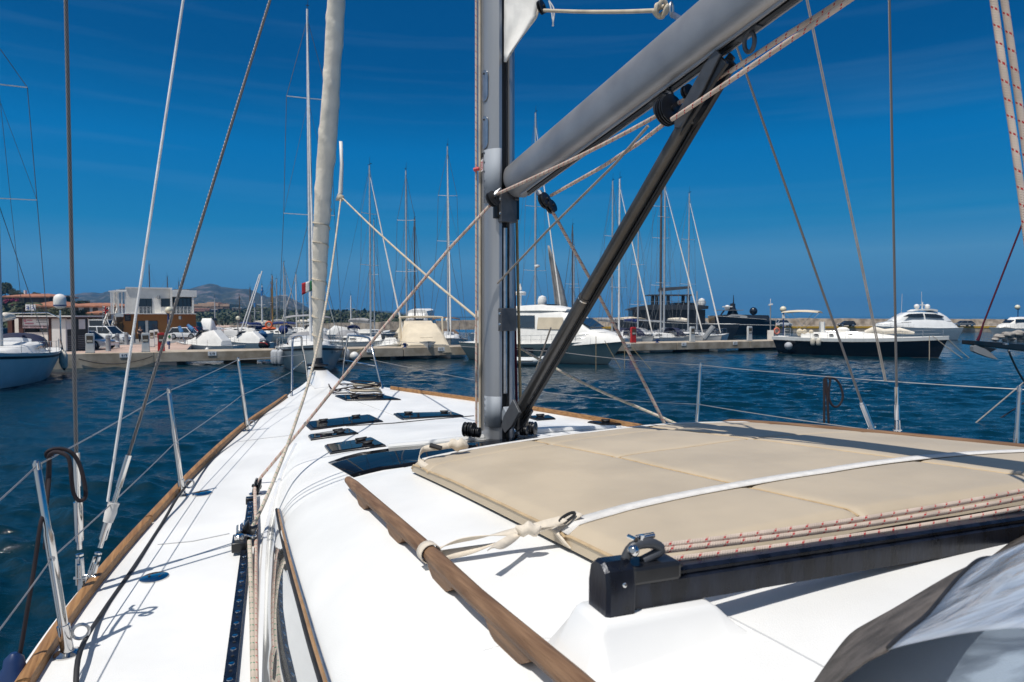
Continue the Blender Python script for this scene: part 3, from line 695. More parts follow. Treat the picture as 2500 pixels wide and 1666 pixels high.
rope(sub(Pd(2164,932,4.5), Pd(2164,932,4.5)+(Pd(1966,-30,4.7)-Pd(2164,932,4.5))*2.6, 30), .0042, 'rope_gray', 'flag_halyard', 6); rope(sub(Pd(2160,931,4.5), Pd(2160,931,4.5)+(Pd(1962,-30,4.7)-Pd(2160,931,4.5))*2.6, 30), .0042, 'rope_gray', 'flag_halyard', 6)
rope(sub(Pd(680,1270,4.2), Pd(680,1269,4.2), 1), .001, 'rope_gray', 'flag_halyard', 4) if False else None
# genoa furled on the forestay
g = empty('furled_genoa', Pd(778,905,10.36), 0, True); g.parent = Y; g.matrix_parent_inverse = WM[Y.name].inverted()
m = MB(); rows = []; Gp = [(-90,825,21.5),(0,821,20.5),(120,814,20.5),(300,803,21),(480,789,20.5),(620,782,17.5),(760,777,14),(820,776,12),(850,776,10.5),(880,777,9)]
gf = lambda k: (lambda t: (t))(k)
NR = 150; rings = []
gx = pspline([(p[0], p[1]) for p in Gp]); gw = pspline([(p[0], p[2]) for p in Gp])
for i in range(NR+1):
    py = -90 + 970*i/NR; t = i/NR; Yd = 1/((1-t)/9.25 + t/10.36); c = Pd(gx(py), py, Yd); r = gw(py)/F*Yd
    rg = []
    for k in range(24):
        th = 2*math.pi*k/24
        wr_ = 1 + .04*math.sin(th*2+py*.021) + .09*max(0, math.sin(th - py*.045))**8 + .045*noise.noise(V((math.cos(th)*2.2, math.sin(th)*2.2, py*.03)))
        rg.append(c + V((math.cos(th), math.sin(th), 0))*r*wr_)
    rings.append(rg)
m.loft(rings); m.build('furled_sail', M['uvsail'], g)
m = MB()
for base, turns in ((480, 1),):
    pts = []
    for i in range(170):
        py = 515 + 330*i/169; Yd = 1/((1-(py+90)/970)/9.25 + ((py+90)/970)/10.36); th = i*.27; r = gw(py)/F*Yd*1.06
        pts.append(Pd(gx(py), py, Yd)+V((math.cos(th)*r, math.sin(th)*r, .03*math.cos(th))))
    m.tube(pts, .008, 6)
m.build('sheet_wrap', M['rope_cream'], g)
m = MB(); m.grid([[Pd(828,345,9.5), Pd(830,400,9.5), Pd(826,470,9.5), Pd(818,490,9.55)], [Pd(831,345,9.47), Pd(834,400,9.46), Pd(832,470,9.45), Pd(824,488,9.5)]]); o = m.build('clew_patch', M['sail'], g); s = o.modifiers.new('s','SOLIDIFY'); s.thickness = .03
m = MB(); c = Pd(778,905,10.36)
m.lathe([(.07,.14),(.075,.10),(.10,.02),(.10,0)], Pd(776,880,10.36)-V((0,0,.10)), (0,0,1), 20); m.lathe([(.05,-.02),(.155,-.015),(.165,0),(.155,.018),(.06,.03)], Pd(776,891,10.36), (0,0,1), 26); m.lathe([(.05,0),(.15,.01),(.155,.025),(.06,.04)], Pd(776,903,10.36), (0,0,1), 26)
m.build('furling_drum', M['black'], g)
m = MB(); m.tube([Pd(777,905,10.36), Pd(778,935,10.36)], .03, 10); m.bar(Pd(768,916,10.34), Pd(788,916,10.34), .03, .05); m.build('drum_fork', M['steel'], g)
# genoa sheets from the clew
ck = Pd(832,484,9.45); m = MB(); m.ball(ck, .05, n=8, m=6); m.build('clew_knot', M['rope_cream'], g)
carp = hit(609,1300,.055)
rope(smooth_path(path_inv([(832,486),(812,640),(788,785),(757,920),(722,1030),(690,1118),(650,1216),(612,1296)], 9.45, carp.y), 5), .0105, 'rope_green', 'genoa_sheet')
rope(smooth_path(path_inv([(836,484),(920,565),(1040,672),(1157,770),(1172,784)], 9.45, 5.15), 4), .0105, 'rope_cream', 'genoa_sheet')
rope(smooth_path(path_inv([(1262,845),(1330,885),(1450,948),(1600,1013),(1660,1040)], 5.3, 4.6), 4), .0105, 'rope_green', 'genoa_sheet')

# ------------------------------------------------------------------ side-deck track, cars and ropes
tr = empty('sheet_track', hit(590,1350), 0, True); tr.parent = Y; tr.matrix_parent_inverse = WM[Y.name].inverted()
q = [hit(613+(562-613)*((t/19)**1.0)-0, 1229+(1668-1229)*(t/19), .0) for t in range(20)] + [hit(540,1860)]
A0, A1 = q[0], q[-1]; td = (A1-A0).normalized(); ts_ = td.cross(V((0,0,1))).normalized()
m = MB()
for p, p2 in zip(q, q[1:]): m.bar(p+V((0,0,.014)), p2+V((0,0,.014)), .040, .024)
m.build('rail', M['navy'], tr, smooth=False)
m = MB(); Lt = (A1-A0).length; k = .06
while k < Lt:
    p = A0+td*k; p = V((p.x, p.y, H+deck_z(*toB(p))+.0262)); m.lathe([(.011,0),(.010,.002),(.002,.003)], p, (0,0,1), 10); k += .105
o = m.build('screws', M['chrome'], tr); 
m = MB(); k = .11
while k < Lt:
    p = A0+td*k; p = V((p.x, p.y, H+deck_z(*toB(p))+.0262)); m.lathe([(.006,0),(.006,.0015),(.001,.002)], p, (0,0,1), 8); k += .105
m.build('stop_holes', M['blackmatt'], tr)
m = MB(); m.bar(A0-td*.03+V((0,0,.018)), A0+td*.025+V((0,0,.018)), .062, .04); m.build('end_stop', M['black'], tr, bevel=.004)
cc = hit(585,1345); car = empty('track_car', cc, 0, True); car.parent = tr; car.matrix_parent_inverse = WM[tr.name].inverted()
m = MB(); m.bar(cc-td*.075+V((0,0,.04)), cc+td*.075+V((0,0,.04)), .07, .05); cb = m.build('car_body', M['black'], tr, bevel=.006)
m = MB(); m.lathe([(.024,0),(.024,.022),(.018,.028),(.002,.029)], cc+td*.02+V((0,0,.064)), (0,0,1), 16); m.tube([cc-td*.06+V((0,0,.07)), cc-td*.09+V((0,0,.10))], .02, 10); m.build('car_pin', M['chrome'], tr)
bpy.data.objects.remove(car)
bc = hit(606,1296,.07)
ax2 = (ts_*.8+V((0,0,.5))).normalized()
m = MB(); m.lathe([(.045,-.03),(.05,-.026),(.03,-.008),(.028,0),(.03,.008),(.05,.026),(.045,.03)], bc, ax2, 20); m.build('sheave', M['black'], tr)
m = MB()
for k in (-1, 1): m.tube(smooth_path([cc-td*.05+V((0,0,.075))+ax2*k*.012, bc+td*.05+ax2*k*.036, bc-td*.065+ax2*k*.036, bc-td*.085], 5), .008, 8)
m.bar(bc+td*.03+ax2*.037, bc-td*.06+ax2*.037, .05, .006, ax2)
m.build('cheek', M['chrome'], tr)
# deck block for the mainsheet
dc = hit(627,1188,.05); sheave_block('deck_block', dc, (ts_*.9+V((0,0,.25))), .055, Y, .05)
m = MB(); m.lathe([(.05,-.06),(.05,-.045),(.02,-.04),(.015,-.01)], dc, (0,0,1), 16); m.build('block_base', M['steel'], Y)
def deck_rope(px, r, mt, off, name): return rope(smooth_path([hit(*p, off if not isinstance(off, list) else off[i]) for i, p in enumerate(px)], 5), r, mt, name)
deck_rope([(622,1192),(623,1235),(626,1290),(624,1360),(624,1480),(625,1600),(626,1668),(628,1820)], .0098, 'rope_red', [.06,.05,.035,.02,.014,.014,.014,.014], 'mainsheet')
deck_rope([(609,1322),(611,1360),(613,1420),(616,1500),(618,1600),(620,1668),(622,1820)], .0112, 'rope_green', [.07,.05,.03,.016,.014,.014,.014], 'genoa_sheet')

# ------------------------------------------------------------------ mainsheet traveller on its moulded plinth
tv = empty('traveller', Pd(1480,1440,1.4), 0, True); tv.parent = Y; tv.matrix_parent_inverse = WM[Y.name].inverted()
t0 = Pd(1532,1435,1.41); t1 = Pd(2500,1285,1.90); td2 = (t1-t0).normalized(); tn = td2.cross(V((0,0,1))).normalized(); tu = tn.cross(td2)
t0 = t0 - td2*.02; t1 = t1+td2*.9
def tsec(p): return [p+tn*x+tu*z for x, z in ((-.028,-.036),(.028,-.036),(.028,.014),(.018,.020),(.018,.026),(.024,.030),(.018,.037),(-.018,.037),(-.024,.030),(-.018,.026),(-.018,.020),(-.028,.014))]
m = MB(); m.loft([tsec(t0+(t1-t0)*k/30) for k in range(31)]); m.build('beam', M['navy'], tv, auto=25)
# end control: cap, sheave box and cheek
def tbox(x0, x1, y0, y1, z0, z1, mat, name, bev=.005, par=tv):
    mm = MB(); mm.box((x0,y0,z0),(x1,y1,z1), Matrix(((td2.x,tn.x,tu.x,t0.x),(td2.y,tn.y,tu.y,t0.y),(td2.z,tn.z,tu.z,t0.z),(0,0,0,1)))); return mm.build(name, mat, par, smooth=False, bevel=bev)
m = MB(); pr = [(-.040,-.058),(.040,-.058),(.042,.018),(.034,.052),(.014,.066),(-.014,.066),(-.034,.052),(-.042,.018)]
m.loft([[t0+td2*x+tn*a*k+tu*z*k2 for a, z in pr] for x, k, k2 in ((-.052,.86,.93),(-.044,1,1),(.010,1,1),(.014,.95,.97))]); cap = m.build('end_cap', M['navy'], tv, auto=30)
tbox(.014,.135,-.036,.030,.012,.052, M['black'], 'sheave_box', .008); tbox(.014,.138,-.030,.028,.038,.046, M['blackmatt'], 'sheave_slot', .002)
m = MB(); m.lathe([(.007,0),(.007,.004),(.002,.006)], t0-td2*.012+tn*.036+tu*.022, tn, 10); m.build('cap_bolt', M['chrome'], cap)
m = MB(); m.tube(smooth_path([t0+td2*.01+tu*.055, t0+td2*.03+tu*.085, t0+td2*.075+tu*.088, t0+td2*.10+tu*.07, t0+td2*.055+tu*.052], 4), .011, 10); m.build('becket', M['bracket'], tv)
m = MB(); m.tube([t0+td2*.045+tu*.098-tn*.012, t0+td2*.09+tu*.10-tn*.012], .0065, 10); m.tube([t0+td2*.05+tu*.085, t0+td2*.052+tu*.108], .006, 8); m.ball(t0+td2*.02+tu*.084+tn*.02, .0125, n=10, m=8); m.tube([t0+td2*.035+tu*.10-tn*.024, t0+td2*.035+tu*.102+tn*.006], .0045, 8); m.build('shackle', M['chrome'], tv)
def trope(p0, p1, Y0, Y1, r=.0062, sg=.012):
    a_, b_ = Pd(*p0, Y0), Pd(*p1, Y1); return rope(sag(a_, b_, sg, 24), r*1.15, 'rope_red', 'traveller_line', 12)
trope((1590,1336),(2560,1186),1.50,2.02); trope((1595,1347),(2560,1204),1.49,2.0); trope((1570,1374),(2560,1228),1.44,1.97)
m = MB(); 
for k in (.95, 1.55, 2.0): m.lathe([(.022,-.12),(.022,0)], t0+td2*k-tu*.034-tn*.0, tu, 14)
m.build('beam_foot', M['gel'], tv)
# moulded plinth under the port end
m = MB(); rr = []
def plz(p, off): return V((p.x, p.y, H+deck_z(*toB(p))+off))
for x, hw, kz in ((-.135,.062,0),(-.125,.06,.03),(-.115,.056,.12),(-.078,.048,.84),(-.07,.047,.95),(-.06,.046,1.0),(.19,.046,1.0),(.20,.047,.95),(.21,.048,.84),(.25,.056,.12),(.26,.06,.03),(.275,.062,0)):
    c0 = t0+td2*x; zt = (c0-tu*.038).z; rg = []
    for y_, f in ((-2.3,0),(-2.1,.02),(-1.95,.09),(-1.35,.82),(-1.22,.95),(-1.08,1),(1.08,1),(1.22,.95),(1.35,.82),(1.95,.09),(2.1,.02),(2.3,0)):
        p = c0+tn*hw*y_; zb = H+deck_z(*toB(p))-.003; rg.append(V((p.x, p.y, zb+(zt-zb)*f*kz)))
    rr.append(rg)
m.grid(rr); o = m.build('plinth', M['gel'], tv, auto=85)
# ------------------------------------------------------------------ sun mattress and its straps
def quads(a, n): return on_deck(a, n)
AF, AB, NP, NS_ = -1.22, -3.16, -1.07, 1.22
def m_edge(a):  # lateral limits of the pad at station a
    t = (a-AF)/(AB-AF); return NP-.07*t, NS_+.16*t
SEAM_N = [.30, .645]; SEAM_A = [.13, .42, .79]
def mat_top(s, t, seams=True):
    n0, n1 = m_edge(AF+(AB-AF)*t); a = AF+(AB-AF)*t + .05*math.sin(s*math.pi) - .42*max(0, s-.1)*t**3; n = n0+(n1-n0)*s
    z = .072 + .003*noise.noise(V((s*5, t*5, 0)))
    for q in SEAM_N if seams else (): z -= .010*math.exp(-((s-q)/.006)**2) + .0015*math.exp(-((s-q)/.03)**2)
    for i, q in enumerate(SEAM_A) if seams else (): z -= (.009*math.exp(-((t-q)/.006)**2) + .0015*math.exp(-((t-q)/.03)**2))*(1 if i != 1 else sstep((s-.28)*30))
    e = min(s, 1-s)*2.3; f = min(t, 1-t)*1.94; z -= .022*math.exp(-(e/.022)**2) + .022*math.exp(-(f/.022)**2)
    return on_deck(a, n, z)
NSs, NTs = 130, 120
ss_ = sorted(set([i/NSs for i in range(NSs+1)] + [q+d for q in SEAM_N for d in (-.006,-.003,0,.003,.006)]))
tt_ = sorted(set([i/NTs for i in range(NTs+1)] + [q+d for q in SEAM_A for d in (-.006,-.003,0,.003,.006)]))
pad = empty('sun_mattress', on_deck(-2.2, 0), 0, True, 'large flat beige vinyl sunbathing mattress strapped across the coachroof in front of the mast shadow', 'mattress')
m = MB(); rows = []
def low(s, t):
    n0, n1 = m_edge(AF+(AB-AF)*t); return on_deck(AF+(AB-AF)*t + .05*math.sin(s*math.pi) - .42*max(0, s-.1)*t**3, n0+(n1-n0)*s, .012)
rows.append([low(s, 0) for s in ss_])
for t in tt_:
    rows.append([mat_top(s, t) for s in ss_])
rows.append([low(s, 1) for s in ss_])
m.grid(rows)
for s in (0, 1): m.grid([[low(s, t) for t in tt_], [mat_top(s, t) for t in tt_]])
m.build('pad', M['cushion'], pad, auto=70)
# piping along the visible edges and seams
M['piping'] = pm('beige_piping', (.50,.37,.22), rough=.6, var=.15, vs=20)
m = MB()
m.tube([mat_top(0, t)+V((0,0,.0)) for t in tt_[::2]], .005, 6)
m.tube([mat_top(s, 0) for s in ss_[::2]], .005, 6)
m.build('edge_piping', M['piping'], pad)
m = MB()
for q in SEAM_N: m.tube([mat_top(q, t)+V((0,0,.004)) for t in tt_[::2]], .0035, 5)
for q in SEAM_A[1:2]: m.tube([mat_top(s, q)+V((0,0,.003)) for s in ss_[::2] if .30 < s < .98], .003, 5)
m.build('seam_piping', M['piping'], pad)
def strapmesh(P, side, w, name, mat, par, th=.003):
    mm = MB(); mm.grid([[p+s*w/2, p-s*w/2] for p, s in zip(P, side)]); o = mm.build(name, mat, par); s = o.modifiers.new('s','SOLIDIFY'); s.thickness = th; return o
Uv, Wv = V((U.x,U.y,0)), V((W.x,W.y,0))
# aft strap: over the pad, round its edge, knotted, to the handrail
tS = .785
SP = [mat_top(s, tS, False)+V((0,0,.003 if 0 < s < 1 else .003)) for s in [i/60 for i in range(61)]]
strapmesh(SP[::1], [Uv]*len(SP), .056, 'strap', M['whitestrap'], pad)
e0 = mat_top(0, tS-.02)
dn = smooth_path([mat_top(.03, tS-.01)+V((0,0,.018)), e0+V((0,0,.006)), low(0, tS+.0)-Wv*.012+V((0,0,.03)), low(0, tS+.015)+V((0,0,.005))], 5)
strapmesh(dn, [Uv]*len(dn), .045, 'strap', M['strap'], pad)
g0 = Pd(1392,1262,mat_top(0,tS).y)
m = MB(); bk = Pd(1385,1264,e0.y-.01); bd = (Pd(1400,1255,e0.y)-Pd(1362,1277,e0.y-.03)).normalized()
ring = [bk + bd*(.030*math.cos(t)) + Uv*(.010*math.sin(t))*.6 + V((0,0,.006*math.sin(t))) for t in [2*math.pi*k/18 for k in range(19)]]
m.tube(ring, .0048, 6); m.build('buckle', M['blackmatt'], pad)
hr = hp[15]
tails = [[(1378,1268),(1340,1280),(1300,1292),(1240,1303),(1180,1312),(1120,1322),(1075,1338),(1055,1350)],
         [(1372,1272),(1330,1283),(1285,1299),(1255,1312),(1200,1330),(1140,1346),(1085,1356),(1062,1360)],
         [(1290,1292),(1265,1306),(1225,1330),(1195,1342)]]
for k, tp_ in enumerate(tails):
    y0, y1 = e0.y-.02, (hr.y+.02 if k < 2 else 1.85)
    P = smooth_path(path_inv(tp_, y0, y1), 6); sd = []
    for i, p in enumerate(P): t = i/len(P); sd.append((Uv*(.8) + V((0,0,.6*math.sin(t*7+k*2)))).normalized())
    strapmesh(P, sd, .034 if k < 2 else .03, 'strap_tail', M['strap'], pad)
m = MB(); kc = Pd(1290,1293,y0-.06); m.ball(kc, .026, (1.5,.8,.75), 12, 8); m.v = [tuple(V(p)+V((0,0,.006*math.sin(p[0]*160)))) for p in m.v]; m.build('strap_knot', M['strap'], pad)
P = []
for t in [2*math.pi*k/20 for k in range(21)]: P.append(hr + V((0,0,.030*math.sin(t))) + Wv*.033*math.cos(t))
d_ = (hp[16]-hp[14]).normalized(); strapmesh(P, [d_]*21, .045, 'strap_loop', M['strap'], pad)
# forward strap with its knotted end
tF = .035
SP = [mat_top(s, tF, False)+V((0,0,.004)) for s in [i/60 for i in range(1, 60)]]
strapmesh(SP, [Uv]*len(SP), .034, 'strap', M['whitestrap'], pad)
y0 = mat_top(0, 0).y
P = smooth_path([Pd(1140,1083,y0+.05), Pd(1105,1087,y0), Pd(1070,1092,y0-.03), Pd(1035,1097,y0-.06), Pd(1024,1110,y0-.12), Pd(1025,1128,y0-.14), Pd(1045,1142,y0-.16), Pd(1065,1150,y0-.17)], 6)
strapmesh(P, [V((.1,.5,.8)).normalized()]*len(P), .034, 'strap_tail', M['strap'], pad)
m = MB(); kc = Pd(1118,1086,y0); m.ball(kc, .036, (1.5,.8,.8), 12, 8); m.v = [tuple(V(p)+V((0,0,.008*math.sin(p[0]*120)))) for p in m.v]; m.build('strap_knot', M['strap'], pad)
m = MB(); m.tube([Pd(1050,1087,y0-.04), Pd(1078,1095,y0-.05)], .012, 8); m.build('buckle', M['blackmatt'], pad)

# ------------------------------------------------------------------ sprayhood
hood = empty('sprayhood', hit(2300,1480), 0, True); hood.parent = Y; hood.matrix_parent_inverse = WM[Y.name].inverted()
bpx = [(1940,1740),(1985,1668),(2035,1596),(2075,1548),(2118,1520),(2160,1500),(2225,1472),(2285,1450),(2345,1412),(2420,1358),(2500,1300),(2600,1235),(2720,1160)]
base = smooth_path([hit(*p, .004) for p in bpx], 4)
NB = len(base)
topc = [B(-4.35, -1.35+1.9*i/(NB-1), -.30+.14*math.sin(math.pi*min(1, i/(NB-1)+.1))) for i in range(NB)]
def hs_(i, v):
    p = base[i].lerp(topc[i], v); nrm = V((-.1,.6,.8))
    b = .07*math.sin(math.pi*v) + (.006*math.sin(i*.35+v*5) + .008*noise.noise(V((i*.16, v*5, 2))))*min(1, v*5)
    return p + nrm*b
def patch(v0, v1, n, name, mat, th):
    f0 = v0 if callable(v0) else (lambda i: v0); f1 = v1 if callable(v1) else (lambda i: v1)
    mm = MB(); mm.grid([[hs_(i, f0(i)+(f1(i)-f0(i))*k/n) for k in range(n+1)] for i in range(NB)]); o = mm.build(name, mat, hood, auto=80); s = o.modifiers.new('s','SOLIDIFY'); s.thickness = th; return o
vb_ = lambda i: .15+.17*(1-i/(NB-1))
patch(0, vb_, 5, 'fabric_border', M['hood'], .003)
m, nt, b = newmat('clear_vinyl')
tcx = N(nt, 'ShaderNodeTexCoord'); mpx = N(nt, 'ShaderNodeMapping'); mpx.inputs['Scale'].default_value = (2, 8, 8); mpx.inputs['Rotation'].default_value = (0,0,.6); L(nt, tcx.outputs['Object'], mpx.inputs[0])
nzx = N(nt, 'ShaderNodeTexNoise', Scale=1.0, Detail=4, Distortion=1.2); L(nt, mpx.outputs[0], nzx.inputs[0])
bpx_ = N(nt, 'ShaderNodeBump', Strength=.35, Distance=.05); L(nt, nzx.outputs[0], bpx_.inputs['Height']); L(nt, bpx_.outputs[0], b.inputs['Normal'])
b.inputs['Base Color'].default_value = (.72,.77,.84,1); b.inputs['Roughness'].default_value = .08; b.inputs['Specular IOR Level'].default_value = .8
tr_ = N(nt, 'ShaderNodeBsdfTransparent'); tr_.inputs['Color'].default_value = (.72,.80,.90,1)
ms = N(nt, 'ShaderNodeMixShader'); rpx = N(nt, 'ShaderNodeMapRange'); rpx.inputs['From Min'].default_value = .35; rpx.inputs['From Max'].default_value = .65; rpx.inputs['To Min'].default_value = .22; rpx.inputs['To Max'].default_value = .72
L(nt, nzx.outputs[0], rpx.inputs[0]); L(nt, rpx.outputs[0], ms.inputs[0]); L(nt, tr_.outputs[0], ms.inputs[1]); L(nt, b.outputs[0], ms.inputs[2]); L(nt, ms.outputs[0], nt.nodes['Material Output'].inputs['Surface'])
M['vinyl'] = m
patch(vb_, .9, 14, 'clear_window', M['vinyl'], .0008)
m = MB(); m.tube([hs_(i, vb_(i))+V((0,0,.002)) for i in range(NB)], .0035, 6); m.build('window_seam', M['blackmatt'], hood)
# ------------------------------------------------------------------ loose lines
def loose(name, pts, r, mt, label, cat='rope', group=None, n=8):
    mm = MB(); mm.tube(smooth_path(pts, 6), r, n); o = mm.build(name, M[mt]); return tag(o, label, cat, group)
ya = ST[0][0].y
def lp(px, py, dy=0): return Pd(px, py, ya+.14+dy)
coil = [lp(128,1112,.06), lp(116,1116,.03), lp(114,1106), lp(128,1098), lp(152,1097,.02), lp(175,1106,.03), lp(192,1130,.04), lp(203,1165,.04), lp(209,1200,.04), lp(206,1218,.03), lp(192,1222,.02), lp(180,1205,.0), lp(174,1165,-.02), lp(172,1140,-.02), lp(165,1115,-.02), lp(140,1104,-.02), lp(122,1110,-.02), lp(119,1130,-.01), lp(117,1165,0), lp(113,1210,0), lp(108,1245,.0), lp(112,1290,.0), lp(110,1340,.01)]
loose('rope_coil', coil, .0075, 'rope_dark', 'dark rope looped over the lifeline beside the nearest port stanchion')
fl = [Pd(121,1118,ya+.16), Pd(120,1170,ya+.14), Pd(112,1240,ya+.05), Pd(100,1275,ya-.02), Pd(86,1370,ya-.05), Pd(70,1470,ya-.08), Pd(48,1600,ya-.10), Pd(40,1622,ya-.10)]
loose('fender_lanyard', fl, .0072, 'rope_dark', 'dark lanyard running down outside the hull to the blue fender')
fc = Pd(36,1690,ya-.12); m = MB(); m.lathe([(.01,.14),(.03,.12),(.035,.09),(.07,.05),(.085,0),(.085,-.30),(.06,-.37),(.01,-.4)], fc, (0,0,1), 20)
M['bluefender'] = pm('blue_fender', (.01,.03,.10), rough=.35, var=.2); fo = empty('fender', fc, 0, True, 'dark blue fender hanging outside the hull below the nearest stanchion', 'fender'); m.build('fender_body', M['bluefender'], fo)
m = MB()
for k in (-1, 1): m.tube(smooth_path([Pd(42,1618,ya-.1), Pd(40+k*16,1640,ya-.1), Pd(38+k*20,1668,ya-.1), fc+V((k*.03,0,.02))], 4), .006, 6)
m.build('rope_bridle', M['rope_dark'], fo)
yb = 5.55
cs = [Pd(2012,924,yb), Pd(2012,960,yb), Pd(2012,1034,yb), Pd(2013,960,yb), Pd(2016,926,yb), Pd(2020,960,yb), Pd(2023,1034,yb), Pd(2019,965,yb), Pd(2015,926,yb), Pd(2027,922,yb), Pd(2024,950,yb), Pd(2024,972,yb), Pd(2032,990,yb), Pd(2044,993,yb), Pd(2055,980,yb), Pd(2057,960,yb), Pd(2048,935,yb), Pd(2032,922,yb), Pd(2022,926,yb)]
loose('rope_coil', cs, .009, 'rope_dark', 'thin black rope loop hanging from the starboard lifeline over open water')
# ropes lying on the foredeck by the pulpit
q = [(870,935),(850,935),(840,925),(815,922),(803,935),(810,950),(826,955),(838,948),(860,955),(875,950),(860,945),(830,950),(806,955),(820,960),(850,960),(868,962)]
loose('deck_line', [hit(x, max(y, 938), .012+.010*(i % 3)) for i, (x, y) in enumerate(q)], .009, 'rope_dark', 'black line in loose bights on the white foredeck')
q = [(880,958)]; c0 = hit(893,956,.04); pts = []
for i in range(60): t = i*.42; r = .16-.001*i; pts.append(c0+V((r*math.cos(t)*1.25, r*math.sin(t)*.8, -.02+.0022*i+.02*math.sin(t*.5)))) 
loose('mooring_rope', pts, .016, 'rope_cream', 'cream mooring rope heaped in a coil on the foredeck by the pulpit')
pts = [c0+V((.19*math.cos(t*1.3), .12*math.sin(t*1.3), .08+.05*math.sin(t*.7))) for t in [i*.4 for i in range(26)]]
loose('deck_line', pts, .008, 'rope_dark', 'black line wound over the heap of cream mooring rope')
# ------------------------------------------------------------------ water
m, nt, b = newmat('harbour_water')
tcw = N(nt, 'ShaderNodeTexCoord'); mpw = N(nt, 'ShaderNodeMapping'); mpw.inputs['Scale'].default_value = (1, 1.25, 1); mpw.inputs['Rotation'].default_value = (0,0,.25); L(nt, tcw.outputs['Object'], mpw.inputs[0])
n1 = N(nt, 'ShaderNodeTexNoise', Scale=7, Detail=5, Roughness=.6, Distortion=.4); L(nt, mpw.outputs[0], n1.inputs[0])
n3 = N(nt, 'ShaderNodeTexNoise', Scale=.045, Detail=3); L(nt, tcw.outputs['Object'], n3.inputs[0])
bpw = N(nt, 'ShaderNodeBump', Distance=.06, Strength=.5); L(nt, n1.outputs[0], bpw.inputs['Height']); L(nt, bpw.outputs[0], b.inputs['Normal'])
rw = N(nt, 'ShaderNodeValToRGB'); rw.color_ramp.elements[0].color = (.0008,.013,.022,1); rw.color_ramp.elements[1].color = (.0015,.024,.040,1); L(nt, n3.outputs[0], rw.inputs[0]); L(nt, rw.outputs[0], b.inputs['Base Color'])
b.inputs['Roughness'].default_value = .06; b.inputs['IOR'].default_value = 1.26
M['water'] = m
import numpy as np
rg_ = np.random.default_rng(4)
ys = [3.0]
while ys[-1] < 150: ys.append(ys[-1]*1.0042)
while ys[-1] < 14000: ys.append(ys[-1]*1.12)
ks = np.concatenate([[-9,-4,-2,-1.3], np.linspace(-1.0,1.0,400), [1.3,2,4,9]])
Yg, Kg = np.meshgrid(np.array(ys), ks, indexing='ij'); Xg = Yg*Kg; Zg = np.zeros_like(Yg)
gust = .75 + .35*np.sin(Xg*.11+Yg*.07+1)*np.sin(Yg*.16-Xg*.05) + .15*np.sin(Xg*.31-Yg*.23)
for i in range(72):                        # wind ripples as a sum of short crossing waves
    lam = .28*(7.5**(rg_.random()**1.4)); th = 1.25+rg_.normal(0, .55); kx, ky = 2*np.pi/lam*np.cos(th), 2*np.pi/lam*np.sin(th); ph = rg_.random()*6.283
    fade = np.exp(-(2.2*Yg*.0045/lam)**2)*np.exp(-(Yg/95)**2)
    Zg += fade*gust*.0068*lam**.85*np.sin(kx*Xg+ky*Yg+ph+.6*np.sin(.37*Xg+.29*Yg+ph))
Zg += .25*np.maximum(Zg, 0)**1.0
nr, nc = Yg.shape; me = bpy.data.meshes.new('water'); co = np.stack([Xg, Yg, Zg], -1).reshape(-1, 3).astype(np.float32)
idx = np.arange(nr*nc).reshape(nr, nc); q = np.stack([idx[:-1,:-1], idx[:-1,1:], idx[1:,1:], idx[1:,:-1]], -1).reshape(-1, 4)
me.vertices.add(len(co)); me.vertices.foreach_set('co', co.ravel()); me.loops.add(q.size); me.loops.foreach_set('vertex_index', q.ravel().astype(np.int32)); me.polygons.add(len(q)); me.polygons.foreach_set('loop_start', np.arange(0, q.size, 4, dtype=np.int32)); me.polygons.foreach_set('loop_total', np.full(len(q), 4, dtype=np.int32))
me.update(calc_edges=True); me.validate(); me.shade_smooth(); me.materials.append(M['water']); wo = bpy.data.objects.new('water', me); COL.objects.link(wo); tag(wo, kind='structure')

# ------------------------------------------------------------------ materials of the shore
M['concrete'] = pm('quay_concrete', (.50,.43,.34), rough=.9, var=.35, vs=1.3, bump=.3, bs=9, col2=(.31,.25,.18), detail=9)
M['pierbrown'] = pm('algae_pier_block', (.12,.075,.03), rough=.9, var=.5, vs=2, bump=.5, bs=7)
M['paving'] = pm('pink_paving', (.50,.36,.29), rough=.9, var=.25, vs=.6, detail=9)
M['asphalt'] = pm('grey_asphalt', (.22,.21,.20), rough=.95, var=.25, vs=1.5)  # plain grey asphalt with random tone variation
M['white'] = pm('white_paint', (.78,.77,.74), rough=.5, var=.07, vs=3)
M['offwhite'] = pm('cream_render', (.86,.82,.75), rough=.8, var=.07, vs=2, bump=.1, bs=20)
M['plaster'] = pm('peeling_white_plaster', (.74,.73,.70), rough=.9, var=.2, vs=3, bump=.5, bs=14, col2=(.55,.53,.5), lo=.28, hi=.40)
M['brick'] = pm('brown_tile_cladding', (.46,.19,.045), rough=.8, var=.2, vs=8, stretch=(1,1,6))
M['brownwood'] = pm('dark_brown_timber', (.085,.030,.018), rough=.6, var=.25, vs=9)
M['darkglass'] = pm('dark_window_glass', (.012,.016,.02), rough=.06, spec=.8, var=.2)
M['bluewin'] = pm('blue_tinted_glass', (.02,.045,.075), rough=.05, spec=.9, var=.2)
M['terracotta'] = pm('terracotta_tiles', (.36,.15,.08), rough=.9, var=.35, vs=1.2, bump=.4, bs=6, stretch=(1,1,1))
M['villa'] = pm('ochre_villa_render', (.32,.22,.14), rough=.9, var=.15, vs=.8)
M['villawhite'] = pm('white_villa_render', (.62,.62,.64), rough=.9, var=.1, vs=.8)
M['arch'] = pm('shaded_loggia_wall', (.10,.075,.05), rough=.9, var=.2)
M['salmon'] = pm('salmon_render', (.52,.36,.25), rough=.9, var=.15, vs=.3)
M['pinkr'] = pm('pink_render', (.46,.22,.18), rough=.9, var=.15, vs=.3)
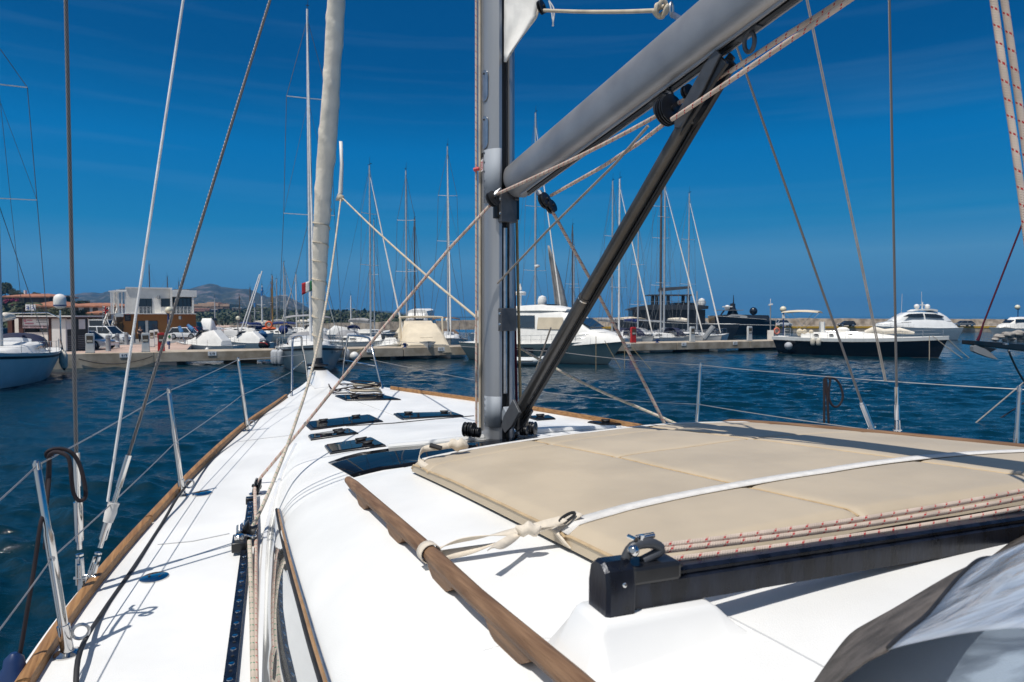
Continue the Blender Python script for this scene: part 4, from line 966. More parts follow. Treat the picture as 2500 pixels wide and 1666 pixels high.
M['rock'] = pm('breakwater_stone', (.40,.34,.27), rough=.95, var=.5, vs=.9, bump=1, bs=2.2, col2=(.18,.145,.11), detail=8)
M['greyrock'] = pm('grey_boulder', (.36,.33,.30), rough=.95, var=.4, vs=1.2, bump=.8, bs=3)
M['yellow'] = pm('yellow_kerb_paint', (.62,.36,.02), rough=.7, var=.2, vs=3)
M['red'] = pm('red_enamel', (.52,.025,.018), rough=.35, var=.15)
M['orange'] = pm('orange_plastic', (.75,.13,.03), rough=.5, var=.1)
M['lifebuoy'] = pm('faded_orange_buoy', (.68,.20,.13), rough=.6, var=.15)
M['bluepost'] = pm('blue_paint', (.015,.04,.15), rough=.4, var=.1)
M['globe'] = pm('opal_globe', (.72,.68,.52), rough=.3, var=.08)
M['greysteel'] = pm('grey_painted_steel', (.26,.27,.28), rough=.5, var=.15)
M['pedestal'] = pm('pale_grey_pedestal', (.58,.60,.60), rough=.4, var=.08)
M['fender'] = pm('grey_fender', (.42,.44,.47), rough=.6, var=.12)
M['cream_fender'] = pm('cream_fender', (.60,.56,.48), rough=.65, var=.2)
M['leaf'] = foliage_mat('evergreen_leaves', (.012,.020,.006), (.055,.075,.018))
M['leaf2'] = foliage_mat('olive_leaves', (.022,.030,.012), (.085,.095,.035))
M['bark'] = pm('tree_bark', (.09,.06,.04), rough=.9, var=.3)
M['scrub'] = pm('scrub_ground', (.060,.068,.026), rough=.95, var=.5, vs=.12, col2=(.020,.028,.010), detail=9)
m_, nt, b = newmat('rocky_hillside')
tcx = N(nt, 'ShaderNodeTexCoord'); na = N(nt, 'ShaderNodeTexNoise', Scale=.03, Detail=10, Roughness=.68); L(nt, tcx.outputs['Object'], na.inputs[0])
rp = N(nt, 'ShaderNodeValToRGB'); e = rp.color_ramp.elements; e[0].position = .44; e[0].color = (.020,.028,.024,1); e[1].position = .60; e[1].color = (.14,.115,.11,1); x = e.new(.53); x.color = (.045,.050,.034,1)
L(nt, na.outputs[0], rp.inputs[0]); L(nt, rp.outputs[0], b.inputs['Base Color']); b.inputs['Roughness'].default_value = .95
bpp = N(nt, 'ShaderNodeBump', Strength=.9, Distance=6); L(nt, na.outputs[0], bpp.inputs['Height']); L(nt, bpp.outputs[0], b.inputs['Normal'])
M['rocky'] = m_

# ------------------------------------------------------------------ quay and land
QZ = .95
QA, QB = V((-25.9,45.4)), V((26.5,68.0)); QD = (QB-QA).normalized(); QN = V((-QD.y, QD.x))      # QN points inland
def qpt(px, off=0, z=QZ):       # point on the quay edge seen in pixel column px, moved inland by off
    k = (px-CX)/F; A = QA+QN*off; t = (k*A.y - A.x)/(QD.x - k*QD.y); p = A+QD*t; return V((p.x, p.y, z))
def qs(px): return (V(qpt(px)[:2])-QA).dot(QD)
def qp(s, off, z): p = QA+QD*s+QN*off; return V((p.x, p.y, z))
QROT = math.atan2(QD.y, QD.x)
s0, s1, s2, s3 = -60, qs(375), qs(430), qs(2075)
# land with the car park
m = MB(); lp_ = [qp(s0,0,0), qp(s2,0,0), qp(s2+.5,3.2,0)] + [Pz(px, py, QZ) for px, py in ((470,838),(500,829),(540,820),(585,811))] + [(-48,160,0),(-75,300,0),(-700,300,0),(-160,40,0)]
lp_ = [V((p[0],p[1],QZ-.02)) for p in lp_]; m.prism(lp_, (0,0,-1.6)); tag(m.build('ground', M['paving'], smooth=False), kind='structure')
m = MB(); m.poly([V((p.x,p.y,QZ-.012)) for p in (Pz(178,859,QZ), Pz(300,842,QZ), Pz(420,838,QZ), Pz(560,812,QZ), Pz(300,800,QZ), Pz(-200,800,QZ), Pz(-300,856,QZ))]); tag(m.build('car_park', M['asphalt'], smooth=False), kind='structure')
# quay wall (solid part) then concrete pier on blocks
qy = MB(); 
def qbox(mb, a, b, o0, o1, z0, z1): mb.prism([qp(a,o0,z0), qp(b,o0,z0), qp(b,o1,z0), qp(a,o1,z0)], (0,0,z1-z0))
qbox(qy, s0, s1, -.05, .6, -1, QZ); tag(qy.build('quay_wall', M['concrete'], smooth=False, bevel=.03), kind='structure')
pier = MB(); a = s1+.02
while a < s3:
    bseg = min(a+8.6, s3); qbox(pier, a, bseg-.05, -.05, 3.0, .27, QZ); a = bseg
tag(pier.build('pier_deck', M['concrete'], smooth=False, bevel=.03), kind='structure')
pb_ = MB(); 
for px0, px1 in ((545,627),(860,955),(1505,1560),(1686,1738),(1850,1990)): qbox(pb_, qs(px0), qs(px1), .35, 2.7, -1.5, .26)
tag(pb_.build('pier_blocks', M['pierbrown'], smooth=False), kind='structure')

# number plates on the quay face
def text_mesh(txt, size, name, mat, parent, Mx, ext=.004, align='CENTER'):
    cu = bpy.data.curves.new('text', 'FONT'); cu.body = txt; cu.size = size; cu.extrude = ext; cu.align_x = align; cu.align_y = 'CENTER'
    to = bpy.data.objects.new('text', cu); COL.objects.link(to); dg = bpy.context.evaluated_depsgraph_get(); me = bpy.data.meshes.new_from_object(to.evaluated_get(dg)); bpy.data.objects.remove(to)
    me.transform(Mx); me.materials.clear(); me.materials.append(mat); o = bpy.data.objects.new(name, me); COL.objects.link(o)
    if parent is not None: o.parent = parent; o.matrix_parent_inverse = WM[parent.name].inverted() if parent.name in WM else Matrix()
    return o
def face_matrix(p, xdir, up=(0,0,1)):
    x = V(xdir).normalized(); up = V(up); n = x.cross(up).normalized(); up = n.cross(x) * 1
    return Matrix(((x.x, up.x, n.x, p[0]), (x.y, up.y, n.y, p[1]), (x.z, up.z, n.z, p[2]), (0,0,0,1)))
QD3 = V((QD.x, QD.y, 0)); M['plate'] = pm('sign_plate', (.9,.9,.9), rough=.5, var=.03)
for txt, px, lab in (('619',302,'white berth number plate reading 619 on the quay wall'),('618',517,'white berth number plate reading 618 on the pier edge'),('616',903,'white berth number plate reading 616 on the pier behind the bow pulpit'),('615',1077,'white berth number plate reading 615 on the pier edge'),('612',1534,'white berth number plate reading 612 beside the motor yacht bow'),('611',1670,'white berth number plate reading 611 on the pier edge'),('610',1795,'white berth number plate reading 610 on the pier edge')):
    p = qpt(px, -.06, QZ-.16); o = empty('berth_sign', p, 0, True, lab, 'sign', 'berth number plates along the pier')
    mm = MB(); mm.prism([p+QD3*x+V((0,0,z)) for x, z in ((-.27,-.145),(.27,-.145),(.27,.145),(-.27,.145))], (-QN.x*-.0-QN.x*.02, -QN.y*.02, 0)); mm.build('plate', M['plate'], o, smooth=False)
    text_mesh(txt, .22, 'numerals', M['black'], o, face_matrix(p-V((QN.x,QN.y,0))*.028, QD3))

# service pedestals, bollards
def pedestal(p, rz, body, label, h=1.22, w_=.5, grp='service pedestals along the quay'):
    o = empty('service_pedestal', p, rz, False, label, 'pedestal', grp)
    m = MB(); pr = [(-.5,0),(.5,0),(.46,.5),(.5,.9),(.42,1.0),(-.42,1.0),(-.5,.9),(-.46,.5)]
    d = w_*.45; m.loft([[V((x*w_, y, z*h)) for x, z in pr] for y in (-d*.5, d*.5)]); m.build('cabinet', body, o, bevel=.02)
    m = MB(); m.box((-w_*.36,-d*.5-.012,h*.52),(w_*.36,-d*.5-.001,h*.88)); m.build('meter_window', M['arch'], o, smooth=False)
    m = MB(); m.box((-w_*.30,-d*.5-.020,h*.56),(w_*.30,-d*.5-.0125,h*.66)); m.build('socket_panel', M['cream_fender'], o, smooth=False)
    m = MB(); m.box((-w_*.52,-d*.55,-.0),(w_*.52,d*.55,.05)); m.build('plinth', M['greysteel'], o, smooth=False); return o
pedestal(qpt(219,.7), QROT, M['pedestal'], 'pale grey service pedestal with amber window near the silver sports car', 1.3, .52)
pedestal(qpt(355,.55), QROT, M['pedestal'], 'pale grey service pedestal in front of the walking person', 1.3, .5)
pedestal(qpt(393,.6), QROT, M['red'], 'red fire point cabinet on the quay beneath the globe lamp', 1.3, .45)
pedestal(qpt(1546,.5), QROT, M['red'], 'red fire point cabinet on the pier ahead of the motor yacht bow', 1.45, .52)
pedestal(qpt(1690,.5), QROT, M['pedestal'], 'grey service pedestal next to the raised gangway on the pier', 1.45, .52)
pedestal(qpt(1830,.5), QROT, M['pedestal'], 'grey service pedestal alone near the pier end by the black yacht', 1.45, .52)
for px, py, lab in ((372,847,'slim white service pedestal behind the walking person'),(382,843,'slim white service pedestal next to the red cabinet')):
    pedestal(Pz(px,py,QZ), .2, M['white'], lab, 1.3, .36)
for px, py, top in ((264.5,857,817),(286.5,849,814),(309,842,812),(326,837,811)):
    p = Pz(px,py,QZ); h = (py-top)/F*p.y; m = MB(); m.lathe([(.19,0),(.16,.04),(.155,h*.80),(.17,h*.80+.01),(.17,h*.84),(.155,h*.85),(.15,h*.93),(.06,h*.99),(.01,h)], (0,0,0), (0,0,1), 18)
    o = empty('bollard', p, 0, False, {264.5:'grey steel bollard nearest the quay edge, closest to the silver sports car',286.5:'second grey steel bollard back from the quay edge',309:'third grey steel bollard back, in front of the white car bonnet',326:'farthest grey steel bollard, half behind a white rope'}[px], 'bollard', 'bollards in a row across the quay'); m.build('post', M['greysteel'], o)
    m = MB(); m.lathe([(.172,h*.80),(.172,h*.84)], (0,0,0), (0,0,1), 18); m.build('collar', M['steel'], o)

# ------------------------------------------------------------------ lamps
def globe_lamp(px, py_base, py_globe, rpx, zb, label, post='bluepost', extra=None, Yd=None):
    p = Pz(px, py_base, zb) if Yd is None else V((ray(px,py_base).x*Yd, Yd, zb)); top = Pd(px, py_globe, p.y); o = empty('globe_lamp', p, 0, True, label, 'street lamp', 'globe lamps of the marina'); r = rpx/F*p.y
    m = MB(); m.tube([p, V((p.x,p.y,top.z-r))], .07, 10); m.lathe([(.14,0),(.12,.25),(.07,.3)], p, (0,0,1), 12); m.build('post', M[post], o)
    m = MB(); m.ball(top, r, n=20, m=14); m.build('globe', M['globe'], o); m = MB(); m.lathe([(r*.5,0),(r*.55,.12),(r*.3,.16)], V((p.x,p.y,top.z-r*1.05)), (0,0,1), 14); m.build('collar', M['black'], o); return o
globe_lamp(412, 842, 757.5, 8.5, QZ, 'globe lamp on a blue post close to the brown and white building')
globe_lamp(581, 815, 777, 5, QZ, 'small globe lamp on a grey post among the far motor boats', 'greysteel')
o = globe_lamp(1912, 826, 755.5, 7.5, QZ, 'globe lamp on a blue post near the pier end beside the lifebuoy')
p = Pz(1912,826,QZ); m = MB(); q = Pd(1912,773,p.y); m.box((-.16,-.1,-.22),(.16,-.08,.22), Matrix.Translation(q)); m.build('notice', M['white'], o, smooth=False)
globe_lamp(2484, 812, 750.5, 5.8, .6, 'globe lamp on a blue post farthest out along the breakwater')
# camera pole and lifebuoy on the pier end
p = Pz(1881,830,QZ); o = empty('camera_pole', p, 0, True, 'thin grey pole with a small camera on top at the pier end', 'pole'); tp = Pd(1881,744,p.y)
m = MB(); m.tube([p, tp], .06, 8); m.build('pole', M['greysteel'], o); m = MB(); m.bar(tp-V((.2,0,.05)), tp+V((.22,0,.05)), .14, .14); m.tube([tp, tp+V((0,0,.6))], .03, 6); m.build('camera_head', M['white'], o)
m = MB(); m.box((-.26,-.2,-.1),(.26,.2,.9), Matrix.Translation(Pd(1881,828,p.y))); m.build('junction_box', M['offwhite'], o, smooth=False)
p = Pz(1897,828,QZ); o = empty('lifebuoy_stand', p, 0, True, 'post carrying the lifebuoy at the pier end', 'stand'); m = MB(); m.tube([p, Pd(1897,806,p.y)], .05, 8); m.build('stand_post', M['greysteel'], o)
def ring(c, R_, r, axis_n, name, mat, label, n=28, par=None):
    nn = V(axis_n).normalized(); t = nn.orthogonal().normalized(); b_ = nn.cross(t); m = MB(); m.tube([V(c)+(t*math.cos(a)+b_*math.sin(a))*R_ for a in [2*math.pi*k/n for k in range(n+1)]], r, 10, cap=False); o = m.build(name, mat, par)
    return tag(o, label, 'lifebuoy') if label else o
ring(Pd(1896.5,808.5,p.y-.12), .30, .085, (.2,-1,0), 'lifebuoy', M['lifebuoy'], 'faded orange lifebuoy hung upright on its post at the pier end')

# ------------------------------------------------------------------ hills
def hill(name, prof_, Y0, Y1, mat, seed, amp, label=None, zf=0.5, n=150):
    f = pspline(prof_); xs = [prof_[0][0]+(prof_[-1][0]-prof_[0][0])*i/n for i in range(n+1)]
    m = MB(); rows = []; K = 26
    for j in range(K+1):
        t = j/K; Yd = Y0+(Y1-Y0)*t; row = []
        for x in xs:
            top = H+(HZ-f(x))/F*Y1; X = (x-CX)/F*Yd
            nz_ = noise.fractal(V((X/(Y1*.05), Yd/(Y1*.05), seed)), 1, 2, 6)
            z = zf + max(0, top-zf)*(t**1.25) + nz_*amp*(.25+.75*math.sin(math.pi*min(1,t)) )*min(1, max(.0, (top-zf)/(amp*3)))
            row.append(V((X, Yd, z)))
        rows.append(row)
    rows.append([V((p.x*1.15, p.y*1.15, 0)) for p in rows[-1]])
    m.grid(rows); return tag(m.build(name, mat, auto=0), kind='structure')
hill('hill', [(640,757),(760,755),(850,757),(950,760),(1030,770),(1090,777),(1180,784)], 1500, 2600, M['rocky'], 3.1, 18, n=80)
hill('mountain', [(-200,727),(60,725),(150,722),(190,719),(225,715),(245,717),(262,712),(300,706),(360,716),(430,712),(470,706),(488,701),(505,698),(518,696),(530,697),(545,703),(562,704),(580,705),(600,705),(614,707),(630,714),(648,722),(660,726),(676,723),(690,722),(705,726),(722,735),(745,748),(770,760),(800,770),(860,778)], 620, 1350, M['rocky'], 1.7, 14, n=240)
hill('hillside', [(300,800),(340,775),(400,766),(480,768),(560,766),(640,764),(700,766),(760,770),(820,768),(870,766),(920,772),(980,780),(1040,786)], 170, 420, M['scrub'], 5.2, 2.4, n=120)
hill('hillside', [(-300,730),(-60,722),(0,724),(60,727),(130,733),(200,742),(262,752),(330,782)], 105, 190, M['scrub'], 8.2, .8, n=60)

# ------------------------------------------------------------------ trees and scrub
def leaf_cloud(m, c, rx, ry, rz, n, s):
    for _ in range(n):
        while True:
            d = V((random.uniform(-1,1), random.uniform(-1,1), random.uniform(-1,1)))
            if .35 < d.length < 1: break
        p = V((c[0]+d.x*rx, c[1]+d.y*ry, c[2]+d.z*rz)); u_ = V((random.gauss(0,1), random.gauss(0,1), random.gauss(0,1))).normalized(); v_ = u_.orthogonal().normalized(); k = s*random.uniform(.5,1.4)
        m.poly([p+u_*k, p+v_*k*.7, p-u_*k, p-v_*k*.7])
def tree_proto(seed, w_, h, mat, leaves=1500, trunk=.28):
    random.seed(seed); o = empty('tree', (0,0,0))
    m = MB(); tips = []
    m.tube([V((0,0,0)), V((.04*w_,0,h*trunk*.6)), V((0,.03*w_,h*trunk*1.4))], [.05*h*.6,.04*h*.6,.02*h*.6], 8)
    for k in range(6):
        a = k*1.05+random.random(); e = V((math.cos(a)*w_*.32, math.sin(a)*w_*.32, h*random.uniform(.5,.78))); m.tube([V((0,0,h*trunk)), V((e.x*.5,e.y*.5,h*(trunk+.12))), e], [.02*h,.013*h,.005*h], 6); tips.append(e)
    m.build('trunk', M['bark'], o)
    m = MB(); tips += [V((random.uniform(-.28,.28)*w_, random.uniform(-.28,.28)*w_, h*random.uniform(.45,.85))) for _ in range(7)]
    for e in tips: q = random.uniform(.16,.26); leaf_cloud(m, e, w_*q, w_*q, h*q*.62, leaves//len(tips), .035*w_)
    m.build('crown', mat, o, smooth=False); return o
protos = [(tree_proto(11, 6, 5, M['leaf']), 6, 5), (tree_proto(23, 5, 5.5, M['leaf2']), 5, 5.5), (tree_proto(37, 8, 5, M['leaf'], 2200, .2), 8, 5)]
tused = set()
def tree(k, px, py_base, py_top, wpx, Yd, label, rz=0):
    o, w0, h0 = protos[k]
    if k in tused: o = copy_tree(o)
    tused.add(k); b_ = Pd(px, py_base, Yd); h = (py_base-py_top)/F*Yd; w1 = wpx/F*Yd
    o.location = b_; o.rotation_euler = (0,0,rz); o.scale = (w1/w0, w1/w0, h/h0); tag(o, label, 'tree', 'trees on the shore'); return o
T_ = [(2,8,735,688,52,185,'dark round tree on the crest at the very edge of the view'),(0,42,738,705,30,178,'dark tree on the crest above the tiled villa'),(0,88,728,713,22,190,'small dark tree behind the villa roof ridge'),
 (0,150,757,721,40,172,'tall dark tree right of the upper tiled villa'),(2,186,757,734,60,175,'broad low tree between the two tiled roofs'),(1,205,752,732,28,178,'pointed tree just behind the long tiled roof'),
 (0,118,800,752,44,95,'green tree behind the kiosk beside the radar dome'),(1,150,803,745,50,92,'bushy olive tree rising over the white kiosk wall'),(0,185,803,752,46,93,'dark olive tree behind the silver sports car'),(1,212,808,760,40,96,'rounded olive tree before the white villa arcades'),(0,70,785,755,30,99,'dark tree behind the kiosk banner'),
 (2,640,790,744,70,330,'broad dark tree before the mountain behind the blue-topped masts'),(0,688,790,756,46,320,'dark tree on the low ridge behind the wooden mast'),(1,735,792,762,50,315,'olive tree on the low ridge behind the flag'),(2,600,790,762,44,335,'low dark tree left of the broad ridge tree'),
 (0,860,785,762,50,320,'dark tree on the low ridge behind the dinghy cluster'),(2,910,788,770,60,330,'low spreading tree at the end of the green ridge')]
for i, t in enumerate(T_): tree(*t[:6], t[6], rz=i*1.3)
# palm by the kiosk
def palm(px, pb, pt, Yd, label):
    b_ = Pd(px,pb,Yd); tp = Pd(px,pt,Yd); o = empty('palm_tree', b_, 0, True, label, 'palm'); m = MB(); m.tube([b_, b_.lerp(tp,.6), tp], .16, 8); m.build('trunk', M['bark'], o); m = MB(); random.seed(4)
    for k in range(26):
        a = k*2.4; e = random.uniform(-.3,1.1); Lf = 2.0; P = []
        for i in range(7): t = i/6; P.append(tp+V((math.cos(a)*Lf*t, math.sin(a)*Lf*t, math.sin(e)*Lf*t-1.2*t*t)))
        for i in range(6):
            d = (P[i+1]-P[i]); s_ = d.cross(V((0,0,1))).normalized()
            for sg in (-1,1): m.poly([P[i], P[i+1], P[i+1]+s_*sg*.35*(1-i/7)-V((0,0,.12)), P[i]+s_*sg*.35*(1-i/7)-V((0,0,.12))])
    m.build('fronds', M['leaf2'], o, smooth=False)
palm(60,800,748,90,'palm tree behind the brown kiosk posts')
m = MB(); random.seed(3); 
fh = pspline([(300,800),(340,775),(400,766),(480,768),(560,766),(640,764),(700,766),(760,770),(820,768),(870,766),(920,772),(980,780),(1040,786)])
for i in range(1500):
    px = random.uniform(318,1010); t = random.random(); Yd = 170+250*t; top = H+(HZ-fh(px))/F*420; z = .5+max(0,top-.5)*(t**1.25); X = (px-CX)/F*Yd; r = random.uniform(.8,2.2)*(.5+t)
    leaf_cloud(m, (X,Yd,z+r*.3), r*1.4, r, r*.75, 16, r*.42)
tag(m.build('scrub', M['leaf'], smooth=False), 'dense dark green scrub covering the low slope below the salmon terraces', kind='stuff'); bpy.data.objects['scrub']['category'] = 'scrub'
m = MB()
for i in range(260):
    px = random.uniform(-60,300); t = random.random(); Yd = 108+80*t; fz = interp([(-300,730),(-60,722),(0,724),(60,727),(130,733),(200,742),(262,752),(330,782)], px); top = H+(HZ-fz)/F*190; z = .5+max(0,top-.5)*(t**1.25); X = (px-CX)/F*Yd; r = random.uniform(.5,1.3)
    leaf_cloud(m, (X,Yd,z+r*.2), r*1.4, r, r*.8, 18, r*.4)
tag(m.build('shrubbery', M['leaf'], smooth=False), 'green shrubs growing between the tiled villas', 'shrubs', kind='stuff')
# ------------------------------------------------------------------ buildings
FRAME = None
def pbox(mb, px0, px1, py0, py1, Yd, dep):     # block whose front face fills a pixel rectangle at depth Yd
    if FRAME:
        P0, ex, ey = FRAME; off = Yd - P0.y; k = ray((px0+px1)/2, (py0+py1)/2)
        def on(px, py): d = ray(px, py); return V((0,0,H)) + d*((P0.dot(ey)+off)/d.dot(ey))
        l, r, cm = on(px0, py1), on(px1, py0), on((px0+px1)/2, py1); z0, z1 = cm.z, on((px0+px1)/2, py0).z
        l.z = r.z = 0; w = (r-l).length; mb.box((0,0,z0), (w,dep,z1), Matrix(((ex.x,ey.x,0,l.x),(ex.y,ey.y,0,l.y),(0,0,1,0),(0,0,0,1)))); return
    a = Pd(px0, py1, Yd); c = Pd(px1, py0, Yd); mb.box((a.x, Yd, a.z), (c.x, Yd+dep, c.z))
def pxbox(name, par, mat, *boxes, bevel=0):
    m = MB()
    for q in boxes: pbox(m, *q)
    return m.build(name, mat, par, smooth=False, bevel=bevel)
BY = 74.0
FRAME = (Pd(390,800,BY), V((.889,.459,0)), V((-.459,.889,0)))
bd = empty('harbour_building', Pd(390, 826, BY), 0, True, 'two-storey harbour building, white upper floor with pergola over a brown tiled ground floor', 'building')
pxbox('ground_floor', bd, M['brick'], (302,478,766,827,BY,7))
pxbox('upper_floor', bd, M['offwhite'], (307.5,420,703,766,BY+.02,6.8))
pxbox('roof_edge', bd, M['white'], (306.5,420.5,702,705,BY-.12,7.1), (420.7,480,709,725,BY-.35,7.2))
pxbox('terrace_slab', bd, M['white'], (268,478.5,765.4,767.4,BY-.9,1.0))
pxbox('porch_post', bd, M['offwhite'], (469,473,725,766,BY-.3,.2)); pxbox('porch_post', bd, M['offwhite'], (416,420,705,766,BY-.3,.2))
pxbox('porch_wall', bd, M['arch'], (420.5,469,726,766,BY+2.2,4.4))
f = pxbox('glazed_front', bd, M['bluewin'], (424,467,729,766,BY+2.05,.1)); pxbox('mullion', f, M['black'], *[(x,x+1.3,729,766,BY+1.98,.05) for x in (424,435,446,456,466)])
for x0, x1, y0, y1 in ((340,357,730,766),(359,370,730,766),(394,415.5,730,750)):
    w_ = pxbox('window_frame', bd, M['black'], (x0-.8,x1+.8,y0-.8,y1+.3,BY-.04,.06)); pxbox('pane', w_, M['darkglass'], (x0,x1,y0,y1,BY-.07,.02))
for x0, x1 in ((338.5,354),(363,384)):
    w_ = pxbox('window_frame', bd, M['black'], (x0-.8,x1+.8,783.5,824,BY-.05,.08)); pxbox('pane', w_, M['bluewin'], (x0,x1,784.5,823.5,BY-.08,.02))
pxbox('door_panel', bd, M['offwhite'], (355.5,361.5,783,824,BY-.06,.05))
for x0, x1, y in ((340,376,0),(394,418,0)):
    pxbox('railing', bd, M['white'], *([(x0,x1,749.5+k*3.1,750.2+k*3.1,BY-.85,.04) for k in range(5)] + [(x,x+.8,749,766,BY-.86,.06) for x in range(int(x0), int(x1)+1, 9)]))
pxbox('railing', bd, M['white'], *([(420,470,749.5+k*3.1,750.2+k*3.1,BY-.45,.04) for k in range(5)] + [(x,x+.8,749,766,BY-.46,.06) for x in range(421,470,9)]))
m = MB()
for x, yd in ((270,-1.2),(275,.2),(279,1.6),(284,3.0),(288,-.8),(296,-.8),(305,-.8)): pbox(m, x, x+2.4, 712, 766, BY+yd, .2)
pbox(m, 265, 310, 710.3, 713, BY-.9, .25); pbox(m, 283, 309, 708, 711, BY-.6, .2)
for x in (270,277,284,291): 
    m.bar(Pd(x,712.5,BY-1.2), Pd(x+10,711,BY+4.5), .14, .14)
m.build('pergola', M['white'], bd, smooth=False)
for x in (323,387): 
    a_ = Pd(x, 726, BY-.12); l_ = MB(); l_.box((-.12,-.1,-.18),(.12,.1,.18), Matrix.Translation(a_)); l_.build('wall_lamp', M['greysteel'], bd, smooth=False)
a_ = Pd(440,776,BY-.1); l_ = MB(); l_.box((-.12,-.1,-.18),(.12,.1,.18), Matrix.Translation(a_)); l_.build('wall_lamp', M['greysteel'], bd, smooth=False)
sg = pxbox('menu_board', bd, M['black'], (305,319,765,784,BY-.2,.08)); text_mesh('MENU', .32, 'lettering', M['white'], sg, face_matrix(Pd(312,768.5,BY-.21), (1,0,0))) if False else None
pxbox('board_lines', sg, M['greysteel'], *[(307,317-(k%3)*2,772+k*1.9,772.7+k*1.9,BY-.22,.01) for k in range(5)]); pxbox('board_heading', sg, M['redink'], (308,316,767,769,BY-.22,.01))
m = MB()
for k in range(12):
    t = k/11; a = Pd(264+14*t, 809-40*t, BY-2.6+2.2*t); m.box((a.x, a.y, a.z-.12), (a.x+1.3, a.y+.35, a.z))
m.build('staircase', M['pierbrown'], bd, smooth=False)
m = MB()
for x0, x1, dy in ((253,266,0),(276,285,0)):
    m.bar(Pd(x0-2,796,BY-2.9), Pd(x1,756,BY-.7), .06, .3); 
    for k in range(5): t = k/4; q = Pd(x0-2+(x1-x0+2)*t, 800-40*t, BY-2.9+2.2*t); m.bar(q-V((0,0,.5)), q+V((0,0,.5)), .06, .06, (0,1,0))
m.build('stair_railing', M['white'], bd, smooth=False)
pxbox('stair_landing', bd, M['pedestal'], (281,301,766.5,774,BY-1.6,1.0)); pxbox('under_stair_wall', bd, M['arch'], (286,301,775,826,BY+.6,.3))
pxbox('solar_panel', bd, M['darkglass'], (424,462,706.5,708,BY+2,1.5))
FRAME = None
# bin in front
o = empty('waste_bin', Pz(306,822,QZ), 0, True, 'cream-lidded waste container standing at the foot of the stairs', 'bin'); yb_ = Pz(306,822,QZ).y
pxbox('bin_body', o, M['offwhite'], (298,319,799,820,yb_,.9), bevel=.05); pxbox('bin_lid', o, M['cream_fender'], (297,321,793,799.5,yb_-.05,1.0), bevel=.06)

# kiosk with banner
KY = 47.6
k_ = empty('rental_kiosk', Pd(100,858,KY), 0, True, 'brown and white rental kiosk with a cars and scooters banner on the quay', 'kiosk')
pxbox('roof', k_, M['white'], (19,178,770.8,774,KY-.25,3.6)); pxbox('fascia', k_, M['brownwood'], (22,176,774,778,KY-.2,3.4))
pxbox('side_wall', k_, M['plaster'], (126,159.5,777,857,KY,2.6)); 
for x0, x1 in ((20,29),(47,56),(118,125.5)): pxbox('post', k_, M['brownwood'], (x0,x1,778,857,KY,.25))
pxbox('back_wall', k_, M['offwhite'], (30,118,778,857,KY+1.2,.2)); pxbox('front_counter', k_, M['offwhite'], (56,118,812,857,KY+.1,.2)); pxbox('serving_hatch', k_, M['black'], (60,91,800,812,KY+.9,.2))
bn = pxbox('banner', k_, M['white'], (55.5,118,778.5,794.5,KY-.04,.03)); pxbox('pink_band', bn, M['villawhite'] if False else pm('pink_vinyl', (.58,.44,.47), rough=.6), (55.5,118,794.6,801.5,KY-.04,.03))
text_mesh('CARS · SCOOTERS · BIKES', .155, 'lettering', M['arch'], bn, face_matrix(Pd(87,798,KY-.05), (1,0,0)))
text_mesh('Rent & Bikes', .24, 'lettering', pm('pink_letters', (.55,.20,.26), rough=.6), bn, face_matrix(Pd(72,786.5,KY-.05), (1,0,0))) if False else pxbox('pink_emblem', bn, pm('pink_print', (.55,.25,.30), rough=.6), (58,64,780,787,KY-.05,.005), (66,79,781,784,KY-.05,.005), (60,82,788.5,792,KY-.05,.005))
pxbox('printed_lines', bn, M['greysteel'], (88,115,780.5,783,KY-.05,.005), (88,113,786.5,788,KY-.05,.005))
# slatted dark end bay
a0 = Pd(160.5,857,KY); m = MB(); m.prism([V((a0.x,KY+.1,a0.z)), V((a0.x+.58,KY+1.6,a0.z)), V((a0.x+.58,KY+1.6,a0.z+2.35)), V((a0.x,KY+.1,a0.z+2.35))], (-.05,.1,0)); sl = m.build('slatted_end', M['black'], k_, smooth=False)
m = MB()
for k in range(8): zz = a0.z+.1+k*.13; m.bar(V((a0.x+.03,KY+.15,zz)), V((a0.x+.24,KY+.72,zz)), .04, .03); m.bar(V((a0.x+.32,KY+.9,zz)), V((a0.x+.55,KY+1.5,zz)), .04, .03)
m.build('slats', M['greysteel'], sl, smooth=False)
m = MB(); m.prism([V((a0.x+.02,KY+.12,a0.z+1.5)), V((a0.x+.2,KY+.6,a0.z+1.5)), V((a0.x+.2,KY+.6,a0.z+2.2)), V((a0.x+.02,KY+.12,a0.z+2.2))], (.02,-.02,0)); m.prism([V((a0.x+.34,KY+.95,a0.z+1.5)), V((a0.x+.52,KY+1.4,a0.z+1.5)), V((a0.x+.52,KY+1.4,a0.z+2.2)), V((a0.x+.34,KY+.95,a0.z+2.2))], (.02,-.02,0)); m.build('end_posters', M['white'], k_, smooth=False)
# white two-faced sign board on a pole behind the kiosk
sp = Pd(77,800,KY+3.8); o = empty('sign_board', sp, 0, True, 'white board with two blue symbols raised on a pole above the kiosk roof', 'sign')
m = MB(); m.tube([V((sp.x,sp.y,QZ)), Pd(77,745,KY+3.8)], .05, 8); m.build('pole', M['greysteel'], o)
pxbox('panel', o, M['white'], (62,73,743.5,758.5,KY+3.7,.05), (75,86,744,758.5,KY+3.75,.05)); ib = pm('blue_print', (.03,.10,.35), rough=.6)
m = MB()
for cx_ in (67.5,80.5):
    q = Pd(cx_,752,KY+3.66); m.tube([q+V((-.08,0,.10)), q+V((.05,0,.14)), q+V((.03,0,0)), q+V((.10,0,-.14))], .025, 6); m.tube([q+V((-.1,0,-.1)), q+V((-.02,0,-.02))], .025, 6)
m.build('symbol', ib, o)

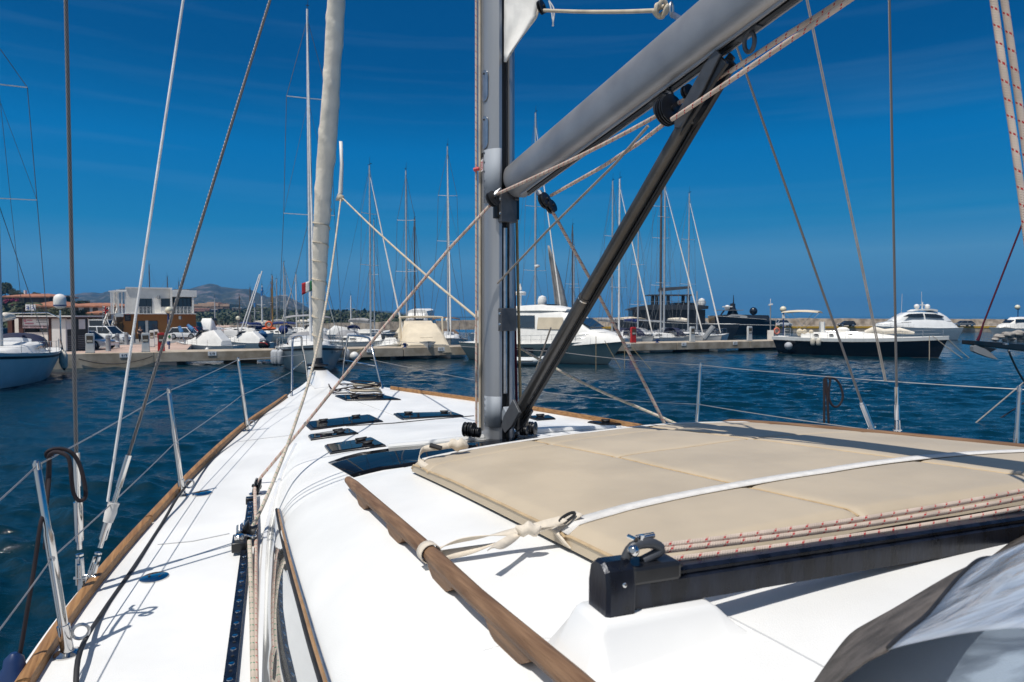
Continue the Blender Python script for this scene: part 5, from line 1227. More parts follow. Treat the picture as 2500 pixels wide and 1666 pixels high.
# villas on the wooded slope
def hip_roof(m, px0, px1, pye, pyr, Yd, dep, ov=.6):
    a = Pd(px0,pye,Yd); b_ = Pd(px1,pye,Yd); r = Pd(px0,pyr,Yd).z; x0, x1 = a.x-ov, b_.x+ov; y0, y1 = Yd-ov, Yd+dep+ov; hx = min((x1-x0)*.3, dep*.5); c = [V((x0,y0,a.z)), V((x1,y0,a.z)), V((x1,y1,a.z)), V((x0,y1,a.z))]; t = [V((x0+hx,(y0+y1)/2,r)), V((x1-hx,(y0+y1)/2,r))]
    i = [m.vert(p) for p in c+t]; m.face((i[0],i[1],i[5],i[4])); m.face((i[1],i[2],i[5])); m.face((i[2],i[3],i[4],i[5])); m.face((i[3],i[0],i[4])); m.face((i[3],i[2],i[1],i[0]))
    m.box((x0,y0,a.z-.28),(x1,y1,a.z-.005))
def archway(par, px, py_s, py_b, wpx, Yd, name='arched_opening', mat='arch'):
    c = Pd(px, py_s, Yd); r = wpx/2/F*Yd; zb = Pd(px, py_b, Yd).z; m = MB(); pts = [V((c.x-r,Yd-.08,zb)), V((c.x+r,Yd-.08,zb))] + [V((c.x+r*math.cos(a), Yd-.08, c.z+r*math.sin(a))) for a in [math.pi*k/12 for k in range(13)]]
    m.prism(pts, (0,.06,0)); return m.build(name, M[mat], par, smooth=False)
v = empty('tiled_villa', Pd(60,755,170), 0, True, 'ochre villa with hipped terracotta roof highest on the wooded slope', 'house', 'villas on the slope')
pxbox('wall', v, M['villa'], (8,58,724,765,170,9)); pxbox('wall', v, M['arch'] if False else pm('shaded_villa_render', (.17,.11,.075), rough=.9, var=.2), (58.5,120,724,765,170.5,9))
m = MB(); hip_roof(m, 5, 120, 724, 716, 170, 10); rf = m.build('roof', M['terracotta'], v, smooth=False); pxbox('chimney', rf, M['white'], (58,61,709,718,174,.8))
for px in (30,48): archway(v, px, 733, 745, 14, 170)
for px in (75,102): archway(v, px, 735, 746, 13, 170.5)
v2 = empty('tiled_villa', Pd(110,790,130), 0, True, 'ochre villa with a lower terracotta roof in front of the highest one', 'house', 'villas on the slope')
pxbox('wall', v2, M['villa'], (78,142,747,790,130,9)); m = MB(); hip_roof(m, 68, 143, 747, 735, 130, 9); m.build('roof', M['terracotta'], v2, smooth=False); archway(v2, 100, 760, 775, 12, 130)
v3 = empty('tiled_villa', Pd(215,800,122), 0, True, 'long white villa with dark arcades and a terracotta roof behind the parked cars', 'house', 'villas on the slope')
pxbox('wall', v3, M['villawhite'], (144,270,748,803,122,10)); m = MB(); hip_roof(m, 143, 271, 747, 738.5, 122, 11); m.build('roof', M['terracotta'], v3, smooth=False)
for px, py, w in ((185,752,14),(212,752,14),(233,753,13),(256,776,14)): archway(v3, px, py+3, py+11, w, 122)
m = MB(); hip_roof(m, 214, 241, 764, 759, 118, 4, .3); m.build('lean_to_roof', M['terracotta'], v3, smooth=False); pxbox('lean_to', v3, M['villa'], (216,240,764,792,118,3.8)); archway(v3, 230, 775, 782, 12, 118)
m = MB(); random.seed(9)
for i in range(60): c = Pd(random.uniform(14,44), random.uniform(733,748), 166); leaf_cloud(m, c, .8,.6,.6, 14, .22)
o = m.build('bougainvillea', pm('magenta_flowers', (.22,.012,.06), rough=.8, var=.5), smooth=False); tag(o, 'magenta bougainvillea climbing in front of the highest villa', 'shrub')

# salmon terrace apartments under the mountain
ap = empty('apartment_terrace', Pd(430,770,400), 0, True, 'long stepped salmon apartment block with balconies below the rocky mountain', 'building')
pxbox('wall', ap, M['salmon'], (470,485,743,757,402,14), (484,533,740.5,757,400,14), (533,560,743,757,401,14), (505,525,738.5,741,404,10))
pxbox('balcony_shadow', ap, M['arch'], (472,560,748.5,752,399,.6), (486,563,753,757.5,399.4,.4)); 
pxbox('parapet', ap, M['salmon'], *[(x, x+w_, y, y+1.7, 398.3, .5) for x, w_, y in ((472,20,745),(494,22,747.2),(519,16,744.8),(538,20,746.4),(476,30,751.4),(510,36,751.6))])
pr_ = empty('apartment_terrace', Pd(430,775,380), 0, True, 'pink apartment block with balconies lower on the slope beside the white harbour building', 'building')
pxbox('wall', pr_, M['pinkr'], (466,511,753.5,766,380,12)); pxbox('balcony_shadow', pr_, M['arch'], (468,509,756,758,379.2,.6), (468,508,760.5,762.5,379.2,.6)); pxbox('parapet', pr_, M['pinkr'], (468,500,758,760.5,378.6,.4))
h_ = empty('small_house', Pd(590,765,390), 0, True, 'small cream house alone on the ridge right of the salmon apartments', 'house'); pxbox('wall', h_, M['salmon'], (567,590,752,760,390,8)); pxbox('roof', h_, M['white'], (566,591,751.3,752,389.5,9)); pxbox('window', h_, M['arch'], (571,574,754,757,389.9,.2), (582,586,754,757,389.9,.2))

# far quay wall, breakwater with road
m = MB(); P0, P1 = Pz(340,815,.2), Pz(1105,806,.2); 
m.prism([V((P0.x,P0.y,0)), V((P1.x,P1.y,0)), V((P1.x,P1.y+6,0)), V((P0.x,P0.y+6,0))], (0,0,1.25)); tag(m.build('far_quay', M['concrete'], smooth=False), kind='structure')
m = MB(); pxs = 0
def wallstrip(name, px0, px1, Y0, Y1, py_top0, py_top1, zb, mat, label, thick=4, rough=.35, n=90):
    mm = MB(); rows = [[], [], [], []]; random.seed(5)
    for i in range(n+1):
        t = i/n; px = px0+(px1-px0)*t; Yd = Y0+(Y1-Y0)*t; X = (px-CX)/F*Yd; zt = H+(HZ-(py_top0+(py_top1-py_top0)*t))/F*Yd + noise.noise(V((i*.5,1,2)))*rough*.4
        rows[0].append(V((X, Yd-.6, zb))); rows[1].append(V((X, Yd-.2+noise.noise(V((i*.4,5,2)))*.3, (zb+zt)/2))); rows[2].append(V((X, Yd+.1, zt))); rows[3].append(V((X, Yd+thick, zt)))
    mm.grid(rows); o = mm.build(name, mat); return tag(o, label, 'breakwater')
wallstrip('sea_wall', 1440, 2620, 150, 165, 776, 780.5, 1.0, M['rock'], 'long stone sea wall closing the harbour behind the moored yachts', 6, .5)
wallstrip('sea_wall', 560, 1240, 128, 150, 795, 780, .5, M['rock'], 'low stone mole in the gap behind the sailing boats between bow and mast', 5, .4)
m = MB(); P0, P1 = Pz(1440,811,0), Pz(2620,813,0); P0 = V((P0.x,143,0)); P1 = V((P1.x,150,0)); m.prism([P0, P1, P1+V((6,20,0)), P0+V((0,20,0))], (0,0,1.15)); tag(m.build('breakwater_road', M['concrete'], smooth=False), kind='structure')
m = MB(); m.prism([P0+V((0,-.06,.75)), P1+V((0,-.06,.75)), P1+V((0,.35,.75)), P0+V((0,.35,.75))], (0,0,.46)); o = m.build('kerb', M['yellow'], smooth=False); tag(o, kind='structure')
# boulders: wall cap line and the rock heap close to the right edge
random.seed(12)
def boulder(c, r, mat, label, group):
    m = MB(); m.ball((0,0,0), 1, n=14, m=9); m.v = [tuple(V(p)*(1+.28*noise.noise(V(p)*1.3+V(c))+.10*noise.noise(V(p)*3+V(c)))) for p in m.v]
    o = m.build('boulder', mat, auto=30); o.location = c; o.scale = (r*random.uniform(1,1.5), r, r*.62); o.rotation_euler = (0,0,random.random()*3); return tag(o, label, 'boulder', group)
for i, (px, py, rp) in enumerate(((2440,822,10),(2462,818,13),(2486,815,14),(2470,828,9),(2430,829,7),(2500,826,12),(2453,831,6),(2493,833,8))):
    boulder(Pd(px, py, 92), rp/F*92, M['greyrock'], ['grey boulder at the seaward tip of the rock heap','broad grey boulder in the middle of the rock heap','largest pale boulder at the right end of the rock heap','low boulder under the middle of the rock heap','smallest boulder at the water line of the heap','boulder cut by the picture edge in the rock heap','tiny wet boulder at the foot of the heap','dark boulder above the black bowsprit'][i], 'boulders in the rock heap by the black bowsprit')

# ------------------------------------------------------------------ cars
def paint(name, col): return pm(name, col, rough=.25, coat=.6, var=.04)
M['tyre'] = pm('tyre_rubber', (.018,.018,.018), rough=.8); M['lens'] = pm('headlamp_lens', (.6,.62,.65), rough=.1, spec=.9); M['redlens'] = pm('tail_lamp', (.4,.01,.01), rough=.2)
def car(name, label, loc, rz, Lc, Wc, Hc, mat, hood=.26, boot=.10, low=False, van=False, group=None):
    o = empty(name, loc, rz, False, label, 'van' if van else 'car', group); h2 = Hc*.58; hl, hw = Lc/2, Wc/2; gb = .17
    st_ = [(-hl,.62,h2*.82),(-hl+.06,.88,h2*.98),(-hl*.6,1,h2*1.02),(0,1,h2),(hl*.45,1,h2*.97),(hl*.8,.94,h2*.83),(hl-.05,.80,h2*.66),(hl,.55,h2*.56)]
    m = MB(); m.loft([[V((x, -hw*k, gb+.1)), V((x,-hw*k,gb+.25)), V((x,-hw*k,zt*.8)), V((x,-hw*k*.93,zt)), V((x,hw*k*.93,zt)), V((x,hw*k,zt*.8)), V((x,hw*k,gb+.25)), V((x,hw*k,gb+.1))] for x, k, zt in st_]); m.build('body', mat, o, bevel=.03)
    xb0, xb1 = -hl+Lc*boot*.5, hl-Lc*hood; xr0, xr1 = -hl+Lc*boot*(.8 if van else 1.4)+.08, xb1-Lc*(.08 if van else .17)
    m = MB(); rb = [(xb0,-hw*.92,h2*.98),(xb1,-hw*.92,h2*.96),(xb1,hw*.92,h2*.96),(xb0,hw*.92,h2*.98)]; rt = [(xr0,-hw*.76,Hc-.03),(xr1,-hw*.76,Hc-.03),(xr1,hw*.76,Hc-.03),(xr0,hw*.76,Hc-.03)]
    m.loft([rb, rt]); m.build('glasshouse', M['darkglass'], o, smooth=False)
    m = MB(); m.loft([[V((x,y*1.03,z-.02)) for x,y,z in rt], [V((x*.97,y*.9,z+.045)) for x,y,z in rt]])
    for i in range(4): m.bar(V(rb[i]), V(rt[i]), .07, .07)
    xm = (xb0+xb1)/2; xmt = (xr0+xr1)/2
    for sg in (-1,1): m.bar(V((xm,sg*hw*.925,h2)), V((xmt,sg*hw*.77,Hc-.03)), .09, .04)
    m.build('roof', mat, o, bevel=.02)
    for x in (-hl*.62, hl*.62):
        for sg in (-1,1):
            r = .315; m = MB(); m.lathe([(r*.6,-.1),(r*.96,-.1),(r,-.07),(r,.07),(r*.96,.1),(r*.6,.1)], (x, sg*(hw-.09), r), (0,1,0), 20); w_ = m.build('wheel', M['tyre'], o)
            m = MB(); m.lathe([(r*.62,0),(r*.58,.02),(.05,.03),(.01,.03)], (x, sg*(hw+.01), r), (0,sg,0), 16)
            for k in range(5): a = k*1.257; m.bar(V((x,sg*(hw+.035),r)), V((x+math.cos(a)*r*.6, sg*(hw+.02), r+math.sin(a)*r*.6)), .06, .02, (0,1,0))
            m.build('rim', M['steel'], w_, smooth=False)
    for sg in (-1,1):
        m = MB(); m.ball((hl*.93, sg*hw*.66, h2*.66), .16, (1,1,.5), 10, 6); m.build('headlight', M['lens'], o); m = MB(); m.box((-hl-.01, sg*hw*.55-.12, h2*.7),(-hl+.12, sg*hw*.55+.12, h2*.86)); m.build('tail_light', M['redlens'], o, smooth=False)
        m = MB(); m.ball((xb1-.1, sg*(hw+.08), h2*1.03), .11, (.7,1,.7), 8, 6); m.build('mirror', mat, o)
    return o
pw, psl, pbk, pgr, prd = paint('white_car_paint',(.78,.78,.77)), paint('silver_car_paint',(.66,.67,.68)), paint('black_car_paint',(.012,.012,.014)), paint('grey_car_paint',(.13,.14,.15)), paint('red_car_paint',(.40,.02,.02))
g1 = 'cars parked on the quay'
def at(px, py, z=QZ): p = Pz(px, py, z); return (p.x, p.y, z)
car('parked_car', 'low silver sports estate parked behind the nearest bollard, its front wheel showing dark spokes', at(213,852), -.12, 4.2, 1.8, 1.32, psl, .30, .06, group=g1)
car('parked_car', 'white crossover parked just behind the silver sports car', at(265,838), -.10, 3.9, 1.7, 1.52, pw, .26, .06, group=g1)
car('parked_car', 'small silver hatchback at the end of the brown building', at(454,829), -.05, 3.05, 1.5, 1.25, psl, .2, .06, group=g1)
car('parked_car', 'dark red car half hidden behind the small silver hatchback', at(478,826.5), -.1, 2.9, 1.45, 1.25, prd, .25, .08, group=g1)
car('parked_van', 'white van behind the small silver hatchback', at(452,824), 3.0, 3.6, 1.6, 1.75, pw, .14, .03, van=True, group=g1)
car('parked_car', 'dark car with red tail lights at the left end of the kiosk', at(18,838), 1.4, 3.6, 1.6, 1.35, pbk, .25, .1, group=g1)
car('parked_van', 'white camper van behind the white crossover', at(235,822), 0, 5.6, 2.0, 2.0, pw, .1, .03, van=True, group=g1)
g2 = 'cars parked along the sea wall'
car('parked_car', 'silver people carrier by the sea wall left of the globe lamp', (lambda p: (p.x,p.y,1.15))(Pd(1914,799.5,146)), .05, 3.2, 1.6, 1.45, psl, .2, .05, group=g2)
car('parked_car', 'black hatchback by the sea wall above the dark sloop', (lambda p: (p.x,p.y,1.15))(Pd(2066,799.5,147)), math.pi-.05, 3.6, 1.6, 1.2, pbk, .25, .08, group=g2)
car('parked_car', 'dark grey saloon by the sea wall between the two white motor yachts', (lambda p: (p.x,p.y,1.15))(Pd(2351,799.5,149)), math.pi, 4.6, 1.7, 1.25, pgr, .27, .12, group=g2)

# ------------------------------------------------------------------ people
M['skin'] = pm('skin', (.40,.24,.17), rough=.6); M['darkcloth'] = pm('dark_clothes', (.02,.022,.03), rough=.9); M['whitecloth'] = pm('white_shirt', (.7,.69,.67), rough=.9); M['hair'] = pm('dark_hair', (.02,.014,.01), rough=.7)
def skinned(name, verts, edges, radii, mat, parent, root=0):
    me = bpy.data.meshes.new(name); me.from_pydata(verts, edges, []); o = bpy.data.objects.new(name, me); COL.objects.link(o); o.parent = parent
    o.modifiers.new('skin','SKIN')
    for i, r in enumerate(radii): me.skin_vertices[0].data[i].radius = (r, r); me.skin_vertices[0].data[i].use_root = (i == root)
    s = o.modifiers.new('sub','SUBSURF'); s.levels = 1; s.render_levels = 1; me.materials.append(mat); return o
def person(loc, rz, h, label, top, legs, step=.12, arm=.3):
    o = empty('person', loc, rz, False, label, 'person'); s = h/1.75
    P = lambda *a: tuple(c*s for c in a)
    vs = [P(0,0,.95), P(0,0,1.15), P(.02,0,1.38), P(.02,0,1.50), P(.03,0,1.58), P(.03,0,1.68), P(.03,0,1.745),
          P(0,.19,1.40), P(-.06,.25,1.15), P(arm*.5,.22,.95), P(arm*.6,.21,.86), P(0,-.19,1.40), P(.08,-.25,1.15), P(arm*.8,-.2,1.02), P(arm,-.18,1.02),
          P(0,.09,.90), P(step*.5+.03,.10,.5), P(step*.3-.05,.10,.08), P(step*.3+.12,.11,.03), P(0,-.09,.90), P(-step*.6+.03,-.10,.5), P(-step*1.4,-.10,.10), P(-step*1.4+.16,-.11,.03)]
    ed = [(0,1),(1,2),(2,3),(3,4),(4,5),(5,6),(2,7),(7,8),(8,9),(9,10),(2,11),(11,12),(12,13),(13,14),(0,15),(15,16),(16,17),(17,18),(0,19),(19,20),(20,21),(21,22)]
    rd = [x*s for x in (.14,.13,.15,.06,.075,.095,.05,.065,.048,.038,.035,.065,.048,.038,.035,.10,.068,.045,.035,.10,.068,.045,.035)]
    skinned('body', vs, ed, rd, M['skin'], o)
    k = [0,1,2,7,8,11,12]; mp_ = {a: i for i, a in enumerate(k)}; skinned('shirt', [vs[i] for i in k], [(mp_[a],mp_[b]) for a, b in ed if a in mp_ and b in mp_], [rd[i]*1.13 for i in k], top, o)
    k = [0,15,16,17,19,20,21]; mp_ = {a: i for i, a in enumerate(k)}; skinned('trousers', [vs[i] for i in k], [(mp_[a],mp_[b]) for a, b in ed if a in mp_ and b in mp_], [rd[i]*1.16 for i in k], legs, o)
    m = MB(); m.ball(P(.015,0,1.685), .105*s, (1,.92,1.0), 12, 8); m.v = [p for p in m.v]; hb_ = m.build('hair', M['hair'], o); hb_.scale = (1,1,1); hb_.location = P(-.012,0,.022)
    return o
p = Pz(343,838,QZ); person(p, -1.2, 40/F*p.y, 'person in dark clothes walking on the quay with a hand to the ear', M['darkcloth'], M['darkcloth'], .2)
p = Pd(281,766,BY-.6); person(p, -1.4, 21/F*p.y, 'person in dark clothes standing on the terrace at the head of the stairs', M['darkcloth'], M['darkcloth'], .05)
p = Pd(323.5,766,BY-.5); person(p, 2.5, 24/F*p.y, 'person in a white shirt standing on the terrace', M['whitecloth'], M['darkcloth'], .06)

# ------------------------------------------------------------------ flags
def flag(name, px0, py0, pts_px, Yd, mats, label, pole=None):
    o = empty(name, Pd(px0, py0, Yd), 0, True, label, 'flag'); n = len(mats)
    (tlx,tly),(trx,try_),(brx,bry),(blx,bly) = pts_px
    for k, mt in enumerate(mats):
        m = MB(); rows = []
        for j in range(5):
            t = (k+j/4)/n; rr = []
            for i in range(7):
                s = i/6; x = (tlx+(trx-tlx)*t)*(1-s)+(blx+(brx-blx)*t)*s; y = (tly+(try_-tly)*t)*(1-s)+(bly+(bry-bly)*t)*s
                rr.append(Pd(x, y, Yd+.12*math.sin(t*7+s*2)))
            rows.append(rr)
        m.grid(rows); q = m.build('flag_band', mt, o); so_ = q.modifiers.new('s','SOLIDIFY'); so_.thickness = .01
    if pole: m = MB(); m.tube([Pd(*q, Yd) for q in pole], .02, 6); m.build('flagpole', M['steel'], o)
    return o
gf_, wf, rf_ = pm('flag_green',(.01,.14,.05), rough=.8), pm('flag_white',(.72,.70,.68), rough=.8), pm('flag_red',(.42,.015,.02), rough=.8)
flag('tricolour_flag', 766, 690, [(766,684),(737,692),(737,721),(766,708)], 41, [gf_, wf, rf_], 'green, white and red flag flying among the rigging behind the furled sail', [(766.5,675),(767,720)])
o = flag('white_red_flag', 262, 772, [(252,748),(264,752),(264,764),(252,768)], 60, [wf], 'white flag with red cross and dark marks before the stairs of the building', [(251,745),(250,808)])
m = MB()
for q in ((258,749,258,767),(252,757.5,264,758.5)): m.bar(Pd(q[0],q[1],59.85), Pd(q[2],q[3],59.85), .12, .02, (0,1,0))
m.build('red_cross', rf_, o)
m = MB()
for x, y in ((254.8,752.5),(261.2,754),(254.8,763),(261.2,762)): m.ball(Pd(x,y,59.88), .09, n=8, m=6)
m.build('dark_mark', M['black'], o)
flag('red_flag', 266, 760, [(260,753),(265,754),(265,761),(260,762)], 66, [rf_], 'small red flag beside the white cross flag') 
# ------------------------------------------------------------------ boats
def gelc(name, col, rough=.25, coat=.3, **k): return pm(name, col, rough=rough, coat=coat, var=.06, vs=1.5, **k)
M['hullwhite'] = gelc('boat_hull_white', (.74,.75,.75)); M['hullpale'] = gelc('boat_hull_pale_blue', (.72,.76,.78)); M['hullgrey'] = gelc('boat_hull_grey_blue', (.48,.54,.56)); M['hullshade'] = gelc('boat_hull_white_shade_tint', (.24,.31,.31)); M['hullblack'] = gelc('boat_hull_black', (.010,.013,.020), rough=.18)  # the motor yacht's white hull has its shade put into a grey-green base colour
M['hulldkgrey'] = pm('dark_grey_topsides', (.065,.07,.08), rough=.35, var=.1); M['beigecover'] = pm('cream_boat_cover', (.66,.57,.43), rough=.85, var=.1, vs=1.5, bump=.3, bs=5); M['greycanvas'] = pm('grey_canvas', (.30,.30,.31), rough=.85, var=.15, vs=2, bump=.3, bs=6)
M['browncanvas'] = pm('brown_canvas', (.14,.09,.06), rough=.85, var=.2, vs=2); M['bluecanvas'] = pm('blue_canvas', (.012,.03,.16), rough=.8, var=.2); M['navycanvas'] = pm('navy_canvas', (.008,.012,.045), rough=.8, var=.2); M['bluebuoy'] = pm('blue_fender_skin', (.01,.08,.22), rough=.5)
M['mastalu'] = pm('spar_aluminium', (.46,.48,.50), rough=.45, metal=.4, var=.1); M['mastdark'] = pm('dark_spar', (.10,.085,.08), rough=.5, metal=.2); M['mastwood'] = pm('varnished_spar', (.36,.20,.05), rough=.4, var=.2); M['mastwhite'] = pm('white_spar', (.72,.72,.72), rough=.4)
M['stay'] = pm('rigging_wire', (.13,.14,.15), rough=.5, metal=.3); M['boatdeck'] = pm('boat_deck_white', (.74,.73,.70), rough=.5, var=.08, vs=2); M['antifoul'] = pm('dark_boot_top', (.015,.018,.022), rough=.6)
M['oldsail'] = pm('grey_old_sail', (.30,.30,.30), rough=.9, var=.25, vs=1.2)

def hull_rings(Lh, Bh, fs, fb, tr=.75, rake=.06, wl=.82, full=2.2, zb=-.35, n=22):
    rings = []
    for i in range(n+1):
        t = i/n; hbm = Bh/2*((tr+(1-tr)*math.sin(math.pi/2*min(1,t/.45))) if t < .45 else max(.012, 1-((t-.45)/.55)**full))
        fbz = fs+(fb-fs)*t**1.6 - .12*math.sin(math.pi*t); ring = []
        for f, k in ((1,1),(.96,.75),(wl,.28),(wl*.9,0),(wl*.55,zb/fbz)):
            z = fbz*k; q = t**3; ff = f+(1-f)*0 - q*(1-k)*.25*min(1,.9)
            x = -Lh/2+Lh*t - rake*Lh*(1-k)*q*1.0 + (.04*Lh*(1-k))*(1-t)**4
            ring.append((x, hbm*max(.02,ff), z))
        rings.append(ring)
    return rings
def make_hull(par, Lh, Bh, fs, fb, mat, stripe=None, **kw):
    rg = hull_rings(Lh, Bh, fs, fb, **kw); m = MB(); full_ = [[V((x,-y,z)) for x,y,z in r] + [V((x,y,z)) for x,y,z in reversed(r)] for r in rg]
    m.loft(full_, closed=False, cap=False); m.face([m.vert(p) for p in full_[0]]); hl_ = m.build('hull', mat, par, auto=35)
    m = MB(); rows = []
    for r in rg: x, y, z = r[0]; rows.append([V((x,y*k,z-.02+.05*(1-k*k))) for k in (-.985,-.6,0,.6,.985)])
    m.grid(rows); m.build('deck', M['boatdeck'], par)
    if stripe:
        m = MB(); 
        for sg in (-1,1): m.grid([[V((x0, sg*(y0+.012), z0)) for (x0,y0,z0) in (tuple(a+(b-a)*f for a, b in zip(r[0], r[1])) for f in (.32,.62))] for r in rg])
        m.build('hull_stripe', stripe, hl_)
    m = MB()
    for sg in (-1,1): m.grid([[V((r[3][0], sg*(r[3][1]+.014), .17)), V((r[3][0], sg*(r[3][1]+.012), -.02))] for r in rg])
    m.build('boot_top', M['antifoul'], hl_)
    m = MB()
    for sg in (-1,1): m.tube([V((r[0][0], sg*r[0][1], r[0][2]+.015)) for r in rg], .028, 6)
    m.build('rub_rail', M['boatdeck'] if mat is not M['hullwhite'] else M['greysteel'], par)
    return rg
def sheer_at(rg, x):
    for a, b in zip(rg, rg[1:]):
        if a[0][0] <= x <= b[0][0]: t = (x-a[0][0])/(b[0][0]-a[0][0]); return a[0][1]+(b[0][1]-a[0][1])*t, a[0][2]+(b[0][2]-a[0][2])*t
    return rg[-1][0][1], rg[-1][0][2]
def cabin(par, secs, mat, name='cabin', bevel=.04):     # secs: x, half-width low, half-width top, z low, z top
    m = MB(); m.loft([[V((x,-wl,z0)), V((x,-wt,z0+(z1-z0)*.82)), V((x,-wt*.8,z1)), V((x,wt*.8,z1)), V((x,wt,z0+(z1-z0)*.82)), V((x,wl,z0))] for x, wl, wt, z0, z1 in secs]); return m.build(name, mat, par, auto=40)
def side_windows(par, wins, wfun, mat=None, name='window'):   # each window: x0,x1,z0,z1 on both sides
    for x0, x1, z0, z1 in wins:
        for sg in (-1,1): m = MB(); m.prism([V((x, sg*(wfun(x,z)+.006), z)) for x, z in ((x0,z0),(x1,z0),(x1-.06,z1),(x0+.06,z1))], (0, sg*.012, 0)); m.build(name, mat or M['darkglass'], par, smooth=False)
def rails(par, rg, x0, x1, n, h=.6, name='guard_rail'):
    m = MB()
    for sg in (-1,1):
        P = []
        for i in range(n+1):
            x = x0+(x1-x0)*i/n; y, z = sheer_at(rg, x); b_ = V((x, sg*(y-.06), z)); P.append(b_+V((0,0,h))); m.tube([b_, P[-1]], .014, 5)
        m.tube(P, .011, 5); m.tube([p-V((0,0,h*.5)) for p in P], .008, 5)
        if sg == 1: Pp = P[-1]
        else: Pm = P[-1]
    m.tube([Pm, Pp], .014, 5); return m.build(name, M['chrome'], par)
def sparset(par, mx, zb, top, rg, Lh, Bh, spar='mastalu', r=.085, spreaders=(.36,.66), boom=True, furl=True, cover='greycanvas', radar=None, stays=True, sail='sail', fore=None, backstay=True, wind=True, spw=.28):
    m = MB(); mt = empty('mast', (mx,0,zb)); mt.parent = par; m.tube([V((0,0,0)), V((0,0,(top-zb)*.7)), V((0,0,top-zb))], [r, r*.95, r*.7], 10); m.build('mast_tube', M[spar], mt)
    hgt = top-zb; tips = []
    for f in spreaders:
        m = MB(); sw = Bh*spw*(1.15-f*.45)
        for sg in (-1,1): m.bar(V((0,0,hgt*f)), V((-.12,sg*sw,hgt*f+.05)), .09, .035)
        m.build('spreader', M['mastwhite'], mt, smooth=False); tips.append((f, sw))
    if wind: m = MB(); m.tube([V((0,0,hgt)), V((-.02,.05,hgt+.75))], .012, 5); m.bar(V((-.25,0,hgt+.08)), V((.2,0,hgt+.1)), .03, .03); m.bar(V((.2,-.1,hgt+.15)), V((.2,.1,hgt+.15)), .03,.04); m.build('wind_sensor', M['black'], mt, smooth=False)
    if stays:
        m = MB(); y, z = sheer_at(rg, mx-.3)
        for sg in (-1,1):
            ch = V((mx-.25, sg*(y-.08), z)); pts = [ch]
            for f, sw in tips: pts.append(V((mx-.12, sg*sw, zb+hgt*f+.05)))
            pts.append(V((mx,0,zb+hgt*.97)))
            for a, b in zip(pts, pts[1:]): m.tube([a,b], .017, 4)
            if tips: m.tube([ch+V((.1,0,0)), V((mx,0,zb+hgt*tips[0][0]-.1))], .016, 4)
            if len(tips) > 1: m.tube([pts[1], V((mx,0,zb+hgt*tips[1][0]-.1))], .010, 4)
        if backstay: m.tube([V((mx,0,top)), V((-Lh/2+.2,0,rg[0][0][2]))], .012, 4)
        m.tube([V((mx,0,top-.2)), V((Lh/2-.25, 0, rg[-1][0][2]))], .011, 4); m.build('standing_rigging', M['stay'], par)
    if furl:
        a = V((fore or Lh/2-.25,0,rg[-1][0][2]+.25)); b = V((mx+.1,0,zb+hgt*.93)); m = MB(); m.tube([a, a.lerp(b,.08), a.lerp(b,.5), b], [.04,.075,.06,.025], 8); m.build('furled_sail', M[sail], par)
    if boom:
        bl = Lh*.30; m = MB(); a = V((-.12,0,min(1.25, hgt*.1))); e = V((-bl,0,min(1.25, hgt*.1)+.12)); m.tube([a,e], .075, 8); m.build('boom', M[spar], mt)
        if cover: m = MB(); m.tube([a+V((0,0,.12)), a.lerp(e,.3)+V((0,0,.19)), a.lerp(e,.7)+V((0,0,.15)), e+V((.1,0,.10))], [.17,.20,.16,.09], 10); m.build('sail_cover', M[cover], mt)
    if radar: m = MB(); m.lathe([(.02,-.13),(.24,-.12),(.28,0),(.24,.10),(.02,.13)], V((.38,0,hgt*radar)), (0,0,1), 16); m.bar(V((0,0,hgt*radar-.16)), V((.4,0,hgt*radar-.16)), .12, .05); m.build('radar_dome', M['white'], mt)
    return mt
def dodger(par, x, w_, z, h, mat, Ld=1.3, win=True):
    rr = []
    for xx, hh in ((x+Ld*.55,.06),(x+Ld*.35,.55),(x+Ld*.1,.97),(x-Ld*.45,1.0)): rr.append([V((xx, -w_*math.cos(a), z+h*hh*math.sin(a)**.6)) for a in [math.pi*k/12 for k in range(13)]])
    m = MB(); m.grid(rr); o = m.build('sprayhood', mat, par); s = o.modifiers.new('s','SOLIDIFY'); s.thickness = .02
    if win:
        m = MB(); m.grid([[V((x+Ld*(.50-.2*v)+.03, -w_*.7*math.cos(a), z+h*(.18+.5*v)*math.sin(a)**.4+.03)) for a in [math.pi*(.22+.56*k/8) for k in range(9)]] for v in (0,.5,1)]); m.build('clear_panel', M['lens'], o)
def bimini(par, x, w_, z, Lb, mat):
    m = MB(); rr = [[V((x+Lb*(t-.5), w_*k, z+.16*(1-k*k)-.10*(2*t-1)**2)) for k in (-1,-.6,0,.6,1)] for t in [i/6 for i in range(7)]]; m.grid(rr); o = m.build('bimini', mat, par); s = o.modifiers.new('s','SOLIDIFY'); s.thickness = .04
    m = MB()
    for sg in (-1,1):
        for dx in (-.4,.4): m.tube([V((x, sg*w_, z-1.5)), V((x+Lb*dx, sg*w_, z-.03))], .016, 5)
    m.build('bimini_frame', M['chrome'], o)
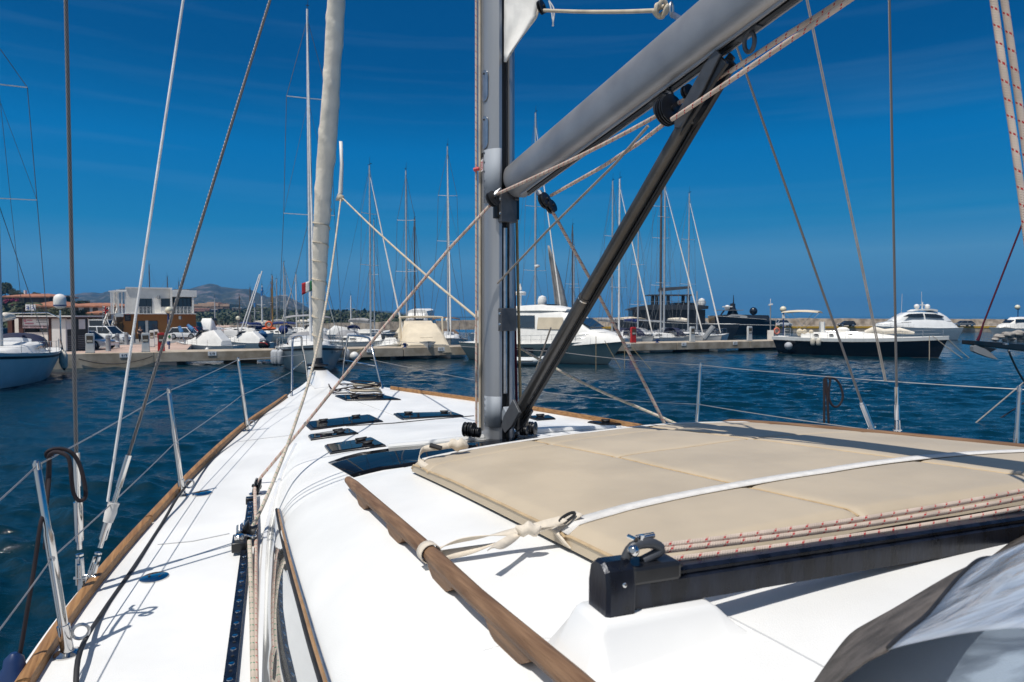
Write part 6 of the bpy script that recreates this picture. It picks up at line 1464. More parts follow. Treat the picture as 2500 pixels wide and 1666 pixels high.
def sailboat(p, rz, Lh, Bh, fs, fb, hullm, label, top, name='sailing_boat', stripe=None, group='sailing boats moored along the pier', mx=.06, dod='greycanvas', bim=None, rail=True, cab=True, **kw):
    o = empty(name, p, rz, False, label, 'sailboat', group); rg = make_hull(o, Lh, Bh, fs, fb, M[hullm], stripe); zd = fs+.02
    x0, x1 = -Lh*.22, Lh*.24
    if cab:
        w0 = Bh*.33; cabin(o, [(x0,w0,w0*.9,zd-.1,zd+.45),(x0+Lh*.1,w0*1.02,w0*.92,zd-.1,zd+.48),(x1-Lh*.15,w0*.85,w0*.7,zd-.05,zd+.40),(x1,w0*.4,w0*.3,zd,zd+.20)], M['boatdeck'])
        side_windows(o, [(x0+.3,x0+Lh*.11,zd+.14,zd+.30),(x0+Lh*.14,x0+Lh*.22,zd+.15,zd+.29)], lambda x, z: w0*(1.0 if x < x0+Lh*.15 else .95))
    if rail: rails(o, rg, -Lh*.42, Lh*.44, 7)
    sparset(o, Lh*mx, zd+(.4 if cab else 0), top, rg, Lh, Bh, **kw)
    if dod: dodger(o, x0-.1, Bh*.33, zd+.1, .85, M[dod])
    if bim: bimini(o, -Lh*.36, Bh*.36, zd+1.95, Lh*.2, M[bim])
    return o, rg
def fenders(par, rg, spots, mat, label, group, rz, base, r=.15, h=.62, drop=.15):
    for i, (x, sg) in enumerate(spots):
        y, z = sheer_at(rg, x); c, s_ = math.cos(rz), math.sin(rz); yy = sg*(y+r*.8); p = V((base[0]+x*c-yy*s_, base[1]+x*s_+yy*c, z-drop+base[2]))
        o = empty('fender', p, 0, False, label[i] if isinstance(label, list) else label, 'fender', group); m = MB(); m.lathe([(.02,.05),(.05,.02),(r*.75,-.04),(r,-.12),(r,-h*.8),(r*.7,-h*.95),(.03,-h)], (0,0,0), (0,0,1), 14); m.build('body', mat, o)
        m = MB(); m.tube([V((0,0,0)), V((sg*s_*.1,-sg*c*.1,drop+.5))], .012, 5); m.build('lanyard', M['rope_dark'], o); m = MB(); m.lathe([(r*.62,-h*.93),(r*.4,-h*1.02),(.02,-h*1.1)], (0,0,0), (0,0,1), 12); m.build('end_cap', M['antifoul'], o)
def gplace(px, Yd, py=None): return V((ray(px, 800).x*Yd, Yd, 0))
def ztop(py, Yd): return H+(HZ-py)/F*Yd

# the pale blue yacht at the left edge, stern to the quay
hd = math.atan2(-.888,.459); bp_ = V((-25.4,34.6,0)); 
o, rg = sailboat(V((-26.1,35.2,0)), hd, 12.2, 4.3, 1.5, 1.75, 'hullpale', 'pale sailing yacht at the left edge with a white radar dome on a stern pole', 17.5, stripe=M['antifoul'], mx=.10, bim=None, spreaders=(.47,.83), spw=.40, cover='uvsail', group=None, dod='navycanvas')
pole_b = (-5.7,1.6); m = MB(); m.tube([V((-5.75,1.75,1.3)), V((-5.75,1.75,3.75))], .05, 8); m.tube([V((-5.6,-1.7,1.3)), V((-5.6,-1.7,3.2)), V((-5.3,-1.4,3.55)), V((-5.2,1.2,3.6)), V((-5.5,1.75,3.3)), V((-5.6,1.8,1.4))], .035, 8); m.build('stern_arch', M['chrome'], o)
m = MB(); m.lathe([(.05,-.12),(.16,-.08),(.30,0),(.33,.12),(.34,.42),(.30,.62),(.18,.74),(.02,.78)], V((-5.75,1.75,3.95)), (0,0,1), 20); m.build('radar_dome', M['white'], o)
m = MB(); m.lathe([(.345,.05),(.345,.12)], V((-5.75,1.75,3.95)), (0,0,1), 20); m.build('dome_band', M['bluepost'], o)
fenders(o, rg, [(-5.85,1),(-5.3,1),(-4.75,1),(-3.6,1)], M['cream_fender'], ['farthest grey fender at the stern of the pale blue yacht','second grey fender from the stern of the pale blue yacht','third grey fender from the stern of the pale blue yacht','grey fender hanging alone along the pale blue hull'], 'fenders on the pale blue yacht', hd, (-26.1,35.2,0), r=.19, h=.95)

# bow-on grey-blue sloop behind the furled genoa
pm_ = gplace(757, 44.6); hd2 = math.atan2(-1, .34)
o, rg = sailboat(V((pm_.x, pm_.y, 0)), hd2, 12.5, 4.3, 1.35, 1.75, 'hullgrey', 'grey-blue sloop moored bow-on behind our bow with a grey bimini', ztop(45, 44.2), stripe=M['antifoul'], mx=.08, dod='greycanvas', bim='greycanvas', spreaders=(.385,.735), spar='mastwhite', cover=None, group=None, r=.1, sail='mastwhite', spw=.37)
txa = V((4.2, -sheer_at(rg, 4.2)[0]*.99-.03, 1.25)); 
def hull_text(par, rg, txt, x, z, size, sg, mat):
    y0 = sheer_at(rg, x)[0]; y1 = sheer_at(rg, x+.8)[0]; M_ = face_matrix((x, sg*(y0+.05), z), (.8*-sg*-1 if sg < 0 else -.8, sg*(y1-y0)*(1 if sg < 0 else -1), 0)); return text_mesh(txt, size, 'registration', mat, par, M_, .003)
hull_text(o, rg, 'GE 7110 D', 3.9, 1.32, .36, -1, M['antifoul']) if False else None
hull_text(o, rg, 'GE 7110 D', 4.0, 1.28, .34, 1, M['antifoul'])
fenders(o, rg, [(.2,-1),(.95,-1),(1.8,-1),(2.7,-1)], M['fender'], ['leftmost grey fender on the bow-on sloop','second grey fender on the bow-on sloop','third grey fender on the bow-on sloop','fourth grey fender on the bow-on sloop, closest to its bow'], 'fenders on the bow-on sloop', hd2, (pm_.x, pm_.y, 0), r=.18, h=.9)
fenders(o, rg, [(1.2,1)], M['fender'], 'dark grey fender on the right-hand flank of the bow-on sloop', None, hd2, (pm_.x, pm_.y, 0), r=.2, h=.9)

# white motor yacht by the mast
def motor_yacht(name, p, rz, Lh, Bh, label, fs, fb, hullm, deckh, windows, roofmat='white', hulltop=None, cat='motor yacht', group=None, aft=-.36, fwd=.16, flyroof=True, portholes=(), glassmat='darkglass', coup=None, rail=True):
    o = empty(name, p, rz, False, label, cat, group); rg = make_hull(o, Lh, Bh, fs, fb, M[hullm], full=2.6, tr=.9, rake=.10, wl=.78); w0 = Bh*.40; zd = fs+.1
    xa, xf = Lh*aft, Lh*fwd
    # foredeck rise
    zf_ = fb
    cabin(o, [(xf-Lh*.06,w0*.9,w0*.8,zd-.1,zd+deckh*.42),(xf+Lh*.05,w0*.84,w0*.7,zd,zd+deckh*.40),(xf+Lh*.14,w0*.62,w0*.45,zd+.1,zd+deckh*.30),(xf+Lh*.21,w0*.3,w0*.2,fb-.1,fb+.12)], M['boatdeck'], 'foredeck_coachroof')
    cabin(o, [(xa,w0,w0*.86,zd-.1,zd+deckh*.97),(xa+Lh*.2,w0,w0*.86,zd-.1,zd+deckh),(xf-Lh*.12,w0*.98,w0*.82,zd-.1,zd+deckh*.96),(xf-Lh*.02,w0*.95,w0*.78,zd-.1,zd+deckh*.62),(xf+Lh*.06,w0*.85,w0*.66,zd,zd+deckh*.36)], M[roofmat], 'superstructure')
    wf = lambda x, z: w0*(1-.14*((z-zd)/(deckh*.8)))*(1 if x < xf-Lh*.1 else .97)
    for x0, x1, z0, z1 in windows: side_windows(o, [(xa+(xf-xa)*x0, xa+(xf-xa)*x1, zd+deckh*z0, zd+deckh*z1)], wf, M[glassmat])
    # windscreen
    m = MB(); m.prism([V((xf-Lh*.035,-w0*.68,zd+deckh*.71)), V((xf+Lh*.045,-w0*.62,zd+deckh*.46)), V((xf+Lh*.045,w0*.62,zd+deckh*.46)), V((xf-Lh*.035,w0*.68,zd+deckh*.71))], (.02,0,.03)); m.build('windscreen', M[glassmat], o, smooth=False)
    for x0, x1, z0, z1 in portholes:
        for sg in (-1,1):
            m = MB()
            y0 = sheer_at(rg, x0*Lh)[0]; y1 = sheer_at(rg, x1*Lh)[0]; m.prism([V((x0*Lh, sg*(y0*.985+.03), z0*fs)), V((x1*Lh, sg*(y1*.985+.03), z0*fs)), V((x1*Lh, sg*(y1*.995+.03), z1*fs)), V((x0*Lh, sg*(y0*.995+.03), z1*fs))], (0,sg*.015,0))
            m.build('porthole', M['black'], o, smooth=False)
    if rail: rails(o, rg, -Lh*.05, Lh*.46, 8, .62)
    return o, rg, zd, w0, xa, xf
pw_ = gplace(1362, 50.5); hd3 = -.62
o, rg, zd, w0, xa, xf = motor_yacht('motor_yacht', V((pw_.x-1.0, pw_.y+.6, 0)), hd3, 13.4, 4.2, 'white hardtop motor yacht moored bow-out right beside our mast', 1.35, 1.75, 'hullshade', 2.5, [(.34,.60,.44,.80)], portholes=((-.16,-.06,.45,.85),(-.03,.03,.52,.82),(.08,.22,.58,.82)), glassmat='bluewin', aft=-.40, fwd=.29)
side_windows(o, [(xa+(xf-xa)*.62, xa+(xf-xa)*.86, zd+2.5*.40, zd+2.5*.74)], lambda x, z: w0*(1-.14*((z-zd)/2.0))*.985, M['beigecover'], 'side_screen_cover')
cabin(o, [(xa+.2,w0*.86,w0*.8,zd+2.3,zd+2.55),(xf-3.4,w0*.82,w0*.74,zd+2.35,zd+2.80),(xf-1.3,w0*.7,w0*.6,zd+2.3,zd+2.45)], M['white'], 'hardtop')
m = MB(); m.prism([V((xf-4.2,-.9,zd+2.78)), V((xf-3.0,-.9,zd+2.79)), V((xf-3.0,.9,zd+2.79)), V((xf-4.2,.9,zd+2.78))], (0,0,.03)); m.build('sunroof', M['darkglass'], o, smooth=False)
m = MB(); m.tube([V((xa+3.2,0,zd+2.5)), V((xa+3.2,0,zd+3.6))], .10, 8); m.lathe([(.03,-.12),(.42,-.10),(.45,.08),(.40,.16),(.03,.2)], V((xa+3.2,0,zd+3.65)), (0,0,1), 18); m.lathe([(.02,0),(.14,.03),(.12,.22),(.06,.34),(.06,.5),(.02,.52)], V((xa+3.2,0,zd+3.9)), (0,0,1), 12); m.build('radar_mast', M['white'], o)
m = MB(); m.lathe([(.06,0),(.30,.08),(.34,.25),(.34,.55),(.26,.78),(.02,.88)], V((xa+5.4,-.3,zd+2.6)), (0,0,1), 18); m.build('satellite_dome', M['white'], o)
m = MB(); m.lathe([(.02,0),(.16,.01),(.18,.05),(.10,.2),(.02,.22)], V((xa+2.6,-.6,zd+2.95)), (.5,-.8,0), 14); m.tube([V((xa+2.6,-.6,zd+2.5)), V((xa+2.6,-.6,zd+2.95))], .03, 6); m.build('searchlight', M['globe'], o)
hull_text(o, rg, '4370 D', 2.5, 1.38, .34, -1, M['antifoul'])
# its blue sunshade stripe on the lower hull
m = MB(); m.grid([[V((r[3][0]*.99, -(r[2][1]*.97+.02), .42)), V((r[3][0]*.99, -(r[3][1]+.02), .30))] for r in rg]); m.build('spray_rail', M['antifoul'], o)
# anchor lines of that yacht
for (pa, pb__, lab) in (((1455,822),(1455,905),'pale mooring line falling straight from the motor yacht bow'),((1476,832),(1516,902),'pale mooring line slanting forward from the motor yacht bow'),((1525,828),(1525,902),'thin mooring line at the very stem of the motor yacht'),((1537,842),(1590,903),'pale mooring line farthest ahead of the motor yacht')):
    e = Pz(pb__[0], pb__[1], -.05); a_ = Pd(pa[0], pa[1], e.y); mm = MB(); mm.tube(sag(a_, e, .02, 8), .022, 6); tag(mm.build('mooring_line', M['rope_tan']), lab, 'rope', 'mooring lines of the white motor yacht')
# inflatable tender astern of it
dg_ = empty('inflatable_dinghy', Pz(1282,893,0), -.15, False, 'grey and white inflatable dinghy afloat between the mast and the motor yacht', 'dinghy')
m = MB()
for sg in (-1,1): m.tube(smooth_path([V((-1.3,sg*.62,.36)), V((.5,sg*.62,.36)), V((1.15,sg*.42,.44)), V((1.5,0,.52))], 5), .2, 10)
m.build('tube', M['pedestal'], dg_); m = MB(); m.box((-1.15,-.5,.12),(1.0,.5,.24)); m.build('floor', M['greysteel'], dg_, smooth=False); m = MB(); m.tube([V((-1.35,.83,.36)), V((.5,.83,.36)), V((1.2,.6,.44)), V((1.66,0,.52))], .03, 5); m.tube([V((-1.35,-.83,.36)), V((.5,-.83,.36)), V((1.2,-.6,.44)), V((1.66,0,.52))], .03, 5); m.build('rubbing_strake', M['antifoul'], dg_)
m = MB(); m.box((-1.45,-.25,.5),(-1.15,.25,.95)); m.tube([V((-1.3,0,.5)), V((-1.3,0,-.2))], .07, 8); m.build('outboard', M['black'], dg_, bevel=.06)

# sailing boats with their sterns on the far side of the pier
BT = [ # px, depth, top px, heading offset, hull, length, spar, label, options
 (905, 57, 408, 2.0, 'hullwhite', 11.0, 'mastalu', 'white sloop whose mast is the first right of the furled sail', dict(dod='greycanvas', spreaders=(.42,.72), cover='greycanvas')),
 (993, 60, 420, 1.2, 'hullwhite', 11.5, 'mastalu', 'white sloop with a rolled cream sail cover beside the cream covered cruiser', dict(dod='greycanvas', cover='uvsail', spreaders=(.39,.7), furl=False)),
 (1013, 72, 535, 1.5, 'hullpale', 9.0, 'mastdark', 'sloop with a dark shorter mast behind the cream covered cruiser', dict(dod=None, spreaders=(.55,), furl=False)),
 (1094, 61, 362, 1.3, 'hullwhite', 12.5, 'mastalu', 'white sloop with brown sprayhood and bimini just left of our mast', dict(dod='browncanvas', bim='browncanvas', cover='uvsail', spreaders=(.5,.74))),
 (1307, 64, 282, 1.6, 'hullwhite', 14.0, 'mastalu', 'tall masted yacht with a radar half way up, behind the white motor yacht', dict(dod='greycanvas', radar=.31, spreaders=(.29,.58), r=.11)),
 (1397, 78, 552, 1.4, 'hullwhite', 9.5, 'mastdark', 'sloop with a slim dark mast flying a small white pennant', dict(dod=None, spreaders=(.45,), furl=False)),
 (1494, 66, 445, 1.5, 'hullwhite', 11.0, 'mastalu', 'white sloop with the left mast of the pair beside the strut', dict(dod='greycanvas', spreaders=(.42,.64), furl=False)),
 (1511, 69, 440, 1.7, 'hullwhite', 12.0, 'mastwhite', 'white sloop with the taller right mast of the pair beside the strut', dict(dod='greycanvas', spreaders=(.30,.62), r=.11)),
 (1557, 72, 545, 1.5, 'hullwhite', 10.0, 'mastalu', 'white sloop with the short mast in the middle of the cluster', dict(dod='navycanvas', spreaders=(.26,.62), cover='bluecanvas', furl=False)),
 (1612, 76, 430, 1.4, 'hullpale', 13.0, 'mastdark', 'yacht with a heavy grey mast beneath the dark flybridge yacht', dict(dod=None, spreaders=(.30,.6,.8), r=.14, cover=None, furl=False)),
 (1621, 66, 443, 1.75, 'hullwhite', 12.5, 'mastalu', 'white sloop with a bright double spreader mast and cream bimini', dict(dod='greycanvas', bim='beigecover', spreaders=(.33,.76), r=.11, cover=None)),
 (1680, 67, 475, 1.6, 'hullwhite', 12.0, 'mastalu', 'white sloop with the rightmost mast and a stone coloured sail stowed on its boom', dict(dod='greycanvas', cover='uvsail', spreaders=(.35,.67))),
]
for px, Yd, pt, ho, hm, Lh, spar, lab, op in BT:
    hdx = QROT+math.pi+ho; Yd = max(Yd, qpt(px, 3.0).y + Lh*.5*abs(math.sin(hdx)) + 1.2); mxo = .06*Lh; mp_ = gplace(px, Yd)
    sailboat(V((mp_.x-math.cos(hdx)*mxo, mp_.y-math.sin(hdx)*mxo, 0)), hdx, Lh, Lh*.31, 1.15, 1.45, hm, lab, ztop(pt, Yd), spar=spar, **op)
# a second row side-on just behind the pier at the right
for px, Yd, Lh, lab, dmat in ((1600,69.5,11.5,'low white yacht lying side-on behind the red fire point cabinet','navycanvas'),(1690,71.5,10.5,'low white yacht lying side-on behind the grey pedestal','navycanvas')):
    p = gplace(px, Yd); o, rg = sailboat(p, QROT+.08, Lh, Lh*.3, 1.25, 1.5, 'hullwhite', lab, 6.0, dod=dmat, boom=False, furl=False, stays=False, spreaders=(), wind=False, spar='mastalu', cover=None)
# old grey sail hoisted on a boat behind the motor yacht
p = gplace(1350, 76); o = empty('drying_sail', V((p.x,p.y,0)), 0, True, 'tall grey sail hanging loose behind the motor yacht, dark at its edge', 'sail')
m = MB(); rows = []
for py, xl, xr in ((600,1337,1341),(630,1340,1352),(670,1346,1366),(710,1351,1377),(750,1355,1386),(770,1356,1390)):
    rows.append([Pd(xl+(xr-xl)*k/5, py, 76+.35*math.sin(k*1.2)) for k in range(6)])
m.grid(rows); q = m.build('cloth', M['oldsail'], o); s = q.modifiers.new('s','SOLIDIFY'); s.thickness = .02
# left cluster: boats in the inner basin, masts mostly bare
LT = [(633,96,705,'mastwhite','white sloop with the left of the two blue-topped masts'),(641,97,697,'mastwhite','white sloop with the right of the two blue-topped masts'),(667,104,682,'mastalu','sloop with a thin mast left of the wooden mast'),(673,92,673,'mastwood','small boat with a varnished wooden mast'),(688,100,640,'mastalu','sloop with the tallest mast left of the bow pulpit'),(698,108,672,'mastalu','sloop with a thin mast just right of the tallest one'),(715,112,722,'mastdark','boat with a short dark mast behind the sprayhood'),(730,110,668,'mastwhite','sloop with a white mast behind the tricolour flag'),(909,95,537,'mastalu','sloop with a plain mast just right of the tallest pier mast'),(622,110,735,'mastalu','boat with a stubby pale mast left of the two blue-topped masts'),(654,112,690,'mastdark','sloop with a dark mast right of the two blue-topped masts'),(747,104,700,'mastalu','sloop with a mast directly beside the tricolour flag'),(776,106,655,'mastalu','sloop with a mast close against the right side of the furled sail'),(858,104,722,'mastwhite','boat with a short white mast right of the furled sail'),(602,106,703,'mastdark','sloop with a dark mast near the small globe lamp'),(591,112,722,'mastdark','boat with a short dark mast left of the small globe lamp'),(519,118,728,'mastalu','boat with a slim mast right of the harbour building'),(1405,95,600,'mastalu','sloop with a slim mast far behind the motor yacht windscreen'),(1232,92,640,'mastalu','sloop half hidden beside our mast')]
for i, (px, Yd, pt, spar, lab) in enumerate(LT):
    p = gplace(px, Yd); o, rg = sailboat(p, [1.2,1.9,.3,2.6][i % 4], 9.5, 3.0, 1.1, 1.35, ('hullwhite','hullpale','hullwhite')[i % 3], lab, ztop(pt, Yd), group='sailing boats in the inner basin', dod=('bluecanvas' if i % 4 == 1 else None), cover=('bluecanvas','uvsail',None)[i % 3], spar=spar, spreaders=((.5,) if pt < 700 else (.6,)), furl=(i in (4, 7, 12)), rail=False, r=.10)
    if 'blue-topped' in lab: mt_ = [c for c in o.children if c.name.startswith('mast')][0]; m = MB(); z_ = ztop(pt, Yd)-(1.1+.02+.4); m.tube([V((0,0,z_-1.0)), V((0,0,z_-.3))], .13, 8); m.build('blue_mast_top', pm('bright_blue_tape', (.02,.20,.55), rough=.6), mt_)
# masts seen over the building roof
for px, pt, lab in ((359,648,'sloop behind the harbour building, the tallest mast over its roof'),(403,676,'sloop behind the harbour building with a mast over the middle of its roof'),(431,688,'boat behind the harbour building with the shortest mast over its roof')):
    p = gplace(px, 118); sailboat(p, 1.1, 10, 3.1, 1.1, 1.4, 'hullwhite', lab, ztop(pt, 118), group='sailing boats behind the building', dod=None, spar='mastdark', spreaders=(.55,), furl=False, rail=False, cover=None)
# long cream spars of a lateen boat
m = MB(); lp0 = empty('lateen_boat', gplace(590, 84), .4, False, 'old white fishing boat with two long cream spars leaning over the bow', 'boat'); rg = make_hull(lp0, 7.5, 2.6, .8, 1.3, M['hullwhite']); cabin(lp0, [(-2,.8,.7,.75,1.7),(-.5,.8,.65,.75,1.65)], M['boatdeck'])
def l2(p): return Matrix.Rotation(-.4, 3, 'Z') @ (V(p)-V(lp0.location))
for a, b in (((588,808),(634,670)),((598,800),(640,662))): m = MB(); m.tube([l2(Pd(a[0],a[1],82)), l2(Pd(b[0],b[1],84))], .075, 8); m.build('spar', M['mastwhite'], lp0)
# motor boats near the quay
def openboat(px, Yd, rz, Lh, label, hullm='hullwhite', cover='white', py=None, group='motor boats in the inner basin', hh=1.0, seat=True):
    o = empty('motor_boat', gplace(px, Yd), rz, False, label, 'motor boat', group); Bh = Lh*.33; rg = make_hull(o, Lh, Bh, .85, 1.15, M[hullm], full=2.6, tr=.9, rake=.12, wl=.75)
    cabin(o, [(-.30*Lh,Bh*.40,Bh*.34,.8,1.25),(-.16*Lh,Bh*.40,Bh*.30,.8,1.25+hh*.75),(.02*Lh,Bh*.38,Bh*.26,.85,1.25+hh*.55),(.20*Lh,Bh*.28,Bh*.2,.95,1.38),(.34*Lh,Bh*.12,Bh*.08,1.0,1.22)], M[cover], 'cover')
    m = MB(); m.grid([[V((.04*Lh+.5*k, y, 1.25+hh*(.75-.5*k))) for y in (-Bh*.32,0,Bh*.32)] for k in (0,.5,1)]); q = m.build('windscreen', M['darkglass'], o); s = q.modifiers.new('s','SOLIDIFY'); s.thickness = .02
    rails(o, rg, .05*Lh, .45*Lh, 5, .45); return o, rg
o1, rg1 = openboat(505, 60, 2.95, 6.3, 'white sports cruiser with a white cockpit cover directly behind berth number 618', hh=1.25)
fenders(o1, rg1, [(-.8,1),(1.4,1)], M['white'], ['white fender hanging on the sports cruiser behind the 618 plate','second white fender nearer the bow of the sports cruiser'], 'fenders on the white sports cruiser', 2.95, tuple(o1.location), r=.17, h=.7)
openboat(600, 66, 3.05, 5.6, 'white motor boat beyond the sports cruiser, bow toward our own bow', hh=.9)
openboat(470, 100, 2.9, 7.5, 'white motor boat far behind the parked hatchback', hh=1.3); openboat(512, 108, 1.7, 8.5, 'white sport fisher with a tall tower near the small globe lamp', hh=2.4); openboat(760, 100, 2.7, 7.0, 'white motor boat among the masts beyond the bow-on sloop', hh=1.1); openboat(838, 96, .4, 7.2, 'white motor boat far back between the furled sail and the first mast', hh=1.1)
# outboard engine cowling behind the pier
o = empty('outboard_engine', Pd(645,846,53), .2, True, 'large black outboard engine tilted up behind the pier edge', 'engine'); c = Pd(645,842,53); m = MB(); m.ball(c, .42, (1.1,.7,.85), 16, 10); m.build('cowling', M['black'], o); m = MB(); m.tube([c-V((0,0,.2)), c-V((.1,0,.9))], .16, 8); m.build('leg', M['black'], o); m = MB(); m.tube([c+V((-.25,-.3,.18)), c+V((.2,-.31,.16)), c+V((.36,-.25,0))], .03, 6); m.build('red_stripe', M['red'], o)
# blue and orange things among the small boats
ring(Pd(656.5,793.5,78), .34, .10, (.1,-1,0), 'lifebuoy', M['orange'], 'bright orange lifebuoy hanging on a small boat left of the wooden mast')
o = empty('liferaft', Pd(657,803,79), 0, True, 'orange inflatable raft under the bright lifebuoy', 'raft'); m = MB(); m.ball(Pd(657,803,79), .5, (1.7,1,.45), 14, 8); m.build('raft_tube', M['orange'], o)
for px, py, rx, lab, mt in ((692,806,.5,'bundled blue tarpaulin left of the bow-on sloop','bluecanvas'),(640,818,.55,'pale blue tarpaulin heap under the blue-topped masts','bluebuoy')):
    m = MB(); c = Pd(px,py,74); m.ball(c, rx, (1,.8,.9), 14, 9); m.v = [tuple(V(p)+V((noise.noise(V(p)*2),noise.noise(V(p)*2+V((9,0,0))),noise.noise(V(p)*2.4)))*.16) for p in m.v]; tag(m.build('tarpaulin', M[mt]), lab, 'tarpaulin')
for (x0,y0),(x1,y1),lab in (((437,797),(444,812),'folded blue parasol left of the silver hatchback door'),((458,794),(472,806),'folded blue parasol leaning over the silver hatchback bonnet')):
    m = MB(); m.tube(smooth_path([Pd(x0,y0,60), Pd((x0+x1)/2,(y0+y1)/2,60), Pd(x1,y1,60)], 4), [.14]*4+[.17]*4+[.05], 8); o = empty('parasol', Pd(x1,850,60), 0, True, lab, 'parasol', 'folded blue covers on the sports cruiser'); m.build('folded_cover', pm('sky_blue_cloth', (.08,.24,.50), rough=.8), o); m = MB(); m.tube([Pd(x1,y1,60), Pd(x1+8,y1+30,60)], .03, 6); m.build('pole', M['steel'], o)
o = empty('first_aid_sign', Pz(413,852,QZ), 0, True, 'white board with a green cross beside the red fire point cabinet', 'sign'); ys = Pz(413,852,QZ).y; pxbox('board', o, M['white'], (407.5,419,815,833,ys,.05)); m = MB(); pbox(m, 412,414.6,818,827,ys-.03,.02); pbox(m, 409.5,417,821,824.3,ys-.035,.02); m.build('green_cross', gf_, o, smooth=False); m = MB(); m.tube([Pd(413,833,ys+.02), Pd(413,856,ys+.02)], .05, 8); m.build('post', M['bluepost'], o)
# cream covered cruiser and its neighbours behind the pier
pc_ = gplace(1024, 57.5); o = empty('covered_cruiser', pc_, QROT-math.pi/2-.1, False, 'motor cruiser wrapped in a cream cover, stern toward the pier by plate 615', 'motor boat'); rg = make_hull(o, 8.5, 4.2, 1.0, 1.4, M['hullwhite'], full=2.6, tr=.9)
cabin(o, [(-4.1,1.9,1.75,.7,1.5),(-2.6,1.95,1.6,.9,2.3),(-.8,1.85,1.45,1.0,3.0),(1.2,1.6,1.3,1.1,2.6),(3.2,.8,.6,1.2,1.7)], M['beigecover'], 'cover')
cabin(o, [(3.9,1.9,1.7,.5,1.15),(2.8,1.9,1.6,.6,1.95),(1.2,1.85,1.45,1.0,2.75),(.9,1.8,1.4,1.0,2.8)], M['beigecover'], 'cockpit_cover')
m = MB(); m.tube(smooth_path([V((1.2,-1.75,1.3)), V((1.0,-1.75,3.0)), V((.9,-1.5,3.3)), V((.9,1.5,3.3)), V((1.0,1.75,3.0)), V((1.2,1.75,1.3))], 4), .09, 8); m.build('arch', M['beigecover'], o)
pf = gplace(1020, 80); o, rg_, zd_, w_, xa_, xf_ = motor_yacht('flybridge_cruiser', pf, -math.pi/2-.1, 10, 3.8, 'white flybridge cruiser rising behind the cream covered boat', 1.3, 1.7, 'hullwhite', 2.4, [(.2,.8,.45,.8)]); cabin(o, [(-2.6,1.4,1.3,3.4,4.3),(.2,1.3,1.1,3.4,4.1)], M['boatdeck'], 'flybridge')
openboat(948, 58, QROT-math.pi/2, 7.0, 'small blue and white motor boat moored left of the cream covered cruiser', hh=.9, hullm='hullgrey'); 
b_ = Pd(865,870,44); bo = empty('mooring_buoy', b_, 0, True, 'round white buoy hanging under the pier near the bow pulpit', 'buoy'); m = MB(); m.ball(b_, 11/F*44, n=18, m=12); m.build('ball', M['white'], bo); m = MB(); m.tube([b_+V((.1,0,.25)), Pd(888,850,46)], .03, 6); m.build('buoy_rope', M['rope_tan'], bo)
# raised gangways on the pier
for (x0,y0),(x1,y1),Yd,lab in (((1718,828),(1742,797),61,'grey boarding gangway raised at the pier near the grey pedestal'),((1037,840),(1048,818),57,'dark boarding gangway tilted up against the cream covered boat')):
    o = empty('gangway', Pd(x0,y0+3,Yd), 0, True, lab, 'gangway', 'raised gangways along the pier'); m = MB(); m.bar(Pd(x0,y0,Yd), Pd(x1,y1,Yd), .45, .12, (-.4,-1,.4)); m.build('plank', M['greysteel'], o, bevel=.02); m = MB(); m.bar(Pd(x0+2,y0-1,Yd-.2), Pd(x1+2,y1-1,Yd-.2), .05, .05); m.build('side_rail', M['steel'], o)
for px, lab in ((1605,'blue mooring bollard on the pier left of berth plate 611'),(988,'blue mooring bollard on the pier left of the cream covered boat')):
    p = qpt(px, .35); o = empty('mooring_bollard', p, 0, False, lab, 'bollard', 'blue mooring bollards on the pier'); m = MB(); m.lathe([(.20,0),(.20,.03),(.10,.06),(.09,.22),(.15,.27),(.15,.32),(.03,.35)], (0,0,0), (0,0,1), 14); m.bar(V((-.25,0,.2)), V((.25,0,.2)), .08, .08); m.build('cast_bollard', M['bluepost'], o)

# dark grey superyacht and black explorer behind
ps = gplace(1640, 104); o = empty('dark_flybridge_yacht', ps, math.pi-.05, False, 'dark grey superyacht with an open flybridge rising behind the right group of masts', 'superyacht')
rg = make_hull(o, 19, 5.2, 2.2, 3.0, M['hulldkgrey'], full=2.6, tr=.95)
Yq = 104
def sx(px): return -(Pd(px,800,Yq).x-ps.x)
def sz(py): return H+(HZ-py)/F*Yq
m = MB(); m.box((sx(1712),-2.3,sz(800)),(sx(1540),2.3,sz(757))); m.build('main_deck', M['black'], o, smooth=False)
m = MB(); m.loft([[V((x,-w_,z0)), V((x,-w_*1.03,z1)), V((x,w_*1.03,z1)), V((x,w_,z0))] for x, w_, z0, z1 in ((sx(1718),2.6,sz(755),sz(748)),(sx(1700),2.7,sz(757),sz(746)),(sx(1580),2.7,sz(757),sz(745)),(sx(1538),2.2,sz(758),sz(752)),(sx(1530),1.9,sz(758),sz(756)))]); m.build('flybridge_coaming', M['hulldkgrey'], o, smooth=False)
m = MB(); m.box((sx(1686),-2.3,sz(722.5)),(sx(1578),2.3,sz(720.5))); m.loft([[V((sx(1682),-1.5,sz(705))), V((sx(1682),1.5,sz(705))), V((sx(1682),1.5,sz(700))), V((sx(1682),-1.5,sz(700)))], [V((sx(1610),-1.5,sz(712))), V((sx(1610),1.5,sz(712))), V((sx(1610),1.5,sz(704))), V((sx(1610),-1.5,sz(704)))]]); m.build('hardtop', M['hulldkgrey'], o, smooth=False)
for px in (1598,1625,1673): m = MB(); m.box((sx(px)-.25,-2.1,sz(747)),(sx(px)+.25,-1.9,sz(722))); m.box((sx(px)-.25,1.9,sz(747)),(sx(px)+.25,2.1,sz(722))); m.build('hardtop_pillar', M['black'], o, smooth=False)
